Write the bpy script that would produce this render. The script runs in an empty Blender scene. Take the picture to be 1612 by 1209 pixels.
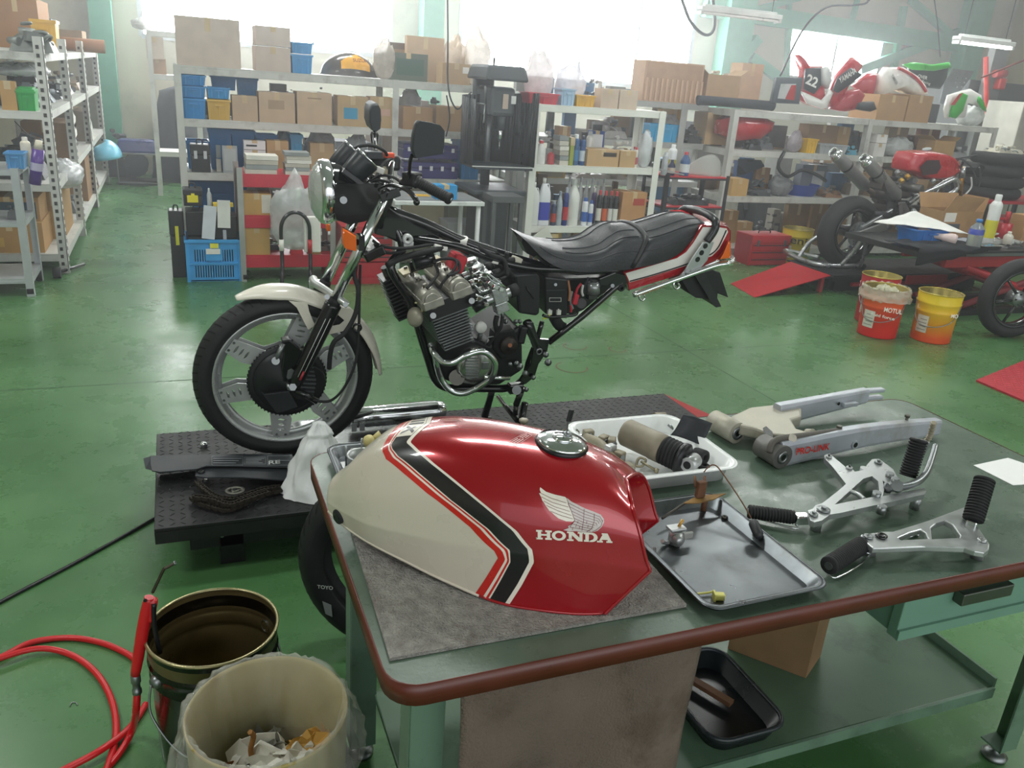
import bpy, bmesh, math, random
from mathutils import Vector, Matrix, noise
from mathutils.geometry import tessellate_polygon
from mathutils.bvhtree import BVHTree
R=random.Random(11)
S=bpy.context.scene; COL=S.collection
PI=math.pi
# ---------------- camera
FPX=1292.; PIT=math.radians(20.465); ROL=math.radians(4.407); YAW=math.radians(22.865); CH=1.6
FW=Vector((math.sin(YAW)*math.cos(PIT),math.cos(YAW)*math.cos(PIT),-math.sin(PIT)))
_r0=Vector((math.cos(YAW),-math.sin(YAW),0)); _u0=_r0.cross(FW)
RT=_r0*math.cos(ROL)+_u0*math.sin(ROL); UP=RT.cross(FW)
EYE=Vector((0,0,CH))
cd=bpy.data.cameras.new('camera'); cam=bpy.data.objects.new('camera',cd); COL.objects.link(cam)
cd.sensor_width=36; cd.lens=FPX/1612*36; cd.clip_start=.02; cd.clip_end=100
m=Matrix((RT,UP,-FW)).transposed().to_4x4(); m.translation=EYE; cam.matrix_world=m
S.camera=cam
# ---------------- world, exposure, light
w=bpy.data.worlds.new('world'); S.world=w; w.use_nodes=True
w.node_tree.nodes['Background'].inputs[0].default_value=(.93,.97,1,1); w.node_tree.nodes['Background'].inputs[1].default_value=.9
S.view_settings.view_transform='Standard'; S.view_settings.look='None'; S.view_settings.gamma=1; S.view_settings.exposure=0.0
try: S.view_settings.use_curve_mapping=False
except Exception: pass
def area(loc,rot,sx,sy,power,col=(1,1,1)):
    l=bpy.data.lights.new('area_light','AREA'); l.shape='RECTANGLE'; l.size=sx; l.size_y=sy; l.energy=power; l.color=col
    o=bpy.data.objects.new('area_light',l); COL.objects.link(o); o.location=loc; o.rotation_euler=rot; return o
LAMPS=[(-2.2,1.5),(-2.2,5.5),(1.2,3.2),(1.2,7.2),(4.6,1.2),(4.6,5.2),(8.0,3.6),(8.0,7.4),(1.0,10.2),(5.6,10.2)]
for lx,ly in LAMPS: area((lx,ly,3.62),(0,0,0),1.3,.3,50,(.97,1,.97))
area((1.5,-4.4,2.6),(math.radians(72),0,0),8,3,120,(.96,.98,1))   # daylight through the open shop door behind the camera
# ---------------- helpers
def hexc(h):
    h=h.lstrip('#'); c=[int(h[i:i+2],16)/255 for i in (0,2,4)]
    return tuple((x/12.92 if x<=.04045 else ((x+.055)/1.055)**2.4) for x in c)+(1,)
MATS={}
def mat(col,rough=.5,metal=0,nz=.12,ns=8,bump=0,bs=60,coat=0,emit=0,trans=0,alpha=1,spec=.5,dirt=None,dc='#4a4238'):
    k=(col,rough,metal,nz,ns,bump,bs,coat,emit,trans,alpha,spec,dirt,dc)
    if k in MATS: return MATS[k]
    M=bpy.data.materials.new('m_'+col.strip('#')); M.use_nodes=True; n=M.node_tree.nodes; L=M.node_tree.links
    b=n['Principled BSDF']; c=hexc(col); b.inputs['Base Color'].default_value=c
    b.inputs['Roughness'].default_value=rough; b.inputs['Metallic'].default_value=metal
    b.inputs['Specular IOR Level'].default_value=spec
    if coat: b.inputs['Coat Weight'].default_value=coat; b.inputs['Coat Roughness'].default_value=.05
    if trans: b.inputs['Transmission Weight'].default_value=trans
    if alpha<1: b.inputs['Alpha'].default_value=alpha
    if emit: b.inputs['Emission Color'].default_value=c; b.inputs['Emission Strength'].default_value=emit
    tc=n.new('ShaderNodeTexCoord')
    last=None
    if nz:
        t=n.new('ShaderNodeTexNoise'); t.inputs['Scale'].default_value=ns; t.inputs['Detail'].default_value=5; L.new(tc.outputs['Object'],t.inputs['Vector'])
        r=n.new('ShaderNodeMapRange'); r.inputs['From Min'].default_value=.3; r.inputs['From Max'].default_value=.7; r.inputs['To Min'].default_value=1-nz; r.inputs['To Max'].default_value=1+nz
        L.new(t.outputs['Fac'],r.inputs['Value'])
        h=n.new('ShaderNodeHueSaturation'); h.inputs['Color'].default_value=c; L.new(r.outputs[0],h.inputs['Value']); last=h.outputs['Color']
        rr=n.new('ShaderNodeMapRange'); rr.inputs['From Min'].default_value=.3; rr.inputs['From Max'].default_value=.7; rr.inputs['To Min'].default_value=max(0,rough-.08); rr.inputs['To Max'].default_value=min(1,rough+.08)
        L.new(t.outputs['Fac'],rr.inputs['Value']); L.new(rr.outputs[0],b.inputs['Roughness'])
    if dirt:
        t=n.new('ShaderNodeTexNoise'); t.inputs['Scale'].default_value=dirt; t.inputs['Detail'].default_value=8; t.inputs['Roughness'].default_value=.7; L.new(tc.outputs['Object'],t.inputs['Vector'])
        r=n.new('ShaderNodeValToRGB'); r.color_ramp.elements[0].position=.52; r.color_ramp.elements[1].position=.72
        r.color_ramp.elements[1].color=(.8,.8,.8,1)
        L.new(t.outputs['Fac'],r.inputs[0]); mx=n.new('ShaderNodeMix'); mx.data_type='RGBA'
        L.new(r.outputs[0],mx.inputs[0])
        if last: L.new(last,mx.inputs[6])
        else: mx.inputs[6].default_value=c
        mx.inputs[7].default_value=hexc(dc); last=mx.outputs[2]
    if last: L.new(last,b.inputs['Base Color'])
    if bump:
        t=n.new('ShaderNodeTexNoise'); t.inputs['Scale'].default_value=bs; t.inputs['Detail'].default_value=3; L.new(tc.outputs['Object'],t.inputs['Vector'])
        bp=n.new('ShaderNodeBump'); bp.inputs['Strength'].default_value=bump; bp.inputs['Distance'].default_value=.01; L.new(t.outputs['Fac'],bp.inputs['Height']); L.new(bp.outputs[0],b.inputs['Normal'])
    MATS[k]=M; return M
def ray(x,y): return FW+RT*((x-806)/FPX)-UP*((y-604.5)/FPX)
def hit(x,y,p0,n):
    d=ray(x,y); return EYE+d*((Vector(p0)-EYE).dot(n)/d.dot(n))
def aZ(x,y,z): return hit(x,y,(0,0,z),Vector((0,0,1)))
def aY(x,y,yy): return hit(x,y,(0,yy,0),Vector((0,1,0)))
def aX(x,y,xx): return hit(x,y,(xx,0,0),Vector((1,0,0)))
def V(*a): return Vector(a)
def basis(ax):
    ax=Vector(ax).normalized(); t=V(0,0,1) if abs(ax.z)<.9 else V(1,0,0); u=ax.cross(t).normalized(); return u,ax.cross(u).normalized(),ax
def spline(pts,n=6,closed=False):
    P=[Vector(p) for p in pts]; N=len(P)
    if N<3: return P
    o=[]
    rng=range(N if closed else N-1)
    for i in rng:
        a=P[(i-1)%N] if closed or i>0 else P[0]; b=P[i]; c=P[(i+1)%N]; d=P[(i+2)%N] if closed or i+2<N else P[-1]
        for k in range(n):
            t=k/n; o.append(.5*((2*b)+(c-a)*t+(2*a-5*b+4*c-d)*t*t+(3*b-a-3*c+d)*t**3))
    if not closed: o.append(P[-1])
    return o
class MB:
    def __init__(s): s.v=[];s.f=[];s.sm=[];s.mi=[];s.cur=0
    def add(s,vs,fs,smooth=False):
        b=len(s.v); s.v+=[Vector(q) for q in vs]
        for f in fs: s.f.append([b+i for i in f]); s.sm.append(smooth); s.mi.append(s.cur)
        return s
    def box(s,c,d,M=None,top=1.0):
        c=Vector(c); x,y,z=d[0]/2,d[1]/2,d[2]/2; vs=[]
        for k in (-1,1):
            q=top if k>0 else 1
            for a,b in ((-1,-1),(1,-1),(1,1),(-1,1)):
                p=V(a*x*q,b*y*q,k*z); vs.append(c+(M@p if M else p))
        return s.add(vs,[(3,2,1,0),(4,5,6,7),(0,1,5,4),(1,2,6,5),(2,3,7,6),(3,0,4,7)])
    def b2(s,lo,hi,M=None): return s.box([(lo[i]+hi[i])/2 for i in range(3)],[abs(hi[i]-lo[i]) for i in range(3)],M)
    def cyl(s,p0,p1,r0,r1=None,n=14,cap=True,smooth=True):
        p0=Vector(p0);p1=Vector(p1); r1=r0 if r1 is None else r1; u,v,a=basis(p1-p0); vs=[]
        for p,r in ((p0,r0),(p1,r1)):
            for i in range(n): t=2*PI*i/n; vs.append(p+(u*math.cos(t)+v*math.sin(t))*r)
        s.add(vs,[(i,i+n,(i+1)%n+n,(i+1)%n) for i in range(n)],smooth)
        if cap:
            if r0>1e-5: s.add(vs[:n],[list(range(n))])
            if r1>1e-5: s.add(vs[n:],[list(range(n))[::-1]])
        return s
    def lathe(s,prof,o,ax,n=24,smooth=True,a0=0,a1=2*PI):
        u,v,a=basis(ax); o=Vector(o); vs=[]; full=abs(a1-a0-2*PI)<1e-6; m=n if full else n+1
        for r,h in prof:
            for i in range(m): t=a0+(a1-a0)*i/n; vs.append(o+a*h+(u*math.cos(t)+v*math.sin(t))*r)
        fs=[]
        for j in range(len(prof)-1):
            for i in range(n):
                k=(i+1)%m; fs.append((j*m+i,(j+1)*m+i,(j+1)*m+k,j*m+k))
        return s.add(vs,fs,smooth)
    def tube(s,pts,r,n=8,closed=False,sub=5,cap=True):
        P=spline(pts,sub,closed) if sub>1 else [Vector(p) for p in pts]
        N=len(P); rr=r if callable(r) else (lambda t:r)
        t0=(P[1]-P[0]).normalized(); u,v,_=basis(t0); vs=[]
        for i in range(N):
            if closed: t=(P[(i+1)%N]-P[i-1])
            else: t=P[min(i+1,N-1)]-P[max(i-1,0)]
            t=t.normalized() if t.length>1e-9 else t0
            u=(u-t*u.dot(t)).normalized(); v=t.cross(u); q=rr(i/(N-1))
            for k in range(n): a=2*PI*k/n; vs.append(P[i]+(u*math.cos(a)+v*math.sin(a))*q)
        fs=[]
        for i in range(N if closed else N-1):
            j=(i+1)%N
            for k in range(n): fs.append((i*n+k,i*n+(k+1)%n,j*n+(k+1)%n,j*n+k))
        s.add(vs,fs,True)
        if cap and not closed: s.add(vs[:n],[list(range(n))[::-1]]); s.add(vs[-n:],[list(range(n))])
        return s
    def prism(s,poly,o,ux,uy,depth,holes=(),smooth=False):
        """2D polygon extruded by depth along ux x uy"""
        o=Vector(o);ux=Vector(ux);uy=Vector(uy);nz=ux.cross(uy).normalized()
        loops=[[V(p[0],p[1],0) for p in poly]]+[[V(p[0],p[1],0) for p in h] for h in holes]
        flat=[p for l in loops for p in l]; tr=tessellate_polygon(loops)
        a=[o+ux*p.x+uy*p.y for p in flat]; b=[q+nz*depth for q in a]
        s.add(a+b,[t for t in tr]+[tuple(len(flat)+i for i in t[::-1]) for t in tr])
        st=0
        for l in loops:
            n=len(l); A=a[st:st+n];B=b[st:st+n]; s.add(A+B,[(i,(i+1)%n,(i+1)%n+n,i+n) for i in range(n)],smooth); st+=n
        return s
    def prism3(s,pts,off):
        """extrude a planar 3D polygon by a vector"""
        pts=[Vector(p) for p in pts]; off=Vector(off); n=len(pts)
        tr=tessellate_polygon([pts]); b=[p+off for p in pts]
        s.add(pts+b,[t for t in tr]+[tuple(n+i for i in t[::-1]) for t in tr])
        return s.add(pts+b,[(i,(i+1)%n,(i+1)%n+n,i+n) for i in range(n)])
    def sph(s,c,r,n=12,sc=(1,1,1),M=None):
        c=Vector(c); vs=[];m=n//2+1
        for j in range(m):
            ph=PI*j/(m-1)
            for i in range(n):
                t=2*PI*i/n; p=V(math.sin(ph)*math.cos(t)*r*sc[0],math.sin(ph)*math.sin(t)*r*sc[1],math.cos(ph)*r*sc[2]); vs.append(c+(M@p if M else p))
        return s.add(vs,[(j*n+i,j*n+(i+1)%n,(j+1)*n+(i+1)%n,(j+1)*n+i) for j in range(m-1) for i in range(n)],True)
    def grid(s,fn,nu,nv,smooth=True,cu=False):
        vs=[Vector(fn(i/nu,j/nv)) for i in range(nu+1) for j in range(nv+1)]; k=nv+1
        return s.add(vs,[(i*k+j,(i+1)*k+j,(i+1)*k+j+1,i*k+j+1) for i in range(nu) for j in range(nv)],smooth)
    def loft(s,rings,cap=True,smooth=True,closed=True):
        n=len(rings[0]); vs=[p for r in rings for p in r]; fs=[]
        for j in range(len(rings)-1):
            for i in range(n if closed else n-1): fs.append((j*n+i,j*n+(i+1)%n,(j+1)*n+(i+1)%n,(j+1)*n+i))
        s.add(vs,fs,smooth)
        if cap: s.add(rings[0],[list(range(n))[::-1]]); s.add(rings[-1],[list(range(n))])
        return s
ORG={}
def org(o): return ORG.get(o.name,V(0,0,0)) if o else V(0,0,0)
def part(name,mb,m,parent=None,bev=0,sub=0,label=None,stuff=False,solid=0,fixn=True):
    o_=org(parent); me=bpy.data.meshes.new(name)
    me.from_pydata([tuple(q-o_) for q in mb.v],[],mb.f); 
    ms=m if isinstance(m,(list,tuple)) else [m]
    for q in ms: me.materials.append(q)
    me.polygons.foreach_set('use_smooth',mb.sm); me.polygons.foreach_set('material_index',mb.mi)
    if fixn or bev:
        bm=bmesh.new(); bm.from_mesh(me); bmesh.ops.remove_doubles(bm,verts=bm.verts,dist=1e-5)
        bmesh.ops.recalc_face_normals(bm,faces=bm.faces)
        if bev: bm.normal_update()
        bm.to_mesh(me); bm.free()
    me.update()
    o=bpy.data.objects.new(name,me); COL.objects.link(o)
    if parent: o.parent=parent
    ORG[o.name]=o_
    if bev:
        b=o.modifiers.new('bevel','BEVEL'); b.width=bev; b.segments=2; b.limit_method='ANGLE'; b.angle_limit=.7; b.harden_normals=False
    if solid:
        q=o.modifiers.new('solid','SOLIDIFY'); q.thickness=solid
    if sub:
        q=o.modifiers.new('sub','SUBSURF'); q.levels=q.render_levels=sub
    if label: o['label']=label
    if stuff: o['kind']='stuff'
    return o
def tag(o,label,cat,group=None):
    o['label']=label; o['category']=cat
    if group: o['group']=group
    return o
def thing(name,label,cat,loc,group=None):
    o=bpy.data.objects.new(name,None); COL.objects.link(o); o.location=loc; o.empty_display_size=.05; ORG[o.name]=Vector(loc); return tag(o,label,cat,group)
def solo(name,mb,m,label,cat,group=None,bev=0,sub=0,solid=0,loc=None):
    """one-mesh thing, origin at its base"""
    L=Vector(loc) if loc else V(sum(v.x for v in mb.v)/len(mb.v),sum(v.y for v in mb.v)/len(mb.v),min(v.z for v in mb.v))
    for v in mb.v: v-=L
    o=part(name,mb,m,None,bev,sub,None,False,solid); o.location=L; ORG[o.name]=L; return tag(o,label,cat,group)
def struct(name,mb,m,parent=None,bev=0):
    o=part(name,mb,m,parent,bev)
    if not parent: o['kind']='structure'
    return o
def copytree(o,parent=None):
    c=o.copy(); COL.objects.link(c); c.parent=parent; ORG[c.name]=org(o)
    for ch in list(o.children): copytree(ch,c)
    return c
def rot(ax,deg): return Matrix.Rotation(math.radians(deg),3,ax)
def textmb(txt,o,ux,uy,h,depth=.0006,bold=0,mb=None,width=None):
    """solid lettering: lower-left corner o, cap height h"""
    cu=bpy.data.curves.new('t','FONT'); cu.body=txt; cu.size=1; cu.extrude=.0; cu.offset=bold
    ob=bpy.data.objects.new('t',cu); COL.objects.link(ob); bpy.context.view_layer.update()
    me=bpy.data.meshes.new_from_object(ob.evaluated_get(bpy.context.evaluated_depsgraph_get()))
    mb=mb or MB(); o=Vector(o);ux=Vector(ux).normalized();uy=Vector(uy).normalized();nz=ux.cross(uy)
    if len(me.vertices):
        x0=min(v.co.x for v in me.vertices);x1=max(v.co.x for v in me.vertices);y0=min(v.co.y for v in me.vertices);y1=max(v.co.y for v in me.vertices)
        sy=h/max(y1-y0,.01); sx=width/(x1-x0) if width else sy
        mb.add([o+ux*(v.co.x-x0)*sx+uy*(v.co.y-y0)*sy+nz*depth for v in me.vertices],[tuple(p.vertices) for p in me.polygons])
    bpy.data.objects.remove(ob); return mb
# shared materials
CHROME=mat('#e6e8ea',.1,1,.03); STEEL=mat('#8f9394',.38,.9,.1,20); ALU=mat('#b4b6b6',.42,.75,.08,25,.05,200); DALU=mat('#8f8f8b',.45,.8,.2,25)
BLK=mat('#15171a',.38,0,.15); GBLK=mat('#0c0e11',.16,0,.1,coat=.6); RUB=mat('#1b1c1e',.72,0,.2,30,.1,120); GREYP=mat('#cfd0cb',.5,.1,.05)
WHT=mat('#e9e7e0',.45,0,.05); CREAM=mat('#ddd5c8',.3,0,.02,coat=.4); REDP=mat('#b30d1e',.25,0,.04,coat=.6); CARD=mat('#a9855c',.85,0,.1,12,.1,40); CARDL=mat('#bda584',.85,0,.1,12)
RACK=mat('#c9cac4',.55,.1,.1,6,dirt=5,dc='#8d8b84'); ORANGE=mat('#e8680c',.15,0,.05,coat=.5)
# ================= room
def floor_mat():
    M=bpy.data.materials.new('m_floor'); M.use_nodes=True; n=M.node_tree.nodes; L=M.node_tree.links; b=n['Principled BSDF']
    tc=n.new('ShaderNodeTexCoord')
    def nz(s,d=6,r=.6):
        t=n.new('ShaderNodeTexNoise'); t.inputs['Scale'].default_value=s; t.inputs['Detail'].default_value=d; t.inputs['Roughness'].default_value=r; L.new(tc.outputs['Object'],t.inputs[0]); return t.outputs['Fac']
    r=n.new('ShaderNodeValToRGB'); e=r.color_ramp.elements; e[0].position=.32; e[0].color=hexc('#3b6638'); e[1].position=.72; e[1].color=hexc('#5f8a5a')
    L.new(nz(.9),r.inputs[0])
    r2=n.new('ShaderNodeValToRGB'); e=r2.color_ramp.elements; e[0].position=.56; e[0].color=(0,0,0,1); e[1].position=.8; e[1].color=(.32,.32,.32,1)
    L.new(nz(2.3,10,.75),r2.inputs[0])
    mx=n.new('ShaderNodeMix'); mx.data_type='RGBA'; L.new(r2.outputs[0],mx.inputs[0]); L.new(r.outputs[0],mx.inputs[6]); mx.inputs[7].default_value=hexc('#5a6048')
    L.new(mx.outputs[2],b.inputs['Base Color'])
    rr=n.new('ShaderNodeMapRange'); rr.inputs['From Min'].default_value=.3; rr.inputs['From Max'].default_value=.7; rr.inputs['To Min'].default_value=.2; rr.inputs['To Max'].default_value=.38
    L.new(nz(3.1,8,.7),rr.inputs[0]); L.new(rr.outputs[0],b.inputs['Roughness']); b.inputs['Specular IOR Level'].default_value=.6
    bp=n.new('ShaderNodeBump'); bp.inputs['Strength'].default_value=.08; bp.inputs['Distance'].default_value=.02; L.new(nz(1.6,4),bp.inputs['Height']); L.new(bp.outputs[0],b.inputs['Normal'])
    return M
FLM=floor_mat()
fl=MB(); fl.b2((-7,-6,-.1),(17,14,0)); FL=struct('floor',fl,FLM)
# recessed-looking construction joints (dark sealant strips in the slab)
j=MB()
def joint(a,b,wd=.006):
    a=Vector(a);b=Vector(b); t=(b-a).normalized(); s=V(-t.y,t.x,0)*wd/2; j.add([a-s+V(0,0,.0008),b-s+V(0,0,.0008),b+s+V(0,0,.0008),a+s+V(0,0,.0008)],[(0,1,2,3)])
p=aZ(270,810,0);q=aZ(0,948,0); 
p2=aZ(1000,520,0);q2=aZ(1455,600,0)
joint((-7,4.32,0),(17,4.32,0)); joint((3.05,-6,0),(3.05,14,0)); joint((-2.7,-6,0),(-2.7,14,0)); joint((-7,.2,0),(17,.2,0)); joint((9,-6,0),(9,14,0))
part('floor_joint',j,mat('#1f3a25',.6),FL)
WALL=mat('#cfc8b4',.8,0,.06,2,dirt=1.2,dc='#a8a190'); GRN=mat('#5fae93',.5,0,.08)
wb=MB()
WY=12.6
wins=[(-.3,3.0,1.75,3.3),(4.05,8.05,1.6,3.4),(10.0,12.1,1.95,2.8)]
xs=-7.0
for a,b,z0,z1 in wins:
    wb.b2((xs,WY,0),(a,WY+.15,4.2)); wb.b2((a,WY,0),(b,WY+.15,z0)); wb.b2((a,WY,z1),(b,WY+.15,4.2)); xs=b
wb.b2((xs,WY,0),(17,WY+.15,4.2)); struct('wall_back',wb,WALL)
struct('wall_right',MB().b2((15.2,-6,0),(15.35,WY,4.2)),mat('#cfbf95',.8,0,.06,2))
struct('wall_left',MB().b2((-7.15,-6,0),(-7,WY,4.2)),WALL)
struct('ceiling',MB().b2((-7.15,-6,4.2),(17,WY+.15,4.3)),mat('#b9bcb6',.8))
PANE=mat('#fbfdff',.4,0,0,emit=20)
for i,(a,b,z0,z1) in enumerate(wins):
    w_=MB(); k=max(2,round((b-a)/1.0))
    for x in (a,b): w_.b2((x-.03,WY-.02,z0),(x+.03,WY+.08,z1))
    for z in (z0,z1): w_.b2((a,WY-.02,z-.03),(b,WY+.08,z+.03))
    fr=struct('window_%d'%(i+1),w_,mat('#c9cfd0',.4,.6))
    for q_ in range(1,k): part('mullion',MB().b2((a+(b-a)*q_/k-.02,WY,z0+.03),(a+(b-a)*q_/k+.02,WY+.06,z1-.03)),mat('#c9cfd0',.4,.6),fr)
    for q_ in range(k): part('pane',MB().b2((a+(b-a)*q_/k+.02,WY+.02,z0+.03),(a+(b-a)*(q_+1)/k-.02,WY+.03,z1-.03)),PANE,fr)
# green steel frame on the wall
def beam(p0,p1,wd,name,dep=.1):
    p0=Vector(p0);p1=Vector(p1); t=(p1-p0).normalized(); s=V(-t.z,0,t.x)*wd/2; q=MB()
    q.prism3([p0-s,p1-s,p1+s,p0+s],(0,-dep,0)); struct(name,q,GRN)
YW=12.58
def bw(x,y): v=aY(x,y,YW); return v
beam((8.75,YW,0),(8.75,YW,4.2),.5,'trim_1',.3)
beam((3.55,YW,0),(3.55,YW,4.2),.3,'trim_2',.3)
beam((-.75,YW,0),(-.75,YW,4.2),.26,'trim_3',.3)
beam(bw(1105,12),bw(1520,72),.28,'trim_4',.14)
beam(bw(1190,60),bw(1110,160),.16,'trim_5',.12)
beam(bw(1180,90),bw(1236,132),.16,'trim_6',.1)
beam(bw(1240,0),bw(1236,130),.07,'trim_7',.08); beam(bw(1347,0),bw(1335,48),.07,'trim_8',.08); beam(bw(1420,10),bw(1404,110),.12,'trim_9',.08)
beam(bw(1350,110),bw(1510,50),.16,'trim_10',.1); beam(bw(1430,0),bw(1510,70),.12,'trim_11',.1)
beam((14.0,YW,0),(14.0,YW,4.2),.45,'trim_12',.3)
beam(bw(1180,18),bw(1260,-5),.1,'trim_13',.08)
# ceiling lamps
def lamp(x,y,z,L_,label,on=True,rz=0,body='#d8dcda'):
    t=thing('fluorescent_lamp',label,'lamp',(x,y,z)); M=rot('Z',rz)
    h=MB(); h.box((x,y,z+.04),(L_,.12,.05),M); h.box((x,y,z+.075),(L_*.9,.05,.03),M); part('housing',h,mat(body,.4),t,.006)
    for s in (-1,1):
        a=V(x,y,z)+M@V(-L_/2+.03,s*.03,0); b=V(x,y,z)+M@V(L_/2-.03,s*.03,0); part('tube',MB().cyl(a,b,.014),mat('#ffffff',.3,emit=9 if on else 0),t)
        e=V(x,y,z)+M@V(s*(L_/2-.015),0,.005); part('end_cap',MB().box(e,(.03,.1,.05),M),mat('#c8ccca',.4),t)
        part('hanger_wire',MB().cyl(e+V(-s*.1,0,.08),e+V(-s*.1,0,4.18-z),.004,n=5),BLK,t)
    return t
a=aY(1505,63,7.6);b=aY(1590,79,7.6); lamp((a.x+b.x)/2,7.6,(a.z+b.z)/2,(b.x-a.x),'lit fluorescent lamp hanging over the right hand racks')
a=aY(1100,20,8.6);b=aY(1226,33,8.6); lamp((a.x+b.x)/2,8.6,(a.z+b.z)/2,(b.x-a.x),'long unlit fluorescent batten hanging before the green column',False,0)
nm=['front left','left, over the aisle','above the motorcycle','above the bottle rack','above the bench end','over the two buckets','near the right wall','over the race fairings','behind the racks at left','behind the racks at right']
for i,(lx,ly) in enumerate(LAMPS): lamp(lx,ly,3.7,1.3,'fluorescent ceiling lamp '+nm[i])
# hanging cables near the beam
def cable(pts,r,label,m=BLK,name='hanging_cable'):
    return solo(name,MB().tube(pts,r,6),m,label,'cable')
cable([aY(x,y,8.5) for x,y in ((1228,120),(1262,50),(1300,12),(1345,8),(1368,0),(1372,-40))],.012,'thin black cable looping down left of the small window')
cable([aY(x,y,8.8) for x,y in ((1065,-30),(1085,30),(1110,55),(1125,40),(1120,-20))],.018,'bundle of dark cables hanging at the left of the green column')
cable([aY(x,y,7.0) for x,y in ((1660,75),(1575,110),(1545,122))],.01,'red brown cable running down to the dark machine at right',mat('#7a3a30'))
cable([aY(x,y,6.8) for x,y in ((704,-40),(705,60),(706,140),(720,172),(735,152),(742,145))],.007,'black power cable hanging beside the drill press')
cable([aY(x,y,6.78) for x,y in ((703,150),(708,185),(702,215))],.006,'short cable end hanging under the drill press cable')
cable([aY(x,y,8.2) for x,y in ((1466,-30),(1475,30),(1480,90))],.007,'thin lead hanging left of the lit fluorescent lamp')
# ================= racks
def rack(name,label,cat,x0,x1,y0,y1,zs,posts,m=RACK,bh=.055,pw=.04,ptop=None,slots=False,yposts=None,shelfm=None,label_beam=None,beams=True,feet=True):
    t=thing(name,label,cat,((x0+x1)/2,(y0+y1)/2,0)); top=ptop if ptop else max(zs)
    for z in zs:
        q=MB(); q.b2((x0,y0,z-.012),(x1,y1,z)); part('shelf_board',q,shelfm or m,t)
        if beams:
            for y in (y0,y1-.025): part('beam',MB().b2((x0,y,z-bh),(x1,y+.025,z-.0122)),label_beam or m,t,.003)
            for x in (x0,x1-.02): part('side_beam',MB().b2((x,y0+.026,z-bh),(x+.02,y1-.026,z-.0122)),label_beam or m,t)
    for x in posts:
        for y in (yposts or (y0-.006,y1+.006)):
            q=MB(); s=1 if x<=(x0+x1)/2 else -1; d=1 if y<=(y0+y1)/2 else -1
            q.b2((x-pw/2,y-.003,0),(x+pw/2,y+.003,top+.004)); q.b2((x-s*pw/2,y,0),(x-s*(pw/2-.004),y+d*pw,top+.004))
            p=part('post',q,m,t)
            if slots and y<(y0+y1)/2:
                g=MB(); k=0; z=.08
                while z<top-.03: g.b2((x-.006,y-.0045,z),(x+.006,y-.0028,z+.022)); g.b2((x-s*(pw/2+.0015),y+.012,z),(x-s*(pw/2-.001),y+.024,z+.022)); z+=.05
                part('slot',g,mat('#33332f',.9),p,stuff=True)
    return t
# ---------- small items, every one a thing
def wob(v,s,a): return V(noise.noise(v*s),noise.noise(v*s+V(9,3,1)),noise.noise(v*s+V(4,8,7)))*a
def i_carton(x0,x1,y0,d,z0,h,c,label,g=None,op=False,ink=None,name='carton'):
    m=MB(); cx=(x0+x1)/2; w=x1-x0; C_=mat(c,.85,0,.08,9); T=mat('#cbb48a',.4)
    if op:
        t=.006
        for a in ((x0,y0,z0,x1,y0+t,z0+h),(x0,y0+d-t,z0,x1,y0+d,z0+h),(x0,y0+t,z0,x0+t,y0+d-t,z0+h),(x1-t,y0+t,z0,x1,y0+d-t,z0+h),(x0,y0,z0,x1,y0+d,z0+t)): m.b2(a[:3],a[3:])
        for s,x in ((-1,x0),(1,x1)):
            a=V(x,y0,z0+h); q=V(s*.7*w*.3,0,w*.28*.5); m.prism3([a,a+V(0,d,0),a+V(0,d,0)+q,a+q],(0,0,.005))
    else:
        m.b2((x0,y0,z0),(x1,y0+d,z0+h-.004)); m.b2((x0,y0,z0+h-.004),(x1,y0+d/2-.002,z0+h)); m.b2((x0,y0+d/2+.002,z0+h-.004),(x1,y0+d,z0+h))
        m.cur=1; m.b2((cx-.02,y0-.0012,z0+h*.72),(cx+.02,y0,z0+h)); m.b2((cx-.02,y0,z0+h),(cx+.02,y0+d,z0+h+.001))
        if ink:
            m.cur=2; m.b2((x0+w*ink[0],y0-.0014,z0+h*ink[1]),(x0+w*ink[2],y0,z0+h*ink[3]))
    return solo(name,m,[C_,T]+([mat(ink[4],.7)] if ink else []),label,'box',g,loc=(cx,y0+d/2,z0))
def i_bin(x0,x1,y0,d,z0,h,c,label,g=None,name='parts_bin',lid=False):
    m=MB(); cx=(x0+x1)/2; cy=y0+d/2; w=x1-x0
    def ring(k,z,e=0): return [V(cx+sx*(w/2*k+e),cy+sy*(d/2*k+e),z) for sx,sy in ((-1,-1),(1,-1),(1,1),(-1,1))]
    m.loft([ring(.9,z0),ring(1,z0+h*.9),ring(1,z0+h*.9,.008),ring(1,z0+h,.008),ring(.95,z0+h),ring(.84,z0+.01)],smooth=False)
    for k in range(3): 
        xx=cx-w*.3+k*w*.3; m.box((xx,y0+d*.02,z0+h*.45),(.008,.012,h*.8))
    m.box((cx,y0-.006,z0+h*.72),(w*.34,.014,h*.08))
    if lid: m.cur=1; m.box((cx,cy,z0+h+.006),(w*1.02,d*1.02,.012)); m.box((cx,cy,z0+h+.018),(w*.8,d*.8,.012))
    return solo(name,m,[mat(c,.45,0,.08),mat(c,.4)],label,'bin',g,loc=(cx,cy,z0))
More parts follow.
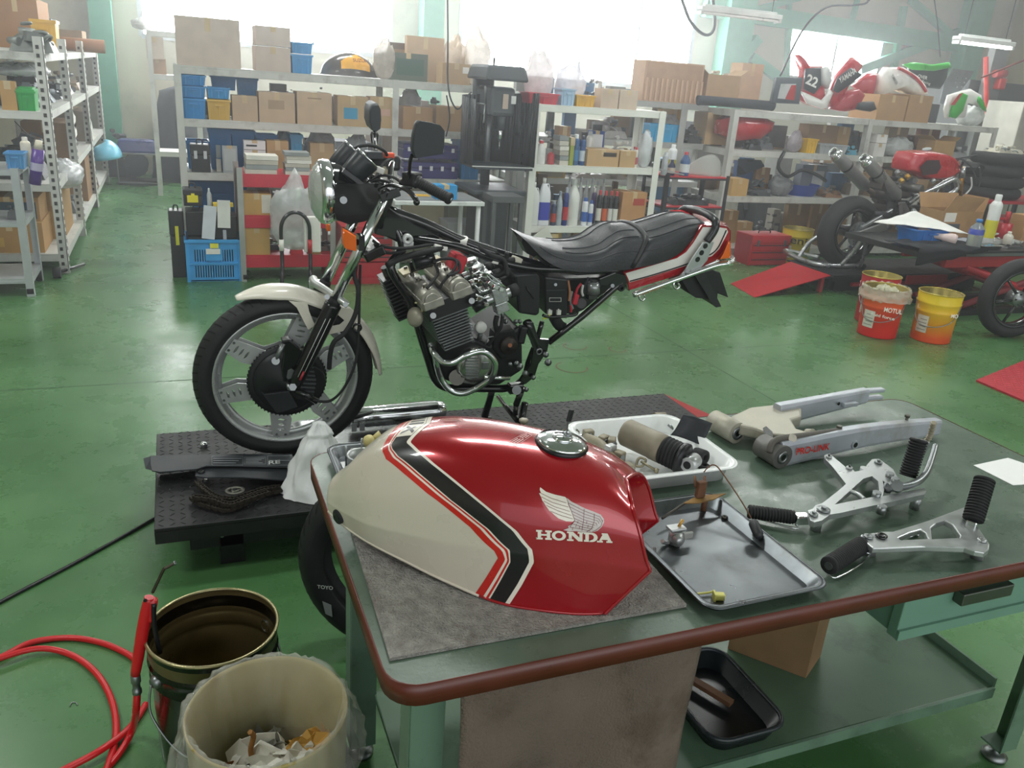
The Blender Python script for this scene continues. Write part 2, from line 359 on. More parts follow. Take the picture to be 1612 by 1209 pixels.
def i_bag(x0,x1,y0,d,z0,h,c,label,g=None,alpha=.85,name='plastic_bag'):
    m=MB(); cx=(x0+x1)/2; cy=y0+d/2; w=x1-x0; sd=V(cx*3.1,z0*2,w*5)
    def fn(u,v):
        ph=v*PI; t=u*2*PI; r=math.sin(ph)**.6; p=V(math.cos(t)*r*w/2,math.sin(t)*r*d/2,(1-math.cos(ph))/2*h)
        tp=max(0,(v-.6))*1.3; p.x*=1-tp*.6; p.y*=1-tp*.6
        f=noise.noise(V(p.x/w*5,p.y/w*5,p.z/h*4)+sd)+.6*noise.noise(V(p.x/w*13,p.y/w*13,p.z/h*9)+sd)
        q=p*(1+.16*f); q.z=max(q.z,0); q.x=max(-w/2,min(w/2,q.x)); q.y=max(-d/2,min(d/2,q.y)); return V(cx,cy,z0)+q
    m.grid(fn,26,18)
    return solo(name,m,mat(c,.28,0,.1,14,.3,30,alpha=alpha),label,'bag',g,loc=(cx,cy,z0))
def i_bottle(x0,x1,y0,d,z0,h,c,label,g=None,cap='#c8ccd0',lab=None,kind='bottle'):
    r=(x1-x0)/2; cx=(x0+x1)/2; cy=y0+r; t=thing('spray_can' if kind=='can' else 'bottle',label,kind,(cx,cy,z0),g)
    if kind=='can': pr_=[(0,0),(r*.92,0),(r,h*.02),(r,h*.78),(r*.92,h*.82),(r*.7,h*.86),(r*.6,h*.87),(0,h*.87)]; ca=(r*.55,h*.86,h)
    else: pr_=[(0,0),(r*.95,0),(r,h*.03),(r,h*.6),(r*.85,h*.7),(r*.38,h*.86),(r*.36,h*.9),(0,h*.9)]; ca=(r*.42,h*.88,h)
    part('body',MB().lathe(pr_,(cx,cy,z0),(0,0,1),16),mat(c,.3,0,.05),t)
    part('cap',MB().lathe([(ca[0],ca[1]),(ca[0],ca[2]*.98),(ca[0]*.85,ca[2]),(0,ca[2])],(cx,cy,z0),(0,0,1),14),mat(cap,.35),t)
    if lab: part('label_band',MB().lathe([(r*1.012,h*.15),(r*1.012,h*.5)],(cx,cy,z0),(0,0,1),16),mat(lab,.4),t)
    return t
def i_jug(x0,x1,y0,d,z0,h,c,label,g=None,lab='#2b3c9c',cap='#e8e8e4'):
    cx=(x0+x1)/2; w=x1-x0; d=w*.6; cy=y0+d/2; t=thing('jug',label,'bottle',(cx,cy,z0),g)
    def ring(k,z,dx=0): return [V(cx+dx+math.copysign(abs(math.cos(a))**.6,math.cos(a))*w/2*k,cy+math.copysign(abs(math.sin(a))**.6,math.sin(a))*d/2*k,z0+z*h) for a in [2*PI*i/16 for i in range(16)]]
    part('body',MB().loft([ring(.95,0),ring(1,.04),ring(1,.62),ring(.85,.74),ring(.45,.86,-w*.1),ring(.25,.9,-w*.12)]),mat(c,.4,0,.04),t)
    part('cap',MB().cyl((cx-w*.12,cy,z0+h*.9),(cx-w*.12,cy,z0+h),w*.15),mat(cap,.4),t)
    part('handle',MB().tube([V(cx+w*.02,cy,z0+h*.86),V(cx+w*.3,cy,z0+h*.86),V(cx+w*.4,cy,z0+h*.68)],w*.06,6),mat(c,.4,0,.04),t)
    if lab: part('label_band',MB().loft([ring(1.01,.12),ring(1.01,.5)],cap=False),mat(lab,.45),t)
    return t
def i_case(x0,x1,y0,d,z0,h,c,label,g=None,latch='#c9ccd0',nl=2,name='parts_case',cat='case'):
    cx=(x0+x1)/2; w=x1-x0; t=thing(name,label,cat,(cx,y0+d/2,z0),g); m=mat(c,.4,0,.08)
    part('body',MB().b2((x0,y0,z0),(x1,y0+d,z0+h*.62)),m,t,.006); part('lid',MB().b2((x0-.003,y0-.003,z0+h*.64),(x1+.003,y0+d,z0+h)),m,t,.008)
    part('handle',MB().tube([(cx-w*.15,y0+d/2,z0+h),(cx-w*.12,y0+d/2,z0+h+.03),(cx+w*.12,y0+d/2,z0+h+.03),(cx+w*.15,y0+d/2,z0+h)],.006,6),m,t)
    for k in range(nl): xx=x0+w*(k+.5)/nl; part('latch',MB().b2((xx-.012,y0-.012,z0+h*.5),(xx+.012,y0-.003,z0+h*.78)),mat(latch,.4),t)
    return t
def i_lump(x0,x1,y0,d,z0,h,c,label,g=None,metal=.0,n=16,name='machine_parts',cat='parts',col2='#55585a'):
    m=MB(); rr=random.Random(int((x0*7+z0*13+y0*3)*1000)); w=x1-x0
    for i in range(n):
        m.cur=i%3==0; 
        k=rr.random(); s=rr.uniform(.18,.4)*min(w,h*1.6,d*1.5); hh=h*(1-abs((i+.5)/n-.5)*.9)
        zc=z0+s*.3+ rr.random()**.8*max(0,hh-s*.75); c_=V(x0+s*.5+(w-s)*((i+.5)/n),y0+s*.5+rr.random()*max(0,d-s),zc)
        M=rot('Z',rr.uniform(0,180))@rot('X',rr.uniform(-30,30))
        if k<.4: a=M@V(s*.45,0,0); m.cyl(c_-a,c_+a,s*.28,s*.24,10)
        elif k<.7: m.box(c_,(s*.8,s*.6,s*.5),M)
        elif k<.85: m.lathe([(s*.2,-s*.08),(s*.42,-s*.08),(s*.42,s*.08),(s*.2,s*.08),(s*.2,-s*.08)],c_,M@V(.2,.3,1),14)
        else: m.tube([c_-M@V(s*.4,0,s*.1),c_+M@V(0,s*.3,s*.2),c_+M@V(s*.5,0,0)],s*.08,6)
    m.cur=0; m.box((x0+w/2,y0+d/2,z0+h*.16),(w*.86,d*.7,h*.3),top=.8)
    zm=min(v.z for v in m.v)
    for v in m.v: v.z=max(v.z,z0); v.x=min(max(v.x,x0),x1); v.y=min(max(v.y,y0),y0+d)
    return solo(name,m,[mat(c,.5,metal,.2,20),mat(col2,.45,.4,.2,20)],label,cat,g,loc=(x0+w/2,y0+d/2,z0))
def i_books(x0,x1,y0,d,z0,h,c,label,g=None,n=5,cols=('#c9c4b8','#8f9494','#b8b2a6','#e2dfd6')):
    m=MB(); q=h/n; ms=[mat(k,.7) for k in cols]
    for i in range(n): e=R.uniform(0,.02)*1; m.cur=i%len(cols); m.b2((x0+e,y0+e*.5,z0+i*q),(x1-.02+e,y0+d,z0+(i+.92)*q))
    return solo('paper_stack',m,ms,label,'papers',g,loc=((x0+x1)/2,y0+d/2,z0))
def i_roll(x0,x1,y0,d,z0,h,c,label,g=None,name='roll',cat='roll'):
    r=h/2; m=MB(); m.lathe([(r*.35,0),(r*.9,0),(r,.01),(r,(x1-x0)-.01),(r*.9,x1-x0),(r*.35,x1-x0),(r*.35,0)],(x0,y0+r,z0+r),(1,0,0),18)
    return solo(name,m,mat(c,.6,0,.15,20),label,cat,g,loc=((x0+x1)/2,y0+r,z0))
KIND=dict(carton=i_carton,bin=i_bin,bag=i_bag,bottle=i_bottle,jug=i_jug,case=i_case,lump=i_lump,books=i_books,roll=i_roll)
REG=[]; LIM={7.0:.43,7.35:.42,6.3:.31,6.55:.38,6.4:.36,6.75:4.5,10.6:.4}
def free(x0,x1,y0,d,z0,z1,ymax):
    for _ in range(6):
        hitb=[r for r in REG if r[0]<x1-.004 and r[1]>x0+.004 and r[4]<z1-.004 and r[5]>z0+.004 and r[2]<y0+d-.002 and r[3]>y0+.002]
        if not hitb: break
        y=max(r[3] for r in hitb)+.003
        if y+.05>ymax:   # no room behind: squeeze in front of them
            yf=min(r[2] for r in hitb)-.003; 
            if yf-y0>.03: d=yf-y0; continue
            break
        y0=y
    return y0,max(.03,min(d,ymax-y0))
def put(K_ind,r,Y,z,c,label,d=None,g=None,dy=0,**k):
    yy=Y+dy+.012; ym=(r[1]+r[3])/2; x0=aY(r[0],ym,yy).x; x1=aY(r[2],ym,yy).x; h=aY((r[0]+r[2])/2,r[1],yy).z-z; h=max(h,.02)
    lv=globals().get({7.0:'ZC' if x0<3 else 'ZR',7.35:'ZG',6.3:'ZB',6.55:'ZK',6.4:'zr'}.get(Y,'_'),[]) or []
    up=[q for q in lv if q>z+.03]
    if up: h=min(h,min(up)-.068-z)
    dd=d if d else min(.24,max(.07,(x1-x0)*.8)); w=x1-x0; x0+=w*.012; x1-=w*.012
    ymax=Y+LIM.get(Y,.45); yy,dd=free(x0,x1,yy,min(dd,ymax-yy),z,z+h,ymax)
    REG.append((x0,x1,yy,yy+dd,z,z+h))
    if K_ind in('bottle','can'): 
        r_=(x1-x0)/2
    return KIND[K_ind](x0,x1,yy,dd,z+.0005,h,c,label,g,**k)
# ---- left rack A
ZA=[1.52,aY(62,176,6.75).z,aY(80,290,6.75).z,aY(95,400,6.75).z]
t=rack('storage_rack','tall slotted steel storage rack at the left of the aisle','rack',-1.42,-.79,6.75,11.6,ZA,[-1.42,-.81],yposts=(6.744,8.16,9.75,11.6),pw=.06,ptop=1.62,slots=False)
# slotted holes on the aisle posts
for y in (6.744,8.16,9.75,11.6):
    g=MB(); z=.06
    while z<1.56: g.b2((-.825,y-.006,z),(-.805,y-.0035,z+.025)); g.b2((-.7795,y+.018,z),(-.776,y+.04,z+.025)); z+=.055
    part('slot',g,mat('#33332f',.9),t,stuff=True)
    part('post_flange',MB().b2((-.784,y-.003,0),(-.778,y+.06,1.62)),RACK,t)
put('lump',(0,18,85,74),6.75,ZA[0],'#6f7570','grey green engine covers piled on top of the left rack',d=.5,n=14,col2='#8b908c')
i_bin(-1.02,-.84,8.2,.25,ZA[0]+.0005,.24,'#d9a92c','mustard yellow crate on top of the left rack')
i_carton(-1.4,-1.05,9.0,.8,ZA[0]+.0005,.42,'#a77b52','long brown carton lying high on the left rack')
a=aY(105,14,7.6);b=aY(166,40,7.6); solo('cardboard_tube',MB().lathe([(.05,0),(.065,0),(.065,.75),(.05,.75),(.05,0)],(-1.34,9.95,ZA[0]+.066),(.75,.06,0),16),mat('#8f6038',.8),'brown cardboard tube lying on top of the left rack','tube')
put('carton',(0,128,25,165),6.75,ZA[1],'#b89058','tan carton at the left frame edge on the left rack')
i_bin(-.98,-.87,6.77,.2,ZA[1]+.0005,.13,'#15a345','bright green plastic box on the left rack',lid=True)
put('lump',(0,88,58,130),6.75,ZA[1]+.17,'#24262a','black hoses heaped under the top shelf of the left rack',dy=.35,d=.5,n=18)
for (y0,y1,z,h,c,l) in ((7.1,7.7,1,.16,'#30343a','dark motor parts beside the green box on the left rack'),(7.75,8.1,1,.2,'#8a9298','grey tool box behind the second aisle post'),(8.3,8.9,1,.2,'#3c4044','dark metal covers deep in the left rack'),(9.0,9.6,1,.26,'#d9dcd8','white bottles and covers deep in the left rack'),(9.9,11.3,1,.22,'#8d7a62','brown bundle at the far end of the left rack')):
    i_lump(-1.3,-.84,y0,y1-y0,ZA[1]+.0005,h,c,l)
for (y0,y1,h,c,l) in ((6.85,7.45,.3,'#2b3330','black rubber parts on the third shelf of the left rack'),(7.5,8.05,.3,'#7a8287','clear wrapped parts beside the dented metal post'),(9.0,9.7,.26,'#55524a','dull metal parts before the third aisle post')):
    i_lump(-1.3,-.86,y0,y1-y0,ZA[2]+.0005,h,c,l)
i_carton(-1.2,-.85,8.3,.6,ZA[2]+.0005,.3,'#8a6a48','brown carton on the third shelf beside white cards')
i_bag(-1.2,-.84,7.0,.9,ZA[1]+.2,.1,'#d9dce0','thin clear bag draped on the second left shelf')
i_carton(-1.1,-.84,9.9,.7,ZA[2]+.0005,.3,'#9a8a74','grey brown carton behind the pale blue cowl')
i_carton(-1.35,-.93,6.8,.5,ZA[3]+.0005,.22,'#b08850','large tan carton on the bottom left shelf',ink=(.1,.2,.4,.5,'#c9a24c'))
o=i_carton(-1.34,-.94,6.85,.42,ZA[3]+.222,.17,'#b98f5a','printed tan carton stacked above the large tan one',ink=(.35,.1,.95,.8,'#2e4a5c'))
i_carton(-.95,-.85,7.3,.7,ZA[3]+.0005,.36,'#a8844e','tall tan carton beside the white post on the bottom shelf')
i_bag(-1.0,-.70,7.35,.6,ZA[3]+.361,.2,'#d6dadc','big clear plastic bag hanging over the aisle at the bottom left shelf',alpha=.6)
i_lump(-1.2,-.84,8.4,.5,ZA[3]+.0005,.3,'#6d7478','grey blue drum parts on the bottom left shelf')
i_carton(-1.1,-.82,9.2,.5,ZA[3]+.0005,.4,'#8c6a44','dark brown carton at the far end of the bottom left shelf')
i_lump(-.95,-.78,9.8,.5,ZA[3]+.0005,.33,'#7c4a30','rust brown bracket bundle by the aisle')
# pale blue cowl
m=MB(); p=aX(163,245,-.72); c0=V(-.7,p.y,p.z)
m.grid(lambda u,v:c0+V(.16*math.sin(v*PI/2)*math.cos(u*PI*1.1),-.28*(1-v*.2)*math.sin(u*PI*1.1)*math.sin(v*PI/2),.17*math.cos(v*PI/2)-.06*u),14,8)
solo('cowl',m,mat('#74c8e8',.3),'pale blue plastic cowl sticking out into the aisle','fairing',solid=.006)
for k,(x,y) in enumerate(((142,172),(135,190),(148,200))):
    p=aX(x,y,-.775); p.y=(8.2,8.2,9.8)[k]; solo('price_card',MB().box(p,(.004,.16,.11),rot('X',20*k-15)),WHT,('white card tag nearest the ceiling on the left rack posts','long white card tag below another one on the left rack','lowest white card tag clipped on the left rack')[k],'card')
# small angle trolley front left
zt=[aY(20,262,6.3).z,aY(20,341,6.3).z,aY(20,428,6.3).z]
t=rack('trolley','grey angle steel trolley at the left frame edge','trolley',-1.5,-.93,6.1,6.55,zt,[-1.5,-.95],mat('#b3b8ba',.45,.5,.1),bh=.035,pw=.045,ptop=zt[0]+.01)
for y in (6.12,6.53): part('caster',MB().cyl((-.97,y,.035),(-.93,y,.035),.035),RUB,t)
put('bin',(8,241,38,262),6.15,zt[0],'#4a93c9','small blue tub on the grey angle trolley',d=.15)
put('lump',(0,244,10,262),6.15,zt[0],'#e2762a','orange object at the left frame edge on the trolley',d=.1,n=5,col2='#e2762a')
put('lump',(5,310,28,341),6.15,zt[1],'#5a5e60','grey metal pot on the middle trolley shelf',d=.2,n=6)
put('bottle',(25,220,43,262),6.15,zt[0],'#ddd6c4','cream spray can standing on the trolley',kind='can',cap='#e8e4da')
a=aY(60,235,6.2);b=aY(55,290,6.2)
t=thing('spray_can','purple spray can hanging tilted beside the trolley','can',b)
part('body',MB().cyl(b,a,.036,n=16),mat('#54338c',.35),t); part('cap',MB().cyl(a,a+(a-b)*.25,.028,.02),mat('#d8d0bc',.4),t)
part('label_band',MB().cyl(b+(a-b)*.4,b+(a-b)*.62,.0368,n=16,cap=False),mat('#b9b3cf',.4),t)
part_=part('hanging_wire',MB().cyl(a+V(0,0,.03),V(-.94,6.3,a.z+.16),.003,n=5),BLK,t)
t=thing('caster_rod','small black caster and rod lying under the left rack','stand',(-.8,6.6,0)); part('rod',MB().cyl((-.86,6.62,.03),(-.7,6.95,.02),.012),BLK,t); part('caster',MB().cyl((-.87,6.6,.04),(-.82,6.6,.04),.04),RUB,t)
# ---- aisle end
t=thing('covered_machine','tall machine under a dark cover at the end of the aisle','machine',(-.1,11.9,0))
m=MB(); c0=V(.12,12.05,0)
m.grid(lambda u,v:c0+V(math.cos(u*2*PI)*(.42-.18*v)*(1 if v<.98 else 0),math.sin(u*2*PI)*(.38-.15*v)*(1 if v<.98 else 0),v*1.2)+wob(V(u*6,v*3,1),2,.03)*(1 if 0<v<1 else 0),24,14)
part('cover',m,mat('#23272c',.8,0,.2),t)
i_lump(-.9,-.45,12.0,.4,0.001,.75,'#1e2022','black tyres and parts stacked at the aisle end',n=20)
t=thing('outboard_engine','dark engine with a blue tank on the floor at the aisle end','engine',(-.45,11.5,0)); 
part('tank',MB().box((-.42,11.55,.46),(.5,.3,.16),top=.85),mat('#24347c',.3,coat=.3),t,.03)
part('cylinder',MB().cyl((-.45,11.42,.24),(-.45,11.7,.24),.14),mat('#3a3d40',.4,.6),t); part('frame',MB().tube([(-.66,11.4,.03),(-.66,11.4,.38),(-.2,11.4,.38),(-.2,11.4,.03)],.014,closed=True,sub=1),mat('#8a8e90',.4,.6),t)
part('base',MB().b2((-.66,11.4,.0),(-.2,11.75,.05)),BLK,t)
# narrow rack at the back of the aisle
t=rack('narrow_rack','narrow white rack against the back wall behind the aisle','rack',-.18,.3,10.6,11.0,[aY(240,48,10.6).z,aY(245,117,10.6).z,.5],[-.18,.3],ptop=aY(240,48,10.6).z,pw=.05)
put('bag',(205,28,240,48),10.6,aY(240,48,10.6).z,'#e4e6e4','white bag drooping on the narrow rack by the back wall',d=.3)
put('carton',(230,58,258,92),10.6,aY(245,117,10.6).z+.16,'#c9b9a8','pale bag lined carton on the narrow rack')
put('carton',(233,92,262,117),10.6,aY(245,117,10.6).z,'#c0a080','small brown carton beneath the pale one on the narrow rack')
# ---- central rack
ZC=[1.505,1.125,.725,.24]; YC=7.0
rack('storage_rack','long white storage rack in the centre behind the motorcycle','rack',.06,2.75,YC,YC+.62,ZC,[.06,1.72,2.75],pw=.05,bh=.06)
P=[('carton',(275,28,379,92),0,'#cdbdb0','large pale carton at the left end of the rack top',{}),
('carton',(402,74,458,100),0,'#cdbcb0','lower pale carton of the pair on the rack top',{'d':.3}),
('bin',(459,86,492,105),0,'#2a96d4','lower blue crate of the stacked pair on the rack top',{'d':.25}),
('bag',(590,62,625,105),0,'#c7bcb0','crumpled beige bag beside the yellow and black tank',{}),
('carton',(618,84,682,112),0,'#5c675a','dark green box under bags on the rack top',{'d':.3,'ink':(.2,.2,.9,.8,'#3b5a4c')}),
('carton',(696,100,741,128),0,'#b99a72','tan carton with a white label near the drill press',{'ink':(.72,.55,.95,.85,'#f0ede6')}),
('bag',(700,62,742,100),0,'#d8c4ae','pale brown bag piled over the tan carton',{'dy':.3}),
('carton',(640,58,700,88),0,'#c2a584','brown carton heaped at the back of the rack top',{'dy':.34}),
('bag',(735,50,775,115),0,'#d9cdbd','tall wrapped bundle left of the drill press',{'dy':.2}),
('bin',(284,155,324,173),1,'#2388c8','bottom blue bin of the stack at the rack post',{'d':.3}),
('bin',(326,157,363,176),1,'#cfa949','mustard bin with a paper label on the second shelf',{'d':.25}),
('carton',(365,151,406,182),1,'#bda58a','small plain carton right of the mustard bin',{}),
('carton',(407,146,465,184),1,'#c0a98c','wide carton with a printed frame on the second shelf',{'ink':(.25,.45,.7,.75,'#a88f74')}),
('carton',(467,146,523,187),1,'#c2aa8c','wide carton with faint writing right of the framed one',{'ink':(.3,.8,.7,.84,'#9a8266')}),
('carton',(531,152,580,192),1,'#b89c72','carton with a bright blue label on the second shelf',{'ink':(.2,.25,.65,.62,'#2e94bc')}),
('carton',(582,153,618,194),1,'#b89a70','carton with a small red edged label beside the rack post',{'ink':(.5,.4,.9,.62,'#c9a08c')}),
('carton',(634,169,682,199),1,'#b08a60','left brown carton right of the middle post',{}),
('carton',(686,168,737,203),1,'#b08c62','right brown carton next to the drill press',{}),
('bag',(632,136,670,168),1,'#a8aaa8','silver wrapped ball above the brown carton',{'dy':.2,'d':.3}),
('lump',(672,146,705,168),1,'#555a5c','dark pot with chrome tip on the second shelf',{'dy':.3}),
('bin',(294,222,330,262),2,'#1f6fae','dark blue bin behind the black charger',{'dy':.2,'d':.3}),
('bin',(330,203,365,262),2,'#2478b8','tall blue bin behind the grey framed panel',{'dy':.22,'d':.3}),
('bin',(366,206,402,262),2,'#2478b8','tall blue bin behind the white boxes',{'dy':.22,'d':.3}),
('bin',(404,212,436,262),2,'#206fac','blue bin behind the slanted carton',{'dy':.24,'d':.3}),
('case',(300,228,331,262),2,'#2a2c2e','black battery charger with red and yellow lamps',{'d':.16}),
('books',(338,227,350,262),2,'#8d9296','thin grey folder standing behind the framed panel',{'dy':.08,'n':2,'d':.03}),
('carton',(350,230,374,260),2,'#a3a9ac','grey framed circuit panel leaning on the third shelf',{'d':.04,'ink':(.1,.1,.9,.9,'#b9bfc0')}),
('books',(390,247,414,262),2,'#c9c4b8','stack of papers under the white boxes',{'n':4}),
('carton',(420,222,455,262),2,'#b59468','tan carton set askew on the third shelf',{}),
('bin',(458,212,476,262),2,'#3a9ccc','small sky blue bin between two cartons',{'dy':.15,'d':.2}),
('carton',(488,226,526,262),2,'#b89c74','square tan carton behind the headlight',{'dy':.08}),
('bag',(480,206,530,228),2,'#9a9a98','grey plastic bags above the square tan carton',{'dy':.25}),
('bag',(435,200,462,222),2,'#8a9298','dull clear bag beyond the slanted carton',{'dy':.3}),
('lump',(370,190,440,206),2,'#3a3c40','tangle of black cables lying over the blue bins',{'dy':.3}),
('bag',(540,215,585,262),2,'#9aa0a2','clear bag behind the instrument pods',{'dy':.1}),
('lump',(585,205,616,265),2,'#b8ab86','brass coloured fitting behind the far mirror',{'dy':.2}),
('bin',(726,222,756,290),2,'#2286c2','tall sky blue crate right of the purple cases',{'d':.3}),
('lump',(486,120,525,146),1,'#4a4844','dark parts lying behind the wide cartons',{'dy':.36,'d':.25}),
('lump',(420,122,480,146),1,'#6a6864','grey folded sheet behind the framed carton',{'dy':.36,'d':.25}),
('lump',(545,128,600,152),1,'#4d4a48','dark engine bits behind the blue labelled carton',{'dy':.36,'d':.25}),
('bin',(300,287,390,318),3,'#1f6aa8','long blue bin on the low shelf behind the crate',{'dy':.25,'d':.3}),
('lump',(400,330,470,400),3,'#3a3630','dark clutter on the low shelf behind the red cart',{'dy':.3}),
('carton',(633,300,700,345),3,'#a8a284','pale green grey box below the purple cases',{'dy':.25}),
('carton',(705,300,760,345),3,'#8a8e78','olive box beneath the tall sky blue crate',{'dy':.25})]
for k,r,l,c,lab,kw in P: put(k,r,YC,ZC[l],c,lab,**kw)
def onto(kind,r,Y,z,c,lab,**k): return put(kind,r,Y,z,c,lab,**k)
z=aY(430,74,7.01).z; onto('carton',(402,42,458,74),YC,z+.006,'#d3c4ba','upper pale carton of the pair on the rack top',d=.3)
z=aY(475,86,7.01).z; onto('bin',(459,67,492,86),YC,z+.006,'#38a0dc','upper blue crate of the stacked pair on the rack top',d=.25)
z=aY(304,155,7.01).z; onto('bin',(284,136,324,155),YC,z+.004,'#2388c8','middle blue bin of the stack at the rack post',d=.3); z2=aY(304,136,7.01).z; onto('bin',(284,117,324,136),YC,z2+.006,'#2a8ccc','top blue bin of the stack at the rack post',d=.3)
z=aY(345,157,7.01).z; onto('bin',(326,138,362,157),YC,z+.006,'#2c92d0','blue bin standing on the mustard bin',d=.25)
onto('bin',(332,118,372,140),YC,ZC[1]+.21,'#1f7cba','blue bin at the back above the mustard bin',dy=.3,d=.25)
onto('bin',(373,122,406,150),YC,ZC[1]+.16,'#1f78b4','blue bin at the back above the plain carton',dy=.3,d=.25)
for k in (0,1):
    z=ZC[2]+.115+k*.072; i_carton(aY(384,230,7.02).x,aY(418,230,7.02).x,7.02,.1,z-.0,.068,'#e4e2e2',('lower','upper')[k]+' white battery box with a black stripe',ink=(.1,.35,.6,.55,'#2c2c30'),name='battery_box')
for r,lab in (((634,256,722,284),'lower wide purple storage case with white latches'),((634,228,722,256),'upper wide purple storage case with white latches')):
    zz=ZC[2] if 'lower' in lab else aY(680,256,7.01).z+.03
    put('case',r,YC,zz,'#2c2470',lab,nl=5,d=.3,latch='#e4e4e8')
# yellow-black tank on rack top
t=thing('fuel_tank','black fuel tank with a yellow flank lying on the rack top','tank',aY(552,104,7.2)); a=aY(505,104,7.15);b=aY(597,112,7.15)
def tk(u,v,s=1.0):
    x=a.x+(b.x-a.x)*u; w=math.sin(PI*min(1,max(0,u)))**.5; A=PI*v
    return V(x,7.2-math.cos(A)*.13*w*s,1.51+math.sin(A)*.18*w*s)
part('shell',MB().grid(tk,20,12),mat('#4a453f',.25,coat=.5),t)
part('yellow_panel',MB().grid(lambda u,v:tk(.32+u*.5,.1+.28*v*(1-abs(u-.55)),1.02),12,6),mat('#e0a21c',.25,coat=.5),t)
textmb('SUZUKI',tk(.52,.2,1.05),(1,0,0),(0,.3,1),.025,.002,.02)and part('lettering',textmb('SUZUKI',tk(.52,.2,1.05)+V(0,-.004,0),(1,0,0),(0,.35,.93),.028,.002,.02),mat('#7c3c18',.4),t)
# ---- blue mesh crate + contents
a=aZ(298,441,0);b=aZ(380,443,0); x0,x1,y0,y1=.035,.415,6.42,6.74; zc=.315; t=thing('mesh_crate','bright blue slotted plastic crate on the floor full of black cases','crate',((x0+x1)/2,(y0+y1)/2,0)); BL=mat('#3f9fe0',.4)
def wallx(x0,x1,y,dr):
    m=MB(); hs=[]
    for r_ in range(2):
        for k in range(16):
            xx=x0+.05+(x1-x0-.1)*(k+.5)/16; z0_=.03+r_*.12
            if r_==1 and 5<k<10: continue
            hs.append([(xx-.004,z0_),(xx+.004,z0_),(xx+.004,z0_+.09),(xx-.004,z0_+.09)])
    m.prism([(x0,0.001),(x1,0.001),(x1,zc),(x0,zc)],(0,y,0),(1,0,0),(0,0,1),dr,holes=hs); return m
part('slotted_wall',wallx(x0,x1,y0,-.008),BL,t); part('slotted_wall',wallx(x0,x1,y1,.008),BL,t)
for x in (x0,x1): part('end_wall',MB().b2((x-.004,y0,0.001),(x+.004,y1,zc)),BL,t)
part('bottom',MB().b2((x0,y0,.004),(x1,y1,.012)),BL,t)
rm=MB()
for a_ in (((x0-.012,y0-.02,zc-.02),(x1+.012,y0,zc)),((x0-.012,y1,zc-.02),(x1+.012,y1+.02,zc)),((x0-.012,y0,zc-.02),(x0,y1,zc)),((x1,y0,zc-.02),(x1+.012,y1,zc)),((x0-.006,y0-.012,.13),(x1+.006,y0,.145)),((x0-.006,y0-.014,.0),(x0+.02,y0,zc)),((x1-.02,y0-.014,.0),(x1+.006,y0,zc)),((x0+.13,y0-.014,.16),(x1-.13,y0,.25))): rm.b2(*a_)
part('rim',rm,BL,t); part('yellow_sticker',MB().b2((.2,y0-.018,.255),(.26,y0-.0145,.29)),mat('#e6e04a',.5),t); part('paper_sticker',MB().b2((.17,y0-.018,.21),(.27,y0-.0145,.25)),WHT,t)
# crate contents
i_case(.05,.2,6.47,.2,.013,.5,'#17191c','tall black case in the blue crate, left one',nl=0,latch='#888888')
i_case(.22,.40,6.47,.2,.013,.47,'#1c1e21','tall black case in the blue crate, right one',nl=1)
solo('booklet',MB().box((.205,6.43,.44),(.09,.012,.24),rot('Y',7)@rot('X',-8)),mat('#c9cfd6',.5),'white booklet slipped upright in the blue crate','booklet'); solo('booklet',MB().box((.31,6.44,.5),(.09,.012,.2),rot('Y',2)@rot('X',-5)),mat('#dcdcd6',.5),'white instruction card with black sketches leaning on the right black case','booklet')
i_case(.04,.17,6.5,.18,.545,.12,'#202225','small black case with a yellow label topping the blue crate pile',nl=1,latch='#e8dc3c')
t=solo('warning_label',MB().b2((.065,6.484,.575),(.14,6.4965,.625)),mat('#e8d820',.5),'yellow label plate on the small black case','label')
solo('hand_tool',MB().b2((.24,6.46,.55),(.38,6.52,.575)).b2((.25,6.46,.515),(.285,6.52,.55)).b2((.33,6.46,.515),(.36,6.52,.55)),mat('#e6c61e',.5),'yellow plastic tool on the black cases in the crate','tool')
i_bottle(.2,.235,6.5,.05,.545,.13,'#b9c0c4','small clear bottle standing between the crate cases',cap='#d8dcdc')
# black box left of crate
i_case(-.07,.03,6.55,.14,.0005,.5,'#212426','narrow black case beside the blue crate, yellow rimmed',nl=1,latch='#d8d428')
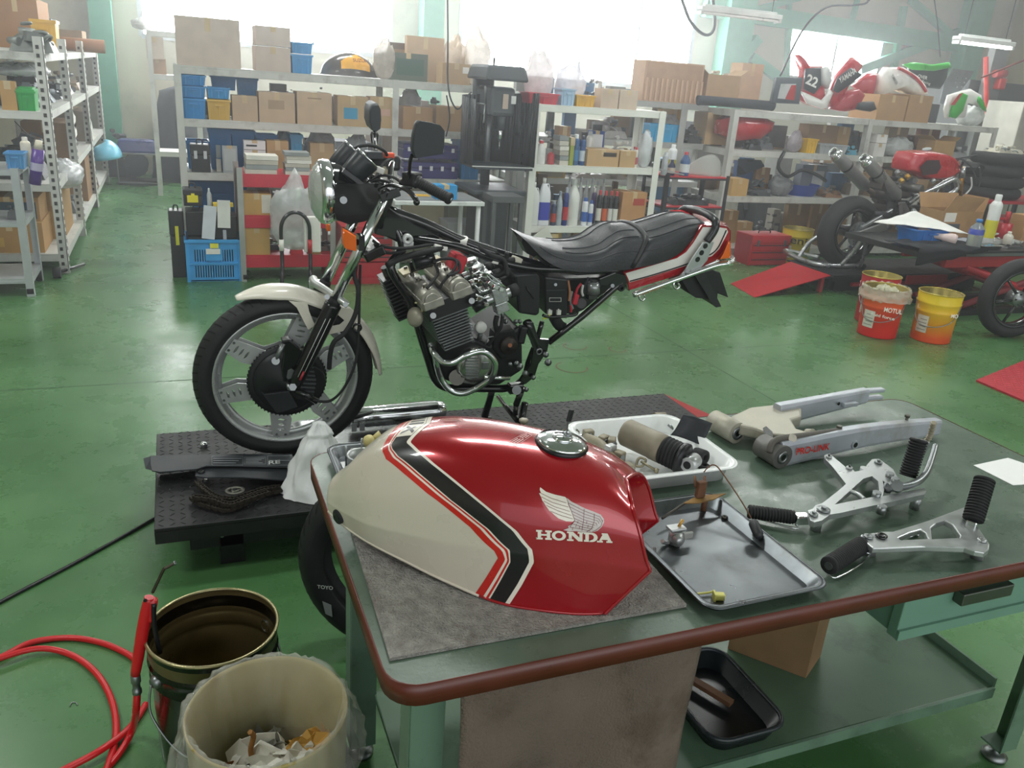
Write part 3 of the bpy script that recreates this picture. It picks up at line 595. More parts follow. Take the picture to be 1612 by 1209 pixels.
# ---- red cart
RC=mat('#c42a3c',.45,0,.08); zr=[.80,.5,.2]
t=rack('red_cart','grey framed cart with three red shelves in front of the centre rack','cart',.43,1.1,6.4,6.78,zr,[.43,1.1],mat('#a9aca8',.5,.3),bh=.095,pw=.04,ptop=.84,label_beam=RC,shelfm=RC)
for x in (.44,1.09):
    for y in (6.42,6.76): part('caster',MB().cyl((x-.015,y,.035),(x+.015,y,.035),.035),RUB,t)
for k,r,l,c,lab,kw in [('books',(384,245,440,264),0,'#bbb','stack of grey manuals at the left on the red cart',{'n':4}),('books',(448,240,492,268),0,'#bbb','taller stack of manuals on the red cart',{'n':6}),
 ('carton',(380,305,428,326),1,'#c49a5c','yellow brown carton on the upper red shelf',{'ink':(.66,.1,.98,.95,'#d8d2c8')}),('bag',(385,290,430,305),1,'#8f8c88','grey bag above the yellow brown carton',{'dy':.2}),
 ('carton',(383,350,425,380),2,'#c49c5e','padded brown envelope on the bottom red shelf',{'d':.12}),('lump',(400,370,445,384),2,'#2a2a2c','flat dark parts before the brown envelope',{'dy':.14}),('lump',(455,368,480,384),2,'#c0303a','small red part on the bottom red shelf',{'n':5,'col2':'#b02830'}),('carton',(484,358,505,384),2,'#9a744c','brown box on the bottom red shelf, right end',{}),
 ('lump',(500,375,540,384),2,'#77706a','flat grey parts at the red shelf end',{'dy':.1})]:
    put(k,r,6.4,zr[l],c,lab,**kw)
i_bag(.62,.98,6.1,.28,.28,.5,'#d3d6d6','large clear plastic bag of parts hanging on the red cart',alpha=.55)
solo('folded_wing_card',MB().b2((.83,6.02,.3),(.95,6.06,.56)),WHT,'white folded sheet inside the clear bag','paper',bev=.01)
# hoop stand
a=aY(441,447,6.15);b=aY(484,447,6.15);c=aY(462,322,6.15); x0,x1=a.x,b.x
t=thing('hoop_stand','black U shaped hoop stand on small wheels','stand',((x0+x1)/2,6.0,0))
part('hoop',MB().tube([(x0-.02,5.9,.05),(x0,5.98,.2),(x0,6.0,.36)]+[((x0+x1)/2-math.cos(a)*(x1-x0)/2,6.0,.47+math.sin(a)*(x1-x0)*.62) for a in [PI*k/8 for k in range(9)]]+[(x1,6.0,.36),(x1,5.98,.2),(x1-.02,5.9,.05)],.014,sub=3),GBLK,t)
part('white_sleeve',MB().cyl((x0,5.997,.32),(x0,6.0,.4),.0165),WHT,t); part('red_sleeve',MB().cyl((x1,5.997,.3),(x1,6.0,.4),.0165),REDP,t)
for x in (x0-.02,x1-.02): part('wheel',MB().cyl((x-.014,5.9,.035),(x+.014,5.9,.035),.035),RUB,t)
part('axle',MB().cyl((x0-.02,5.9,.035),(x1-.02,5.9,.035),.007),STEEL,t)
# red drawers behind the fork
def toolchest(x0,x1,y0,y1,z0,h,label,nd=4,split=None):
    t=thing('tool_chest',label,'toolbox',((x0+x1)/2,(y0+y1)/2,z0)); M=mat('#c0222e',.35,0,.05,coat=.3)
    part('body',MB().b2((x0,y0+.01,z0),(x1,y1,z0+h)),M,t,.004)
    for k in range(nd):
        za=z0+.01+(h*.72)*k/nd; zb=z0+.01+(h*.72)*(k+1)/nd-.012
        d=part('drawer',MB().b2((x0+.012,y0-.004,za),(x1-.012,y0+.009,zb)),M,t,.002); part('drawer_pull',MB().b2((x0+.02,y0-.01,zb-.012),(x1-.02,y0-.0042,zb-.003)),mat('#3a2426',.4),d)
    part('lid',MB().b2((x0-.004,y0-.002,z0+h*.76),(x1+.004,y1,z0+h+.004)),M,t,.006)
    for s in (.15,.85): xx=x0+(x1-x0)*s; part('latch',MB().b2((xx-.012,y0-.014,z0+h*.66),(xx+.012,y0-.003,z0+h*.86)),STEEL,t)
    part('handle',MB().tube([((x0+x1)/2-.07,(y0+y1)/2,z0+h),((x0+x1)/2-.06,(y0+y1)/2,z0+h+.03),((x0+x1)/2+.06,(y0+y1)/2,z0+h+.03),((x0+x1)/2+.07,(y0+y1)/2,z0+h)],.006,6),BLK,t)
    return t
toolchest(1.15,1.55,6.3,6.6,.16,.28,'red drawer chest standing behind the motorcycle fork',4)
solo('red_bench_block',MB().b2((1.05,6.25,0),(1.62,6.65,.05)).b2((1.1,6.3,.05),(1.57,6.62,.155)),[mat('#b8303a',.4),BLK],'low red platform carrying the drawer chest','platform')
a=aZ(1155,410,0);b=aZ(1217,412,0); toolchest(a.x,b.x+.03,6.66,6.93,0,.3,'red metal tool chest on the floor below the right rack',3)
# ---- small white bench
a=aY(622,320,5.9);b=aY(763,326,5.9); zb=.70; bx0,bx1=a.x,b.x
t=thing('side_table','low white metal side table with round legs behind the motorcycle','table',((bx0+bx1)/2,6.1,0)); WM=mat('#dfe2e2',.45,0,.05,dirt=6,dc='#8f9090')
part('top_frame',MB().b2((bx0,5.9,zb-.03),(bx1,6.4,zb)),WM,t,.004); part('grey_mat',MB().b2((bx0+.02,5.93,zb+.0003),(bx1-.02,6.38,zb+.006)),mat('#7d8182',.8,0,.1),t)
for x in (bx0+.035,bx1-.035):
    for y in (5.94,6.36): part('leg',MB().cyl((x,y,0),(x,y,zb-.031),.018),WM,t)
put('carton',(686,292,720,318),5.95,zb+.006,'#2a93d0','sky blue box on the white side table',d=.12); put('lump',(650,308,690,320),5.95,zb+.006,'#d8a82c','yellow rag on the white side table',n=4,col2='#d8a82c',d=.1)
i_lump(1.6,2.1,6.9,.3,.0005,.42,'#77805c','green grey plastic parts under the white side table',n=14,col2='#5c6450')
for k in range(2): i_bin(2.2,2.52,6.95,.25,.0005+k*.19,.17,'#b5b9ba',('lower','upper')[k]+' grey white crate behind the side table legs')
# ---- grey stand right of it
a=aY(773,312,6.0);b=aY(823,314,6.0); zs=a.z
t=thing('steel_stool','dark grey steel work stool left of the bottle rack','stool',((a.x+b.x)/2,6.1,0)); GM=mat('#5d6162',.6,.3,.1)
part('top',MB().b2((a.x,5.96,zs-.03),(b.x,6.2,zs+.02)),GM,t,.004)
for x in (a.x+.02,b.x-.02):
    for y in (5.98,6.18): part('leg',MB().b2((x-.015,y-.015,0),(x+.015,y+.015,zs-.031)),GM,t)
part('stretcher',MB().b2((a.x+.036,5.97,.2),(b.x-.036,5.99,.23)),GM,t)
# ---- drill press
DP=mat('#3f464b',.5,.2,.15); dx=2.42; dy=6.5
t=thing('drill_press','dark grey drill press with a chuck over its table','machine',(dx,dy,0))
part('stand',MB().b2((dx-.22,dy-.2,0),(dx+.2,dy+.25,.05)).b2((dx-.14,dy-.1,.05),(dx+.12,dy+.2,.7)).b2((dx-.24,dy-.24,.7),(dx+.22,dy+.26,.74)),DP,t,.01)
part('column',MB().cyl((dx-.02,dy+.12,.74),(dx-.02,dy+.12,1.5),.04),STEEL,t)
part('work_table',MB().b2((dx-.25,dy-.28,.905),(dx+.24,dy+.1,.93)),DP,t,.004)
part('head',MB().b2((dx-.11,dy-.16,1.3),(dx+.1,dy+.2,1.52)),DP,t,.03)
part('belt_cover',MB().box((dx-.0,dy+.02,1.62),(.36,.5,.11),top=.86),DP,t,.02); part('cover_knob',MB().cyl((dx-.06,dy-.05,1.67),(dx-.06,dy-.05,1.73),.008),BLK,t)
part('quill',MB().cyl((dx,dy-.12,1.2),(dx,dy-.12,1.3),.035),DP,t); part('chuck',MB().lathe([(0,0),(.01,0),(.022,.03),(.024,.08),(.018,.09),(0,.09)],(dx,dy-.12,1.11),(0,0,1),16),CHROME,t); part('drill_bit',MB().cyl((dx,dy-.12,1.04),(dx,dy-.12,1.11),.006),CHROME,t)
part('switch_plate',MB().b2((dx+.06,dy-.166,1.4),(dx+.1,dy-.1605,1.46)),mat('#cfd2d0',.5),t); part('lamp_plate',MB().b2((dx-.01,dy-.168,1.36),(dx+.035,dy-.161,1.47)),mat('#b8a594',.5),t)
for k in range(3):
    A=k*2.09; part('feed_lever',MB().cyl((dx-.11,dy-.05,1.38),V(dx-.13,dy-.05,1.38)+V(-.02,math.cos(A)*.16,math.sin(A)*.16),.008),STEEL,t)
part('motor',MB().cyl((dx-.02,dy+.26,1.3),(dx-.02,dy+.28,1.58),.09),DP,t)
# splash guard: bent black sheet round the table
g=MB(); Q=[(-.27,-.27),(-.29,-.1),(-.26,.06),(-.12,.1),(.02,.09),(.16,.05),(.22,-.05),(.245,-.28)]
pts=spline([V(dx+x,dy+y,0) for x,y in Q],5)
for i in range(len(pts)-1):
    a,b=pts[i],pts[i+1]; ta=1.5-.08*(1-i/len(pts)); g.add([V(a.x,a.y,.931),V(b.x,b.y,.931),V(b.x,b.y,ta),V(a.x,a.y,ta)],[(0,1,2,3)],True)
part('splash_guard',g,mat('#2b2f33',.35,.3,.15),t,solid=.006)
part('guard_strip',MB().b2((dx-.275,dy-.29,.925),(dx+.25,dy-.282,.933)),mat('#c9cbc8',.4),t)
# ---- bottle rack
YB=6.3; ZB=[1.415,.95,.45,.1]
rack('bottle_rack','open white angle steel rack of bottles and cans behind the seat','rack',2.67,3.86,YB,YB+.4,ZB,[2.69,3.84],mat('#e2e3dc',.5,0,.05),pw=.06,bh=.055)
for k,r,l,c,lab,kw in [('bin',(832,147,880,164),0,'#c4384a','red parts bin on the bottle rack top',{'d':.2}),('bag',(826,84,876,146),0,'#e2d8d8','tall white plastic sack behind the red bin',{'dy':.22,'d':.16}),
 ('bin',(884,140,906,158),0,'#a9c6e0','pale blue box on the bottle rack top',{'d':.15}),('bin',(907,150,937,168),0,'#e0b040','yellow orange bin on the bottle rack top',{'d':.15}),('bag',(880,104,928,145),0,'#e4e2ec','translucent white bag above the pale blue box',{'dy':.17,'d':.2}),
 ('carton',(946,140,974,169),0,'#c6b09c','left pale carton at the right of the bottle rack top',{}),('carton',(975,142,1004,171),0,'#c8b4a0','right pale carton beside its twin on the bottle rack top',{}),('lump',(925,112,960,142),0,'#8b8580','grey rags and film behind the yellow orange bin',{'dy':.2}),
 ('lump',(848,188,880,212),1,'#b4b6b4','pile of grey steel blocks on the middle bottle shelf',{'dy':.2}),('carton',(880,199,899,213),1,'#a88560','tiny brown carton high on the grey steel blocks',{'dy':.2,'d':.1}),
 ('books',(880,214,898,252),1,'#ddd','white box file standing on the middle bottle shelf',{'n':6,'d':.14}),('carton',(898,217,904,252),1,'#9aa440','thin olive yellow book next to the white file',{'d':.12}),
 ('carton',(924,236,975,256),1,'#c2a075','flat tan carton lettered in black on the middle bottle shelf',{'ink':(.5,.6,.92,.85,'#3a3028')}),('carton',(976,238,1001,257),1,'#bd9c70','small tan carton right of the lettered one',{}),
 ('carton',(937,208,960,235),1,'#3a55a0','blue and white box on top of the lettered carton',{'dy':.14,'ink':(.1,.5,.9,.9,'#dfe2e8')}),('lump',(960,206,1000,236),1,'#d8d8d4','white caps and tubes heaped on the cartons',{'dy':.12,'n':14,'col2':'#e4e2dc'}),('bag',(1010,208,1032,258),1,'#d4d8dc','clear packet at the right end of the middle bottle shelf',{'d':.12}),
 ('carton',(979,303,1018,336),2,'#b98a5c','brown carton with a red print at the end of the lower bottle shelf',{'ink':(.45,.62,.92,.82,'#b04434')}),
 ('carton',(866,352,880,372),3,'#c8b070','small tan box at the floor level of the bottle rack',{}),('carton',(860,360,890,385),3,'#b8985c','yellow tan box low behind the seat front',{}),('jug',(888,350,918,385),3,'#8f9cac','grey blue jug low in the bottle rack',{'lab':'#b8c4d0'}),('jug',(868,364,884,385),3,'#b02c30','small red jug low in the bottle rack',{'lab':None}),('lump',(925,350,990,385),3,'#3c4044','dark parts low in the bottle rack behind the seat',{})]:
    put(k,r,YB,ZB[l],c,lab,**kw)
solo('paper_sheet',MB().box((2.83,6.27,.3),(.2,.004,.26),rot('Y',-35)@rot('X',12)),WHT,'white sheet slanting low on the bottle rack','paper')
B2=[(847,222,862,'#d9d9d6','#c43a3a',None,'bottle','white bottle at the left of the middle bottle shelf'),(904,212,914,'#27588c','#e0e4e8','#3d7cb0','can','first blue can of the pair by the olive book'),(915,214,924,'#244f88','#20304c','#c8d4e0','can','second blue can of the pair, blue capped'),(925,207,936,'#e4e4e0','#b8bcc0',None,'can','white can rising behind the lettered carton'),
 (1000,232,1006,'#d9d2cc','#c83440','#b84450','can','small red capped tube, left of three'),(1006,233,1011,'#d9d2cc','#c83440','#8c4450','can','small red capped tube, middle of three'),(864,240,875,'#b8434a','#b02a30',None,'can','low red jar on the middle bottle shelf')]
for a,b,c,col,cap,lab,kd,l in B2: put('bottle',(a,b,c,253),YB,ZB[1],col,l,kind=kd,cap=cap,lab=lab,dy=.02 if a!=925 else .2)
put('jug',(837,288,851,333),YB,ZB[2],'#dadcda','plain white jug at the left of the lower bottle shelf',lab=None); put('jug',(851,281,869,333),YB,ZB[2],'#e2e4ea','white jug with a broad blue label',lab='#3944b0')
B3=[(870,317,878,'#2a3a58','#9aa4b0','#b84030','can','small dark can beside the blue labelled jug'),(879,302,888,'#aab4bc','#8090a0',None,'bottle','clear grey bottle between dark can and blue can'),(889,296,897,'#28387c','#b0b4c0','#c03038','can','navy can with a red band'),(898,284,917,'#e4e5e0','#c8ccc8',None,'bottle','white pump bottle with a dark tube'),
 (919,312,928,'#e4e6ee','#2a60b8','#3a66b8','can','small blue capped can, left of the pair'),(929,316,936,'#e2e4ea','#2a60b8','#4a70c0','can','small blue capped can, right of the pair'),(933,296,941,'#5a4a78','#d8d4d0',None,'can','purple grey can behind the small blue capped ones'),
 (942,300,950,'#26282c','#c03c40','#d8d4cc','can','first red capped can from the left'),(951,301,959,'#26282c','#c03c40','#d06038','can','second red capped can with an orange label'),(960,301,967,'#26282c','#c03c40','#d8d8d4','can','third red capped can'),(968,302,976,'#26282c','#c03c40','#e4e2dc','can','last red capped can beside the brown carton')]
for i,(a,b,c,col,cap,lab,kd,l) in enumerate(B3): put('bottle',(a,b,c,334),YB,ZB[2],col,l,kind=kd,cap=cap,lab=lab,dy=.01 if a not in (933,) else .12)
for i in range(7):
    a=893+i*9; put('bottle',(a,278+(i*5)%9,a+8,333),YB,ZB[2],['#d4d8da','#c6cacc','#dcdedc'][i%3],['first','second','third','fourth','fifth','sixth','last'][i]+' white bottle from the left in the back row of the lower bottle shelf',dy=.26,cap='#b8bcc0',g='back row of white bottles')
# ---- grey rack between
a=aY(1010,150,7.3); b=aY(1102,165,7.3); ZG=[1.475,1.1,.72,.2]
rack('storage_rack','grey rack between the bottle rack and the right rack','rack',3.0,5.0,7.35,7.9,ZG,[3.02,4.72],mat('#a5a8a4',.55,.2,.1),pw=.07)
for k,r,l,c,lab,kw in [('carton',(1013,98,1108,151),0,'#b9977a','large woven pattern carton on the grey rack top',{'ink':(.03,.04,.97,.96,'#ab8767')}),('carton',(1112,118,1165,152),0,'#b0906c','tan carton with an open lid beside the woven one',{'op':True}),('carton',(1166,100,1200,150),0,'#c4a484','upright tan carton left of the black card case',{'dy':.2}),('lump',(1112,92,1195,115),0,'#b8aea0','crumpled packing paper above the open lidded carton',{'dy':.25,'col2':'#c8beae'}),
 ('bin',(1022,196,1070,212),1,'#2398c8','bright blue bin on the grey rack',{'d':.2}),('bag',(1035,180,1080,197),1,'#c8c6c0','pale packets lying over the bright blue bin',{'dy':.22}),('carton',(1112,173,1155,216),1,'#b59a70','tall tan carton behind the grey post',{}),('lump',(1085,190,1112,216),1,'#3a3c3c','dark motor on the grey rack',{}),
 ('carton',(1045,158,1085,170),1,'#c9a05c','yellow tan carton under the grey rack top',{'dy':.3}),('lump',(930,180,1000,212),1,'#8a8682','blurred grey parts seen through the bottle rack',{'dy':.1}),('carton',(930,190,968,213),1,'#8a7a68','dull brown carton seen through the bottle rack',{'dy':.3}),
 ('lump',(900,262,1000,300),2,'#6a6258','brown grey parts seen below the middle bottle shelf',{}),('carton',(845,264,890,292),2,'#8f7434','yellow framed filter panel seen through the bottle rack',{'ink':(.08,.1,.92,.9,'#6a6450')}),('carton',(975,265,1005,300),2,'#8a7454','brown box behind the lower bottle shelf',{}),
 ('lump',(1025,240,1060,300),2,'#34363a','black parts behind the right post of the bottle rack',{'dy':.2}),('lump',(1000,300,1050,345),3,'#2a2c30','dark clutter low in the grey rack',{}),('lump',(1060,300,1110,345),3,'#3a3634','dark boxes low behind the red shelved cart',{})]:
    put(k,r,7.35,ZG[l],c,lab,**kw)
# woven carton cane strips
a=aY(1013,150,7.34);b=aY(1108,150,7.34); m=MB()
for i in range(12): x=a.x+(b.x-a.x)*(i+.5)/12; m.b2((x-.012,7.352,1.485),(x+.012,7.358,1.69))
solo('cane_strips',m,mat('#c4a283',.8),'upright cane strips on the front of the woven carton','box')
# black roll case
a=aY(1122,152,6.95);b=aY(1236,160,6.95)
solo('roll_case',MB().tube([(a.x,7.15,1.515),(a.x+.05,7.15,1.52),(b.x-.05,7.15,1.515),(b.x,7.15,1.51)],.045,12),mat('#2c3038',.7,0,.2),'long black padded roll lying on the rack top','case')
# red shelved black cart with clear screen
YK=6.55; ZK=[aY(1090,278,YK).z,aY(1090,325,YK).z,aY(1090,372,YK).z]; x0=aY(1052,275,YK).x; x1=aY(1146,278,YK).x
rack('black_cart','black framed cart with red shelves right of the bottle rack','cart',x0,x1,YK,YK+.4,ZK,[x0,x1],mat('#24262a',.45),pw=.035,bh=.03,shelfm=mat('#c02430',.4),ptop=ZK[0]+.01)
for a,b,c,d_,col,cap,lab,kd,l in [(1045,240,1054,272,'#b8bec4','#d0d4d8',None,'can','silver can on the black cart'),(1056,228,1068,270,'#dfe2e4','#e8e8e8','#b8b23a','can','white spray can with a yellow green label'),(1055,252,1066,275,'#20264a','#30406c','#c8b8a8','bottle','navy bottle in front of the white spray can'),(1076,240,1090,275,'#3c5c8c','#c02c38','#d8dce0','bottle','blue bottle with a red trigger top')]:
    put('bottle',(a,b,c,d_),YK,ZK[0],col,l,kind=kd,cap=cap,lab=lab,dy=.0 if b!=228 else .1)
c0=aY(1115,276,YK+.15); m=MB(); m.grid(lambda u,v:c0+V((u-.5)*.46,.1-.2*math.sin(PI*u)*(1-.5*v),.19*math.sin(PI*u)**.7*v),18,8)
solo('clear_windscreen',m,mat('#b8bab4',.12,0,0,alpha=.55),'smoky clear windscreen lying on the black cart','windscreen',solid=.003)
solo('steel_ruler',MB().box(aY(1045,268,6.45),(.42,.03,.012),rot('Y',9)),mat('#b0b4b4',.3,.9),'bare steel bar jutting left from the black cart','bar')
put('lump',(1060,300,1128,318),YK,ZK[1],'#1f2226','black tools on the middle shelf of the black cart',d=.3)
# ---- right rack
YR=7.0; ZR=[1.455,1.085,.635,.1]
rack('storage_rack','long white storage rack at the right loaded with race fairings','rack',5.07,8.62,YR,YR+.6,ZR,[5.09,6.78,8.6],pw=.06,bh=.06)
for k,r,l,c,lab,kw in [('carton',(1382,150,1428,182),0,'#b58f63','left brown carton below the white tank cover',{'d':.4}),('carton',(1429,150,1467,184),0,'#b08a5e','right brown carton below the white tank cover',{'d':.4}),
 ('lump',(1180,213,1206,235),1,'#26282a','black engine mount at the left on the fairing rack',{'dy':.02}),('lump',(1206,205,1246,237),1,'#6e7274','ribbed grey cylinder head on the fairing rack',{'col2':'#a0a4a4'}),('bag',(1244,208,1268,238),1,'#a59ca2','mauve grey cloth hanging over the second shelf',{'d':.1}),
 ('bin',(1271,219,1287,235),1,'#e0b41c','small yellow bin on the fairing rack',{'d':.12}),('carton',(1272,197,1320,228),1,'#9c7a54','long brown carton on the fairing rack',{'dy':.25}),('carton',(1319,200,1338,226),1,'#b8935c','short side of a tan carton beside the long one',{'dy':.24}),('bin',(1290,228,1335,238),1,'#a8adb0','shallow grey tray on the fairing rack',{'d':.2}),('lump',(1336,220,1356,238),1,'#4a98b0','turquoise and white fitting on the fairing rack',{'n':6}),
 ('carton',(1380,212,1397,226),1,'#e2e0dc','upper white box right of the middle post',{'dy':.02}),('carton',(1376,226,1394,241),1,'#dcdad6','lower white box right of the middle post',{}),('bag',(1402,218,1450,243),1,'#b9bdbc','clear bags between white boxes and tan carton',{}),('carton',(1470,222,1503,246),1,'#b8925c','open tan carton near the right end of the fairing rack',{'op':True}),('carton',(1448,203,1480,222),1,'#7a4c3a','dark red brown box at the back of the fairing rack',{'dy':.35}),('carton',(1400,190,1432,214),1,'#8c7658','olive brown carton high behind the clear bags',{'dy':.35}),('lump',(1505,270,1545,305),2,'#4a4c50','dark parts at the right end of the third right shelf',{}),('carton',(1466,272,1504,304),2,'#94764e','brown carton beneath the red race tank',{'dy':.2}),('lump',(1405,265,1462,306),2,'#7d7f80','grey castings seen between silencer and red tank',{'dy':.15}),('carton',(1375,268,1402,304),2,'#b39166','tan carton just right of the middle post, third shelf',{'dy':.2}),('bin',(1160,254,1190,280),2,'#22508c','dull blue bin behind the leaning panel',{'dy':.35}),('lump',(1392,330,1450,372),3,'#54504a','brown grey parts low behind the race bike engine',{}),('carton',(1455,330,1500,372),3,'#8a6c48','dim brown carton low behind the open carton',{}),('lump',(1505,330,1548,372),3,'#3c3e42','black parts low at the right rack end',{}),('carton',(1305,345,1335,372),3,'#7d6242','dim carton low behind the big rear wheel',{}),('carton',(1190,238,1230,258),1,'#8e7350','flat carton lying under the ribbed cylinder head',{'dy':.3}),('lump',(1430,185,1475,205),1,'#3a3c3e','dark parts high at the back of the fairing rack',{'dy':.35}),('lump',(1325,185,1362,205),1,'#26282c','black saddle shaped part at the back of the fairing rack',{'dy':.35}),('lump',(1505,215,1535,245),1,'#a0a4a4','grey metal parts at the right end of the fairing rack',{}),
 ('carton',(1152,282,1178,303),2,'#c29d5e','tan carton at the left on the third right shelf',{'d':.2}),('carton',(1190,264,1212,285),2,'#a07a52','small brown carton propped above the motor',{'dy':.3}),('lump',(1185,278,1222,306),2,'#3e4244','black and silver motor on the third right shelf',{}),('bag',(1222,278,1256,306),2,'#85888a','dull clear bags right of the motor',{}),('lump',(1302,290,1335,312),2,'#8a6444','brown flat parts right of the blue basin',{}),('carton',(1262,260,1302,284),2,'#7a8084','grey printed box behind the blue basin',{'dy':.3,'ink':(.45,.3,.9,.8,'#c8ccce')}),('lump',(1335,250,1375,300),2,'#6a5c4c','brown clutter behind the silencers',{'dy':.3}),
 ('carton',(1138,332,1162,358),3,'#a8834e','upper tan carton piled above the red tool chest',{'dy':.3}),('lump',(1195,325,1235,352),3,'#4a4440','dark brown parts under the third right shelf',{'dy':.3}),('carton',(1240,322,1275,345),3,'#9a7a52','brown carton low between post and wheel',{'dy':.35}),('carton',(1280,318,1305,335),3,'#b08c5c','tan carton flap left of the big wheel',{'dy':.35}),('lump',(1240,346,1290,366),3,'#7c7a74','grey bundle behind the yellow pail',{'dy':.3}),('carton',(1160,350,1185,362),3,'#b5905a','lower tan carton above the red tool chest',{'dy':.3})]:
    zz=ZR[l]
    if lab.startswith('upper white box'): zz=aY(1386,226,7.02).z+.006
    put(k,r,YR,zz,c,lab,**kw)
for i in range(13):   # further clutter in the second row, dim, one by one
    pass
# blue basin
a=aY(1255,290,7.05);b=aY(1303,300,7.05); cx=(a.x+b.x)/2; r=(b.x-a.x)/2
solo('basin',MB().lathe([(0,0),(r*.75,0),(r*.97,.11),(r,.115),(r*.95,.115),(r*.72,.01),(0,.01)],(cx,7.25,ZR[2]),(0,0,1),24),mat('#1848b8',.35),'round deep blue basin on the third right shelf','basin')
solo('hose',MB().tube([aY(x,y,6.99) for x,y in ((1235,238),(1225,262),(1240,278),(1262,268),(1285,275),(1300,285))],.018,8),BLK,'black hose curling down below the ribbed cylinder head','hose')
# folded silver panel
m=MB(); m.prism3([aY(x,y,7.2) for x,y in ((1160,278),(1163,250),(1198,252),(1204,262),(1180,272))],(0,.01,0)); solo('metal_panel',m,mat('#3c4650',.3,.6),'dark blue grey panel leaning at the left on the third right shelf','panel')
# red tank left
def fairing(poly,Y,th,m,name='panel',parent=None,bulge=.04,bev=.006):
    pts=[aY(x,y,Y) for x,y in poly]; cx=sum((p for p in pts),V(0,0,0))/len(pts); n=len(pts); mb=MB()
    rings=[[p+V(0,th,0) for p in pts],pts,[cx+(p-cx)*.86+V(0,-bulge*.6,0) for p in pts],[cx+(p-cx)*.5+V(0,-bulge,0) for p in pts]]
    mb.loft(rings,cap=False,smooth=True); mb.add(rings[-1]+[cx+V(0,-bulge*1.1,0)],[(i,(i+1)%n,n) for i in range(n)],True)
    if th>0: tr=tessellate_polygon([rings[0]]); mb.add(rings[0],[t for t in tr])
    return part(name,mb,m,parent)
t=thing('fuel_tank','glossy red fuel tank at the left end of the fairing rack','tank',V(aY(1185,215,7.1).x,7.15,ZR[1]))
fairing([(1141,212),(1145,190),(1160,182),(1200,184),(1220,192),(1216,205),(1196,220),(1160,222)],7.12,.2,REDP,'shell',t,.07); part('filler_cap',MB().cyl(aY(1185,188,7.12),aY(1185,182,7.14),.03),BLK,t)
# ---- race fairings on the right rack top
W_=mat('#efeeea',.3,coat=.4); R_=mat('#c01c30',.3,coat=.4); K_=mat('#2c2e34',.4); Gn=mat('#35b53a',.35,coat=.3)
zt=ZR[0]
t=thing('document_case','dark grey case with a clear front holding a red card','case',V(aY(1243,160,7.1).x,7.1,zt)); a=aY(1221,158,7.05)
fairing([(1217,162),(1225,122),(1264,122),(1258,164)],7.08,.06,mat('#4c545c',.4),'shell',t,.01); part('clear_front',MB().prism3([aY(x,y,7.06) for x,y in ((1224,155),(1229,132),(1253,132),(1249,157))],(0,-.004,0)),mat('#b9bcbc',.3),t); part('red_card',MB().prism3([aY(x,y,7.05) for x,y in ((1236,156),(1246,134),(1253,134),(1250,158))],(0,-.004,0)),REDP,t)
t=thing('race_fairing','red and black race fairing numbered 22 with a white nose','fairing',V(aY(1290,170,7.2).x,7.2,zt))
fairing([(1263,158),(1268,112),(1258,86),(1262,88),(1273,104),(1294,104),(1296,125),(1300,172),(1280,166)],7.15,.1,R_,'side_panel',t,.05)
fairing([(1266,140),(1269,108),(1293,106),(1293,135),(1282,148)],7.09,.02,mat('#30343c',.35),'number_panel',t,.012)
part('race_number',textmb('22',aY(1267,131,7.06),(.96,0,-.25),(.2,0,.97),.095,.003,.03,width=.15),W_,t)
fairing([(1262,144),(1278,158),(1296,165),(1306,140),(1312,146),(1302,170),(1294,171),(1272,163)],7.06,.03,W_,'nose_stripe',t,.02)
fairing([(1296,108),(1304,105),(1309,118),(1304,140),(1296,132)],7.05,.05,mat('#d8d8d8',.4),'white_mask',t,.03)
fairing([(1318,120),(1344,90),(1358,103),(1340,125),(1328,150),(1310,172),(1305,150)],7.1,.05,R_,'upper_panel',t,.04)
fairing([(1320,122),(1340,107),(1358,118),(1335,136),(1320,146),(1312,142)],7.03,.02,K_,'black_flash',t,.01)
part('lettering',textmb('YAMAHA',aY(1322,132,6.99),(.78,0,.5),(-.5,0,.78),.06,.003,.02,width=.22),W_,t)
fairing([(1312,172),(1335,145),(1352,140),(1362,150),(1350,172),(1330,176)],7.05,.08,mat('#a8182c',.3,coat=.3),'lower_panel',t,.03)
fairing([(1350,172),(1352,162),(1376,160),(1380,172),(1370,176)],7.0,.08,K_,'black_end',t,.02)
t=thing('race_fairing','dark red side fairing leaning left of the white tank cover','fairing',V(aY(1375,150,7.3).x,7.3,zt))
fairing([(1345,135),(1372,115),(1398,118),(1404,135),(1385,152),(1370,172),(1362,148)],7.3,.06,mat('#b0182c',.3,coat=.4),'panel',t,.05)
part('foot',MB().b2((aY(1368,170,7.3).x,7.27,zt),(aY(1380,170,7.3).x,7.4,zt+.1)),mat('#b0182c',.3,coat=.4),t)
t=thing('tank_cover','white curved tank cover with a red stripe and black lettering','fairing',V(aY(1420,160,7.25).x,7.25,zt))
fairing([(1386,150),(1393,120),(1403,106),(1422,106),(1445,120),(1458,136),(1462,152),(1440,150),(1410,140)],7.15,.12,W_,'shell',t,.06)
part('red_stripe',MB().tube([aY(x,y,7.08) for x,y in ((1414,107),(1432,116),(1447,128),(1458,144))],.016,6),R_,t); part('lettering',textmb('YAMAHA',aY(1402,120,7.07),(.75,0,-.62),(.62,0,.75),.035,.003,.02,width=.13),K_,t)
part('prop',MB().b2((aY(1400,150,7.2).x,7.2,zt+.16),(aY(1455,150,7.2).x,7.27,zt+.2)),W_,t)
t=thing('race_fairing','green and black motocross panel with white script lettering','fairing',V(aY(1455,150,7.4).x,7.4,zt))
fairing([(1432,118),(1436,100),(1470,104),(1494,102),(1490,126),(1480,140),(1458,138)],7.3,.06,mat('#23302c',.4),'black_panel',t,.04)
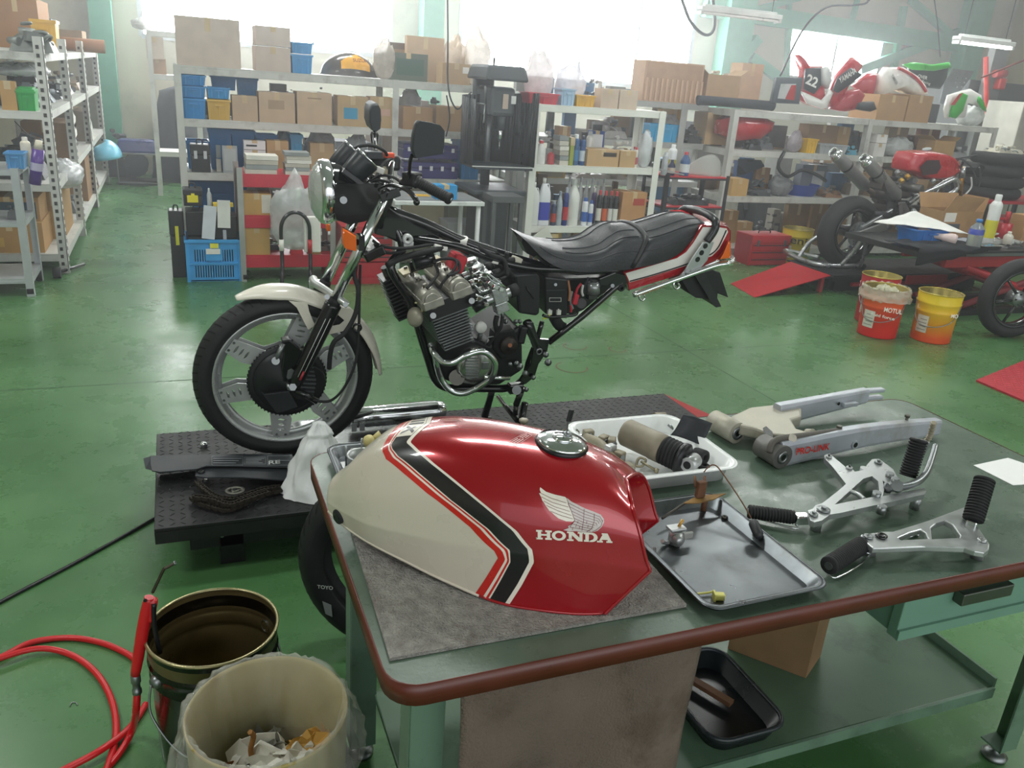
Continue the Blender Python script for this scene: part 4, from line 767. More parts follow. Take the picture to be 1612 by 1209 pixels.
fairing([(1424,102),(1440,98),(1470,102),(1495,98),(1498,106),(1470,112),(1440,110)],7.24,.04,Gn,'green_strip',t,.02)
part('lettering',textmb('OVER',aY(1444,122,7.22),(.97,0,-.1),(.1,0,.97),.035,.003,.01,width=.14),W_,t); part('lettering',textmb('Racing',aY(1450,131,7.22),(.97,0,-.15),(.15,0,.97),.035,.003,.0,width=.13),W_,t)
part('support',MB().b2((aY(1445,160,7.35).x,7.34,zt),(aY(1480,160,7.35).x,7.37,zt+.2)),K_,t)
t=thing('skid_plate','grey perforated skid plate standing among the fairings','fairing',V(aY(1500,150,7.2).x,7.2,zt))
p=[(1478,162),(1486,130),(1500,108),(1532,112),(1526,124),(1506,150),(1490,168)]; pp=[aY(x,y,7.18) for x,y in p]; hs=[]
o0=pp[0]; P2=[((q-o0).x,(q-o0).z) for q in pp]
for ix,iy in [(1503+7*i+ (j%2)*3,116+7*j) for j in range(4) for i in range(3)]: q=aY(ix-j_ if False else ix,iy,7.18)-o0; hs.append([(q.x+.01*math.cos(a_*PI/3),q.z+.01*math.sin(a_*PI/3)) for a_ in range(6)])
part('plate',MB().prism(P2,o0,(1,0,0),(0,0,1),.008,holes=hs),mat('#8f959a',.4,.5),t)
t=thing('race_fairing','white and green number plate fairing at the right rack end','fairing',V(aY(1510,170,7.05).x,7.05,zt))
fairing([(1488,172),(1494,150),(1512,144),(1528,140),(1545,150),(1550,172),(1540,160),(1530,156),(1520,165),(1518,185),(1490,186)],7.05,.03,W_,'white_panel',t,.03)
fairing([(1496,184),(1500,165),(1515,146),(1524,150),(1516,175),(1505,187)],7.0,.02,Gn,'green_panel',t,.015); fairing([(1542,152),(1549,160),(1553,176),(1547,172),(1540,160)],7.0,.02,Gn,'green_tip',t,.01)
part('red_flash',MB().prism3([aY(x,y,6.98) for x,y in ((1497,165),(1510,148),(1516,146),(1502,166))],(0,-.004,0)),R_,t)
put('bag',(1525,168,1560,192),7.0,zt,'#d8dcda','clear plastic bag at the right end of the rack top',d=.25)
put('lump',(1486,96,1520,112),7.4,zt+.3,'#b8bcbc','silver bowl resting above the fairings',d=.3) if False else None
t=solo('fairing_stay',MB().tube([V(8.55,7.3,ZR[0]+.02),V(8.56,7.3,ZR[0]+.1),V(8.6,7.28,ZR[0]+.13),V(8.63,7.26,ZR[0]+.06)],.02,6),mat('#d2cfc4',.5),'cream padded end piece at the right rack corner','part')
# ---- dark machine and cream wall objects at far right
a=aY(1528,125,8.4);b=aY(1592,300,8.4)
t=thing('dark_cabinet','tall dark grey machine cabinet beyond the right rack','cabinet',((a.x+b.x)/2,8.7,0))
part('body',MB().b2((a.x,8.4,0),(b.x,9.1,a.z)),mat('#565b5a',.6,.1,.1),t,.01); part('red_edge',MB().b2((b.x-.12,8.385,.9),(b.x-.04,8.399,a.z-.03)),mat('#c03030',.5),t); part('panel_line',MB().b2((a.x+.2,8.39,.3),(a.x+.22,8.399,a.z-.1)),BLK,t)
a=aY(1508,210,7.9); x0=aY(1562,212,8.1).x
t=thing('engine_hoist','red hoist arm with clamps beside the lit lamp','hoist',(aY(1560,120,8.2).x,8.2,0))
part('mast',MB().tube([V(aY(1553,300,8.2).x,8.2,0),aY(1553,200,8.2),aY(1552,90,8.2)],.03,8,sub=1),mat('#c23028',.4),t); part('clamp',MB().cyl(aY(1566,116,8.2),aY(1582,116,8.2),.05,n=10),mat('#b82c28',.4),t); part('clamp_body',MB().box(aY(1574,132,8.2),(.12,.1,.14)),mat('#b82c28',.4),t,.02); part('grey_column',MB().b2((aY(1530,200,8.3).x,8.24,0),(aY(1552,200,8.3).x,8.34,aY(1540,70,8.3).z)),mat('#6a6e6c',.5),t)
# wire cage with yellow
x0=aY(1575,200,7.6).x;x1=aY(1594,200,7.6).x; m=MB()
for i in range(5): xx=x0+(x1-x0)*i/4; m.cyl((xx,7.6,0),(xx,7.6,aY(1580,188,7.6).z),.006,n=5)
for i in range(8): z=.95+i*.06; m.cyl((x0,7.6,z),(x1,7.6,z),.005,n=5)
t=solo('wire_cage',m,mat('#d0a020',.4,.3),'yellow wire cage fixed beyond the rack end','cage')
x2=aY(1620,200,7.3).x; t=thing('white_cupboard','pale cupboard cut by the right frame edge','cupboard',(x2,7.5,0)); part('body',MB().b2((aY(1603,200,7.3).x,7.3,0),(x2+.4,7.8,aY(1605,160,7.3).z)),mat('#b8b8ac',.6),t,.01); part('door_line',MB().b2((x2+.02,7.292,.2),(x2+.03,7.299,1.2)),BLK,t)
# tyre stack
def tyre(name,c,ax,Rr,w,label,rim=None,tread=True,inner=.72,m=RUB,thg=None):
    pr_=[]; 
    for k in range(15):
        a=-PI*.5+PI*k/14; pr_.append((Rr-w*.42+math.cos(a)*w*.42*1.0 if abs(math.sin(a))<2 else 0,math.sin(a)*w*.5))
    pr_=[(Rr*inner,-w*.36)]+pr_+[(Rr*inner,w*.36),(Rr*inner-.004,w*.33)]
    pi=[(Rr*inner-.004,w*.33),(Rr*.84,w*.4),(Rr-.03,0),(Rr*.84,-w*.4),(Rr*inner-.004,-w*.33),(Rr*inner,-w*.36)]
    mb=MB().lathe(pr_+pi[1:],c,ax,48); return mb
x0=aY(1578,280,6.7).x
for i in range(4):
    z=.74+i*.118; c=V(8.35+.02*(i%2),6.66,z+.056)
    solo('tyre',tyre('tyre',c,(0,0,1),.3,.11,''),RUB,('bottom','second','third','topmost')[i]+' black tyre of the stack at the right frame edge','tyre')
t=thing('red_shelf_unit','red shelf unit carrying the tyre stack at the right','shelf',(8.4,6.8,0))
for z in (.735,.5,.25): part('shelf_board',MB().b2((7.95,6.34,z-.03),(9.2,6.97,z)),mat('#b42434',.4),t,.004)
for x in (7.97,9.18):
    for y in (6.36,6.95): part('post',MB().b2((x-.02,y-.02,0),(x+.02,y+.02,.704)),BLK,t)
put('lump',(1530,330,1560,372),6.52,.5,'#a82430','red bottle jacks on the red shelf unit',d=.3,col2='#8c2028') if False else i_lump(8.0,8.4,6.4,.4,.5005,.18,'#a82430','red jack parts on the middle board under the tyres',col2='#8c2028'); i_lump(8.0,8.8,6.4,.4,.2505,.2,'#26282a','black parts on the lowest board under the tyres')
# white bits above the tyres
i_lump(8.15,8.6,6.5,.3,1.215,.13,'#c9c4b4','pale tubes and cans on top of the tyre stack',col2='#8c9494')
# ================= work bench
def bench_mat():
    M=bpy.data.materials.new('m_bench'); M.use_nodes=True; n=M.node_tree.nodes; L=M.node_tree.links; b=n['Principled BSDF']; tc=n.new('ShaderNodeTexCoord')
    def nz(s,d=6,r=.6):
        t=n.new('ShaderNodeTexNoise'); t.inputs['Scale'].default_value=s; t.inputs['Detail'].default_value=d; t.inputs['Roughness'].default_value=r; L.new(tc.outputs['Object'],t.inputs[0]); return t.outputs['Fac']
    r=n.new('ShaderNodeValToRGB'); e=r.color_ramp.elements; e[0].position=.3; e[0].color=hexc('#475a4c'); e[1].position=.7; e[1].color=hexc('#647566'); L.new(nz(5),r.inputs[0])
    r2=n.new('ShaderNodeValToRGB'); e=r2.color_ramp.elements; e[0].position=.64; e[0].color=(0,0,0,1); e[1].position=.72; e[1].color=(.6,.6,.6,1); L.new(nz(28,8,.7),r2.inputs[0])
    mx=n.new('ShaderNodeMix'); mx.data_type='RGBA'; L.new(r2.outputs[0],mx.inputs[0]); L.new(r.outputs[0],mx.inputs[6]); mx.inputs[7].default_value=hexc('#8c968a'); L.new(mx.outputs[2],b.inputs['Base Color'])
    rr=n.new('ShaderNodeMapRange'); rr.inputs['From Min'].default_value=.35; rr.inputs['From Max'].default_value=.65; rr.inputs['To Min'].default_value=.22; rr.inputs['To Max'].default_value=.45; L.new(nz(9,8,.7),rr.inputs[0]); L.new(rr.outputs[0],b.inputs['Roughness'])
    bp=n.new('ShaderNodeBump'); bp.inputs['Strength'].default_value=.12; bp.inputs['Distance'].default_value=.004; L.new(nz(60,6,.7),bp.inputs['Height']); L.new(bp.outputs[0],b.inputs['Normal']); return M
BX0,BX1,BY0,BY1,BZ=.232,1.988,.905,1.695,.78
def rrect(x0,y0,x1,y1,r,n=6):
    o=[]
    for cx,cy,a in ((x1-r,y0+r,-90),(x1-r,y1-r,0),(x0+r,y1-r,90),(x0+r,y0+r,180)):
        for i in range(n+1): t=math.radians(a+90*i/n); o.append((cx+math.cos(t)*r,cy+math.sin(t)*r))
    return o
t=thing('workbench','green topped steel workbench with a brown edge band in the foreground','table',(1.1,1.3,0))
part('top',MB().prism(rrect(BX0+.003,BY0+.003,BX1-.003,BY1-.003,.05),(0,0,BZ-.034),(1,0,0),(0,1,0),.034),bench_mat(),t)
o_=rrect(BX0,BY0,BX1,BY1,.053); i_=rrect(BX0+.003,BY0+.003,BX1-.003,BY1-.003,.05)
m=MB(); N=len(o_)
for i in range(N):
    a,b=o_[i],o_[(i+1)%N]; c,d=i_[i],i_[(i+1)%N]; z0=BZ-.036;z1=BZ+.0006
    m.add([(a[0],a[1],z0),(b[0],b[1],z0),(b[0],b[1],z1),(a[0],a[1],z1),(c[0],c[1],z1),(d[0],d[1],z1),(c[0],c[1],z0),(d[0],d[1],z0)],[(0,1,2,3),(3,2,5,4),(0,6,7,1)],True)
part('edge_band',m,mat('#5e2a1e',.35,0,.15,12),t)
GL=mat('#64806c',.45,0,.1,6,dirt=4,dc='#3c4a40')
part('under_frame',MB().b2((.33,1.0,BZ-.075),(1.93,1.03,BZ-.037)).b2((.33,1.6,BZ-.075),(1.93,1.63,BZ-.037)).b2((.33,1.03,BZ-.075),(.36,1.6,BZ-.037)).b2((1.9,1.03,BZ-.075),(1.93,1.6,BZ-.037)),GL,t)
for x in (.335,1.925):
    for y in (1.075,1.58):
        s=1 if x<1 else -1
        part('leg',MB().b2((x-.03,y-.03,.045),(x+.03,y-.026,BZ-.0755)).b2((x-.03*s-.002,y-.0255,.045),(x-.03*s+.002,y+.03,BZ-.0755)).b2((x-.03,y-.03,.045),(x+.03,y+.03,.05)),GL,t,.001)
        f=part('foot',MB().lathe([(0,0),(.03,0),(.032,.01),(.02,.018),(.008,.02),(.008,.045),(0,.045)],(x,y,0.0),(0,0,1),20),STEEL,t)
part('lower_shelf',MB().b2((.36,1.12,.185),(1.9,1.56,.2)),mat('#546e58',.4,0,.15,5,dirt=6,dc='#39463a'),t,.003)
part('shelf_lip',MB().b2((.36,1.112,.17),(1.9,1.1195,.201)),GL,t); part('shelf_lip',MB().b2((1.9005,1.12,.165),(1.908,1.56,.225)),GL,t)
d=part('drawer',MB().b2((1.245,.937,.628),(1.93,.96,.735)).b2((1.25,.9605,.632),(1.93,1.4,.742)),mat('#6f9583',.4,0,.06),t,.002)
part('drawer_lip',MB().b2((1.245,.931,.628),(1.93,.9365,.65)),mat('#6f9583',.4,0,.06),d)
h=MB(); h.b2((1.372,.914,.694),(1.512,.9365,.722)); part('handle',h,mat('#5c6158',.35,.7),d,.003)
# ---- carpet mat
m=MB(); q=[(.262,1.345),(.247,.968),(.757,.962),(.772,1.345)]
def cm(u,v):
    a=Vector((*q[0],0)).lerp(Vector((*q[3],0)),u); b=Vector((*q[1],0)).lerp(Vector((*q[2],0)),u); p=a.lerp(b,v)
    e=.0016 if (u in (0,1) or v in (0,1)) else 0
    return V(p.x+e*noise.noise(p*90),p.y+e*noise.noise(p*70),BZ+.0065)
m.grid(cm,60,50); nn=len(m.v); 
bt=MB(); o2=[(a[0],a[1]) for a in q]; m.prism(o2[::-1],(0,0,BZ+.0008),(1,0,0),(0,1,0),.0055)
CM=mat('#a39f99',.95,0,.25,60,1.0,260,dirt=9,dc='#6c5a4a'); o=solo('carpet_mat',m,CM,'stained grey carpet offcut under the red and white tank','mat')
# ---- draped cloth
CX0,CX1=0.367,0.831
def cl(u,v):
    x=CX0+(CX1-CX0)*u; z=BZ-.05-.72*v; return V(x+.01*math.sin(v*5+u*3)+(-.012*v if u<.5 else .012*v),.995-.012*math.sin(u*9+v*2)-.01*math.sin(u*17+1)*v+.004*noise.noise(V(u*6,v*6,0)),z)
m=MB().grid(cl,40,40); solo('hanging_cloth',m,mat('#6e6056',.95,0,.2,6,.5,220,dirt=5,dc='#453527'),'grimy grey brown cloth hanging from the bench front','cloth',solid=.004)
# ---- things on the lower shelf
z=.2005
t=thing('oil_tray','black curved plastic oil tray on the lower bench shelf','tray',(1.16,1.27,z)); T1=rrect(1.03,1.13,1.24,1.42,.05)
m=MB(); lo=[V(x,y,z) for x,y in rrect(1.045,1.145,1.225,1.405,.045)]; hi=[V(x,y,z+.045) for x,y in T1]; hi2=[V(x,y,z+.045) for x,y in rrect(1.035,1.135,1.235,1.415,.048)]; lo2=[V(x,y,z+.004) for x,y in rrect(1.05,1.15,1.22,1.4,.043)]
m.loft([lo,hi,hi2,lo2]); part('shell',m,mat('#1a1e22',.3,0,.1),t); part('rim',MB().tube([V(x,y,z+.045) for x,y in T1],.006,6,closed=True,sub=1),mat('#2a2f34',.3),t)
solo('wooden_stick',MB().box((1.13,1.32,.225),(.02,.16,.012),rot('Z',25)),mat('#6a4a34',.7),'short brown stick lying in the black oil tray','stick')
i_bag(1.05,1.12,1.33,.07,.205,.06,'#7e94a8','small blue grey crumpled rag in the black oil tray')
c0=V(1.43,1.29,z); e1=V(-.13,.16,0)*1.0; e2=V(.10,.06,0); m=MB(); m.prism3([c0,c0+e1,c0+e1+e2,c0+e2],(0,0,.42)); m.cur=1; m.prism3([c0+V(.01,-.0,.3),c0+V(.09,.048,.3),c0+V(.09,.048,.31),c0+V(.01,0,.31)],(.001,-.002,0)); solo('paper_sack',m,[mat('#7d6344',.85,0,.15,10),mat('#6a5236',.8)],'brown paper sack standing behind the black oil tray on the lower shelf','bag',bev=.004)
# ---- nested steel trays
def tray(name,label,x0,y0,x1,y1,z,h,m,rim=.01,r=.03,cat='tray',M=None,depth=.0):
    t=thing(name,label,cat,((x0+x1)/2,(y0+y1)/2,z)); c=V((x0+x1)/2,(y0+y1)/2,0)
    def rg(e,zz,rr): 
        L_=[V(x,y,zz) for x,y in rrect(x0+e,y0+e,x1-e,y1-e,rr,8)]
        return [c+M@(p-c) for p in L_] if M else L_
    w_=.022; mb=MB(); mb.loft([rg(w_,z+.0005,r),rg(rim+.002,z+h-.002,r+.004),rg(.0,z+h-.002,r+.01),rg(0,z+h,r+.01),rg(rim+.003,z+h+.0,r+.004),rg(w_+.001,z+.0025,r)]); part('shell',mb,m,t)
    part('rolled_rim',MB().tube(rg(.002,z+h-.001,r+.009),.0022,6,closed=True,sub=1),m,t); return t
ST=mat('#63676a',.34,.9,.2,14,dirt=9,dc='#4c4e4a'); 
tray('steel_tray','shallow stainless tray with scratches at the bench front',.765,.917,1.03,1.278,BZ,.022,ST,rim=.008,r=.022,M=rot('Z',1.0))
tray('parts_tray','white enamel tray full of suspension parts',.835,1.335,1.147,1.652,BZ,.04,mat('#eceeee',.25,0,.03,coat=.4),rim=.012,r=.035)
t=tray('steel_tray','steel tray of carburettor parts behind the tank corner',.27,1.50,.62,1.685,BZ,.022,ST,r=.02)
# carburettor bits
def clusterthing(name,label,cat,pts,loc): 
    t=thing(name,label,cat,loc)
    for nm_,mb,m_ in pts: part(nm_,mb,m_,t)
    return t
c=V(.335,1.59,BZ+.003)
clusterthing('carburettor_top','round carburettor housing with upright studs in the tank side tray','carburettor',[
 ('housing',MB().lathe([(.03,0),(.034,.002),(.032,.03),(.036,.034),(.03,.034),(.027,.01),(.027,.0),(.03,0)],c,(0,0,1),24),ALU),
 ('stud',MB().cyl(c+V(.036,0,.0),c+V(.036,0,.05),.002),STEEL),('stud',MB().cyl(c+V(-.034,.01,.0),c+V(-.034,.01,.052),.002),STEEL),('stud',MB().cyl(c+V(0,-.037,0),c+V(0,-.037,.05),.002),STEEL),('stud',MB().cyl(c+V(0.005,.036,0),c+V(.005,.036,.055),.002),STEEL),
 ('flange',MB().box(c+V(0,0,.003),(.085,.06,.006)),ALU)],c)
i_lump(.29,.33,1.51,.05,BZ+.003,.03,'#8b8d88','small grey castings at the corner of the carburettor tray',n=8); i_lump(.38,.46,1.6,.06,BZ+.003,.035,'#a3a5a0','pale carburettor castings behind the round housing',n=10,metal=.6)
i_lump(.31,.4,1.635,.04,BZ+.003,.03,'#9b9c96','steel linkages along the back of the carburettor tray',n=9,metal=.7)
# ---- things right behind the tank (seen over its top)
i_lump(.52,.74,1.6,.08,BZ+.0005,.035,'#8a8a84','row of grey castings behind the tank top',n=12,metal=.5)
solo('bolt',MB().lathe([(0,0),(.007,0),(.007,.03),(.011,.03),(.011,.037),(0,.037)],(.72,1.62,BZ+.036),(0,0,1),6),mat('#9a9484',.5,.5),'upright bolt showing above the tank top','bolt')
# ---- shock absorber in white tray
zt=BZ+.006
def az(x,y,z): return aZ(x,y,z)
a=az(985,680,zt+.05); b=az(1075,722,zt+.035); ax=(b-a).normalized(); L_=(b-a).length
t=thing('shock_absorber','grey brown rear shock absorber with a rubber bellows in the white tray','shock',a.lerp(b,.5)); t.location.z=zt
SH=mat('#8a8272',.55,.2,.15,30); ORG[t.name]=Vector(t.location)
part('cylinder',MB().lathe([(0,-.004),(.028,-.004),(.033,.003),(.033,.075),(.034,.076),(.034,.1),(.03,.104),(0,.104)],a,ax,28),SH,t)
part('label_patch',MB().lathe([(.0345,.078),(.0345,.1)],a,ax,10,a0=2.2,a1=2.7),mat('#8f5a3c',.6),t)
pf=[(.0,.1)]
for k in range(5): pf+=[(.029,.101+k*.009),(.034,.1045+k*.009),(.034,.1075+k*.009)]
pf+=[(.028,.147),(0,.147)]; part('bellows',MB().lathe(pf,a,ax,28),RUB,t)
part('spring_seat',MB().lathe([(0,.147),(.036,.147),(.037,.152),(.037,.158),(.02,.162),(0,.162)],a,ax,28),BLK,t)
e=a+ax*.175; u,v,_=basis(ax); hz=V(-ax.y,ax.x,0).normalized()
k1=part('eye',MB().cyl(a+ax*.155,e,.013).cyl(e-hz*.02,e+hz*.02,.017,n=20),ALU,t); part('bush',MB().cyl(e-hz*.0215,e+hz*.0215,.009,n=16),RUB,k1)
# rubber flap
m=MB(); P=[az(1056,685,zt+.03),az(1076,653,zt+.08),az(1121,666,zt+.07),az(1103,700,zt+.02)]
m.grid(lambda u,v:(P[0].lerp(P[1],v)).lerp(P[3].lerp(P[2],v),u)+V(0,.012*math.sin(PI*u),-.008*math.sin(PI*v)),10,8)
solo('rubber_flap',m,mat('#2b2e33',.6),'curved dark rubber mud flap standing in the white tray','flap',solid=.003)
c=az(1102,718,zt+.018); t=thing('rubber_bush','round black rubber bush by the dark flap','bush',V(c.x,c.y,zt)); part('bush',MB().lathe([(.007,-.015),(.017,-.015),(.018,-.01),(.018,.01),(.017,.015),(.007,.015),(.007,-.015)],c,(.3,-.9,.1),20),RUB,t); part('arm',MB().cyl(c,c+V(-.04,.02,-.004),.012,.009),BLK,t)
def ring_(c,r,h,label,m=STEEL,cat='washer',ri=.45):
    return solo('washer' if cat=='washer' else 'cap',MB().lathe([(r*ri,0),(r,0),(r,h),(r*ri,h),(r*ri,0)],c,(0,0,1),18),m,label,cat)
ring_(az(1139,727,zt),.011,.006,'brass washer at the right end of the white tray',mat('#a59c80',.3,.7)); ring_(az(1122,722,zt),.009,.012,'small brass nut left of the brass washer',mat('#a59c80',.3,.7)); ring_(az(1108,738,zt),.013,.01,'dark rubber ring at the front of the white tray',RUB)
i_lump(az(1060,738,zt).x,az(1100,738,zt).x,az(1080,740,zt).y,.05,zt,.02,'#a9aba8','silver caps under the shock eye',n=5,metal=.7)
# linkages
c=az(945,690,zt)
t=thing('suspension_linkage','dirty alloy suspension linkage with lugs left of the shock','linkage',V(c.x,c.y,zt)); DL=mat('#8e8775',.55,.35,.2,30)
A=[az(922,690,zt+.02),az(945,700,zt+.025),az(965,725,zt+.02),az(985,742,zt+.015)]
part('arm',MB().tube(A,.013,10),DL,t)
for q_,(x,y) in enumerate(((926,684),(950,693),(963,697),(990,738),(975,718))):
    p=az(x,y,zt+.022); k_=part('lug',MB().box(p-V(0,0,.004),(.026,.02,.034),rot('Z',30*q_)),DL,t,.004); part('bolt_head',MB().cyl(p+V(0,-.011,.003),p+V(0,-.016,.003),.006,n=6),STEEL,k_)
p=az(962,700,zt+.045); part('block',MB().box(p-V(0,0,.015),(.024,.02,.03),rot('Z',20)),ALU,t,.004)
solo('socket_bolt',MB().cyl(az(905,680,zt+.02),az(925,694,zt+.012),.006).cyl(az(903,679,zt+.02),az(907,682,zt+.02),.011,n=6),CHROME,'long bright bolt at the left end of the white tray','bolt')
a=az(1002,733,zt+.01); solo('clevis_pin',MB().tube([a,a+V(.012,.012,.012),a+V(.022,0,.012),a+V(.01,-.008,.002)],.003,6,closed=True).cyl(a+V(.01,0,.01),a+V(.035,-.035,-.002),.003).cyl(a+V(.03,-.03,0),a+V(.036,-.036,-.001),.006),mat('#9a937c',.45,.7),'bent wire clevis pin at the front rim of the white tray','pin')
i_lump(az(985,745,zt).x,az(1000,745,zt).x,az(990,748,zt).y,.05,zt,.02,'#c8c8c0','pale crumpled film at the front left of the white tray',n=5)
c=az(1036,668,zt); t=thing('shock_bracket','small brown bracket at the back of the white tray','bracket',V(c.x,c.y,zt)); part('body',MB().cyl(c+V(-.015,0,.02),c+V(.015,-.005,.02),.014),DL,t); part('foot',MB().box(c+V(.014,-.01,.01),(.02,.03,.02)),DL,t,.003)
solo('steel_pin',MB().cyl(az(1052,668,zt+.02),az(1066,680,zt+.005),.004),STEEL,'bright pin beside the dark rubber flap','pin')
# ---- swingarm
SW=mat('#b3b7bf',.4,.35,.1,12,dirt=7,dc='#8f8c82'); SWD=mat('#b5b0a2',.5,.25,.12,15,dirt=8,dc='#857f70')
t=thing('swingarm','large grey aluminium swingarm lettered in red on its near arm','swingarm',(1.5,1.55,BZ)); 
def bb(p0,p1,w0,h0,w1,h1,m,name,n=6,e=.25,par=t,mid=None):
    p0=Vector(p0);p1=Vector(p1); ax=(p1-p0).normalized(); s=V(-ax.y,ax.x,0).normalized(); rs=[]
    P=[p0,Vector(mid),p1] if mid else [p0,p1]; P=spline(P,6) if mid else [p0.lerp(p1,i/4) for i in range(5)]
    for i,p in enumerate(P):
        f=i/(len(P)-1); w=w0+(w1-w0)*f; h=h0+(h1-h0)*f; r=[]
        for a,b in ((-1,-.7),(-.75,-1),(.75,-1),(1,-.7),(1,.7),(.75,1),(-.75,1),(-1,.7)): r.append(p+s*a*w/2+V(0,0,1)*b*h/2)
        rs.append(r)
    return part(name,MB().loft(rs,smooth=False),m,par,.002)
na0=az(1222,714,.81); na1=az(1475,671,.81); na0.z=na1.z=.81
bb(na0,na1,.034,.068,.026,.044,SW,'near_arm',mid=na0.lerp(na1,.5)+V(0,-.004,.012))
dirn=(na1-na0).normalized(); sn=V(dirn.y,-dirn.x,0)
part('pivot_boss',MB().cyl(na0+sn*.022,na0-sn*.05,.029,n=28),mat('#6c6b68',.5,.4,.2),t); part('bearing',MB().lathe([(.008,0),(.016,0),(.016,.003),(.008,.003),(.008,0)],na0+sn*.022,sn,20),STEEL,t); part('bearing_hole',MB().cyl(na0+sn*.0232,na0+sn*.0236,.011),GBLK,t)
pl=part('lettering',textmb('PRO-LINK',na0+dirn*.04+sn*.0222+V(0,0,.0),dirn,(0,0,1),.018,.0008,.02,width=.108),mat('#d0231c',.4),t)
q=na0.lerp(na1,.42)+sn*.017+V(0,0,.0); k_=part('boss_hole',MB().cyl(q,q+sn*.006,.011),SW,t); part('hole',MB().cyl(q+sn*.0061,q+sn*.0064,.007),GBLK,k_)
part('chain_slider',MB().tube([na0+V(-.03,-.01,.01),na0+V(-.01,0,.036),na0+dirn*.08+V(0,.0,.036),na0+dirn*.2+V(0,0,.034)],.008,8),mat('#5a5650',.6,.1,.2),t)
for f,l in ((.35,.0),(.78,.0)):
    q=na0.lerp(na1,f)+V(0,.004,.034); part('bolt',MB().cyl(q-V(0,0,.012),q+V(0,0,.006),.004).cyl(q+V(0,0,.006),q+V(0,0,.012),.007,n=6),mat('#5a5850',.4,.6),t)
fa0=az(1250,650,.82);fa1=az(1362,622,.83); fp=az(1146,672,.81)
for p in (fa0,): p.z=.82
bb(fa0-V(.06,0,0),fa1,.03,.06,.026,.042,SW,'far_arm')
for s in (-1,1): 
    a=fa1+V(0,0,s*.011); part('slot_prong',MB().box(a+V(.03,.003,0),(.07,.02,.011)),SW,t,.003)
q=fa0.lerp(fa1,.55)+V(0,-.016,.004); part('hole',MB().cyl(q,q+V(0,-.0006,0),.005),GBLK,t)
part('clip',MB().box(fa0.lerp(fa1,.7)+V(0,-.02,-.004),(.05,.014,.012)),SW,t,.002)
part('pivot_boss',MB().cyl(fp+V(.0,-.04,0),fp+V(-.012,.045,0),.028,n=28),SWD,t); part('bearing',MB().lathe([(.008,0),(.017,0),(.017,.003),(.008,.003),(.008,0)],fp+V(.0,-.04,0),(.1,-1,0),20),STEEL,t); part('bearing_hole',MB().cyl(fp+V(0,-.0412,0),fp+V(0,-.0416,0),.011),GBLK,t)
bp_=[(1150,655),(1180,641),(1262,632),(1262,655),(1246,660),(1254,674),(1290,684),(1286,690),(1248,686),(1216,683),(1192,674),(1165,668)]
pts=[az(x,y,.835) for x,y in bp_]
mb=MB(); mb.prism3(pts,(0,0,-.03)); part('cross_body',mb,SWD,t,.006); part('oval_hole',MB().prism3([az(x,y,.8356) for x,y in ((1201,674),(1206,671),(1216,680),(1217,688),(1210,688),(1202,680))],(0,0,.0005)),GBLK,t)
part('shock_mount',MB().cyl(az(1238,690,.835),az(1248,690,.85),.01),SWD,t); part('shock_mount',MB().cyl(az(1270,680,.83),az(1280,680,.84),.008),SWD,t)
# braided line standing at the far end
m=MB(); P=[az(1452,702,.82),az(1462,690,.85),az(1466,680,.87),az(1470,665,.9)]
solo('brake_hose_end',MB().tube(P,lambda t_:.006+.0015*math.sin(t_*60),10,sub=10),mat('#a59c88',.5,.3),'coiled spring ended hose standing by the swingarm end','hose')
solo('cap_bolt',MB().cyl(az(1433,668,.83),az(1437,660,.85),.004).cyl(az(1436,660,.85),az(1442,662,.85),.008),mat('#6a6a66',.4,.7),'dark cap bolt on a stem above the swingarm end','bolt') if False else None
# ---- foot peg brackets
K5=lambda X,Y:(1170+X/3.647,600+Y/3.647)
BR=mat('#b5b8b8',.35,.75,.08,30)
def plate(pts,hs,z,th,name,par,m=BR):
    P=[az(*K5(x,y),z) for x,y in pts]; o=V(0,0,z-th); H=[[(az(*K5(x,y),z).x,az(*K5(x,y),z).y) for x,y in h] for h in hs]
    return part(name,MB().prism([(p.x,p.y) for p in P],o,(1,0,0),(0,1,0),th,holes=H),m,par,.0022)
def peg(a,b,r,label_m,par,name='rubber_peg',n=12,core=.006):
    a=Vector(a);b=Vector(b);L=(b-a).length; pf=[(0,0),(r*.9,0),(r,.002)]
    k=int(L/.0062)
    for i in range(k): h=.003+(L-.006)*i/k; q=(L-.006)/k; pf+=[(r,h),(r,h+q*.55),(r*.86,h+q*.6),(r*.86,h+q*.95)]
    pf+=[(r,L-.002),(r*.9,L),(0,L)]
    o=part(name,MB().lathe(pf,a,b-a,24),RUB,par); part('peg_core',MB().cyl(a-(b-a).normalized()*.0012,a-(b-a).normalized()*.0002,r*.45),STEEL,o); return o
z1=.822
t=thing('footrest_bracket','cast alloy footrest bracket with a curved brake lever, nearer the swingarm','bracket',(1.35,1.27,BZ))
P1=[(372,742),(400,732),(415,712),(455,700),(545,630),(590,590),(520,500),(470,445),(466,425),(490,416),(515,432),(590,495),(625,500),(640,520),(690,510),(715,475),(740,448),(780,446),(860,505),(890,560),(840,600),(800,570),(810,625),(800,660),(860,650),(1040,612),(1052,632),(1040,650),(900,682),(720,720),(560,756),(500,765),(450,800),(410,810),(385,800)]
H1=[[(525,708),(690,560),(740,545),(775,575),(780,625),(765,660)],]
plate(P1,H1,z1,.012,'plate',t)
for (X,Y,r) in ((460,742,.009),(402,770,.006),(490,438,.005),(608,502,.005),(775,470,.006)):
    p=az(*K5(X,Y),z1); k_=part('boss',MB().lathe([(0,0),(r*1.5,0),(r*1.5,.004),(r,.005),(0,.005)],p,(0,0,1),18),STEEL if r>.0055 else BR,t); part('bolt_head',MB().cyl(p+V(0,0,.005),p+V(0,0,.009),r*.6,n=6),STEEL if r>.0055 else GBLK,k_)
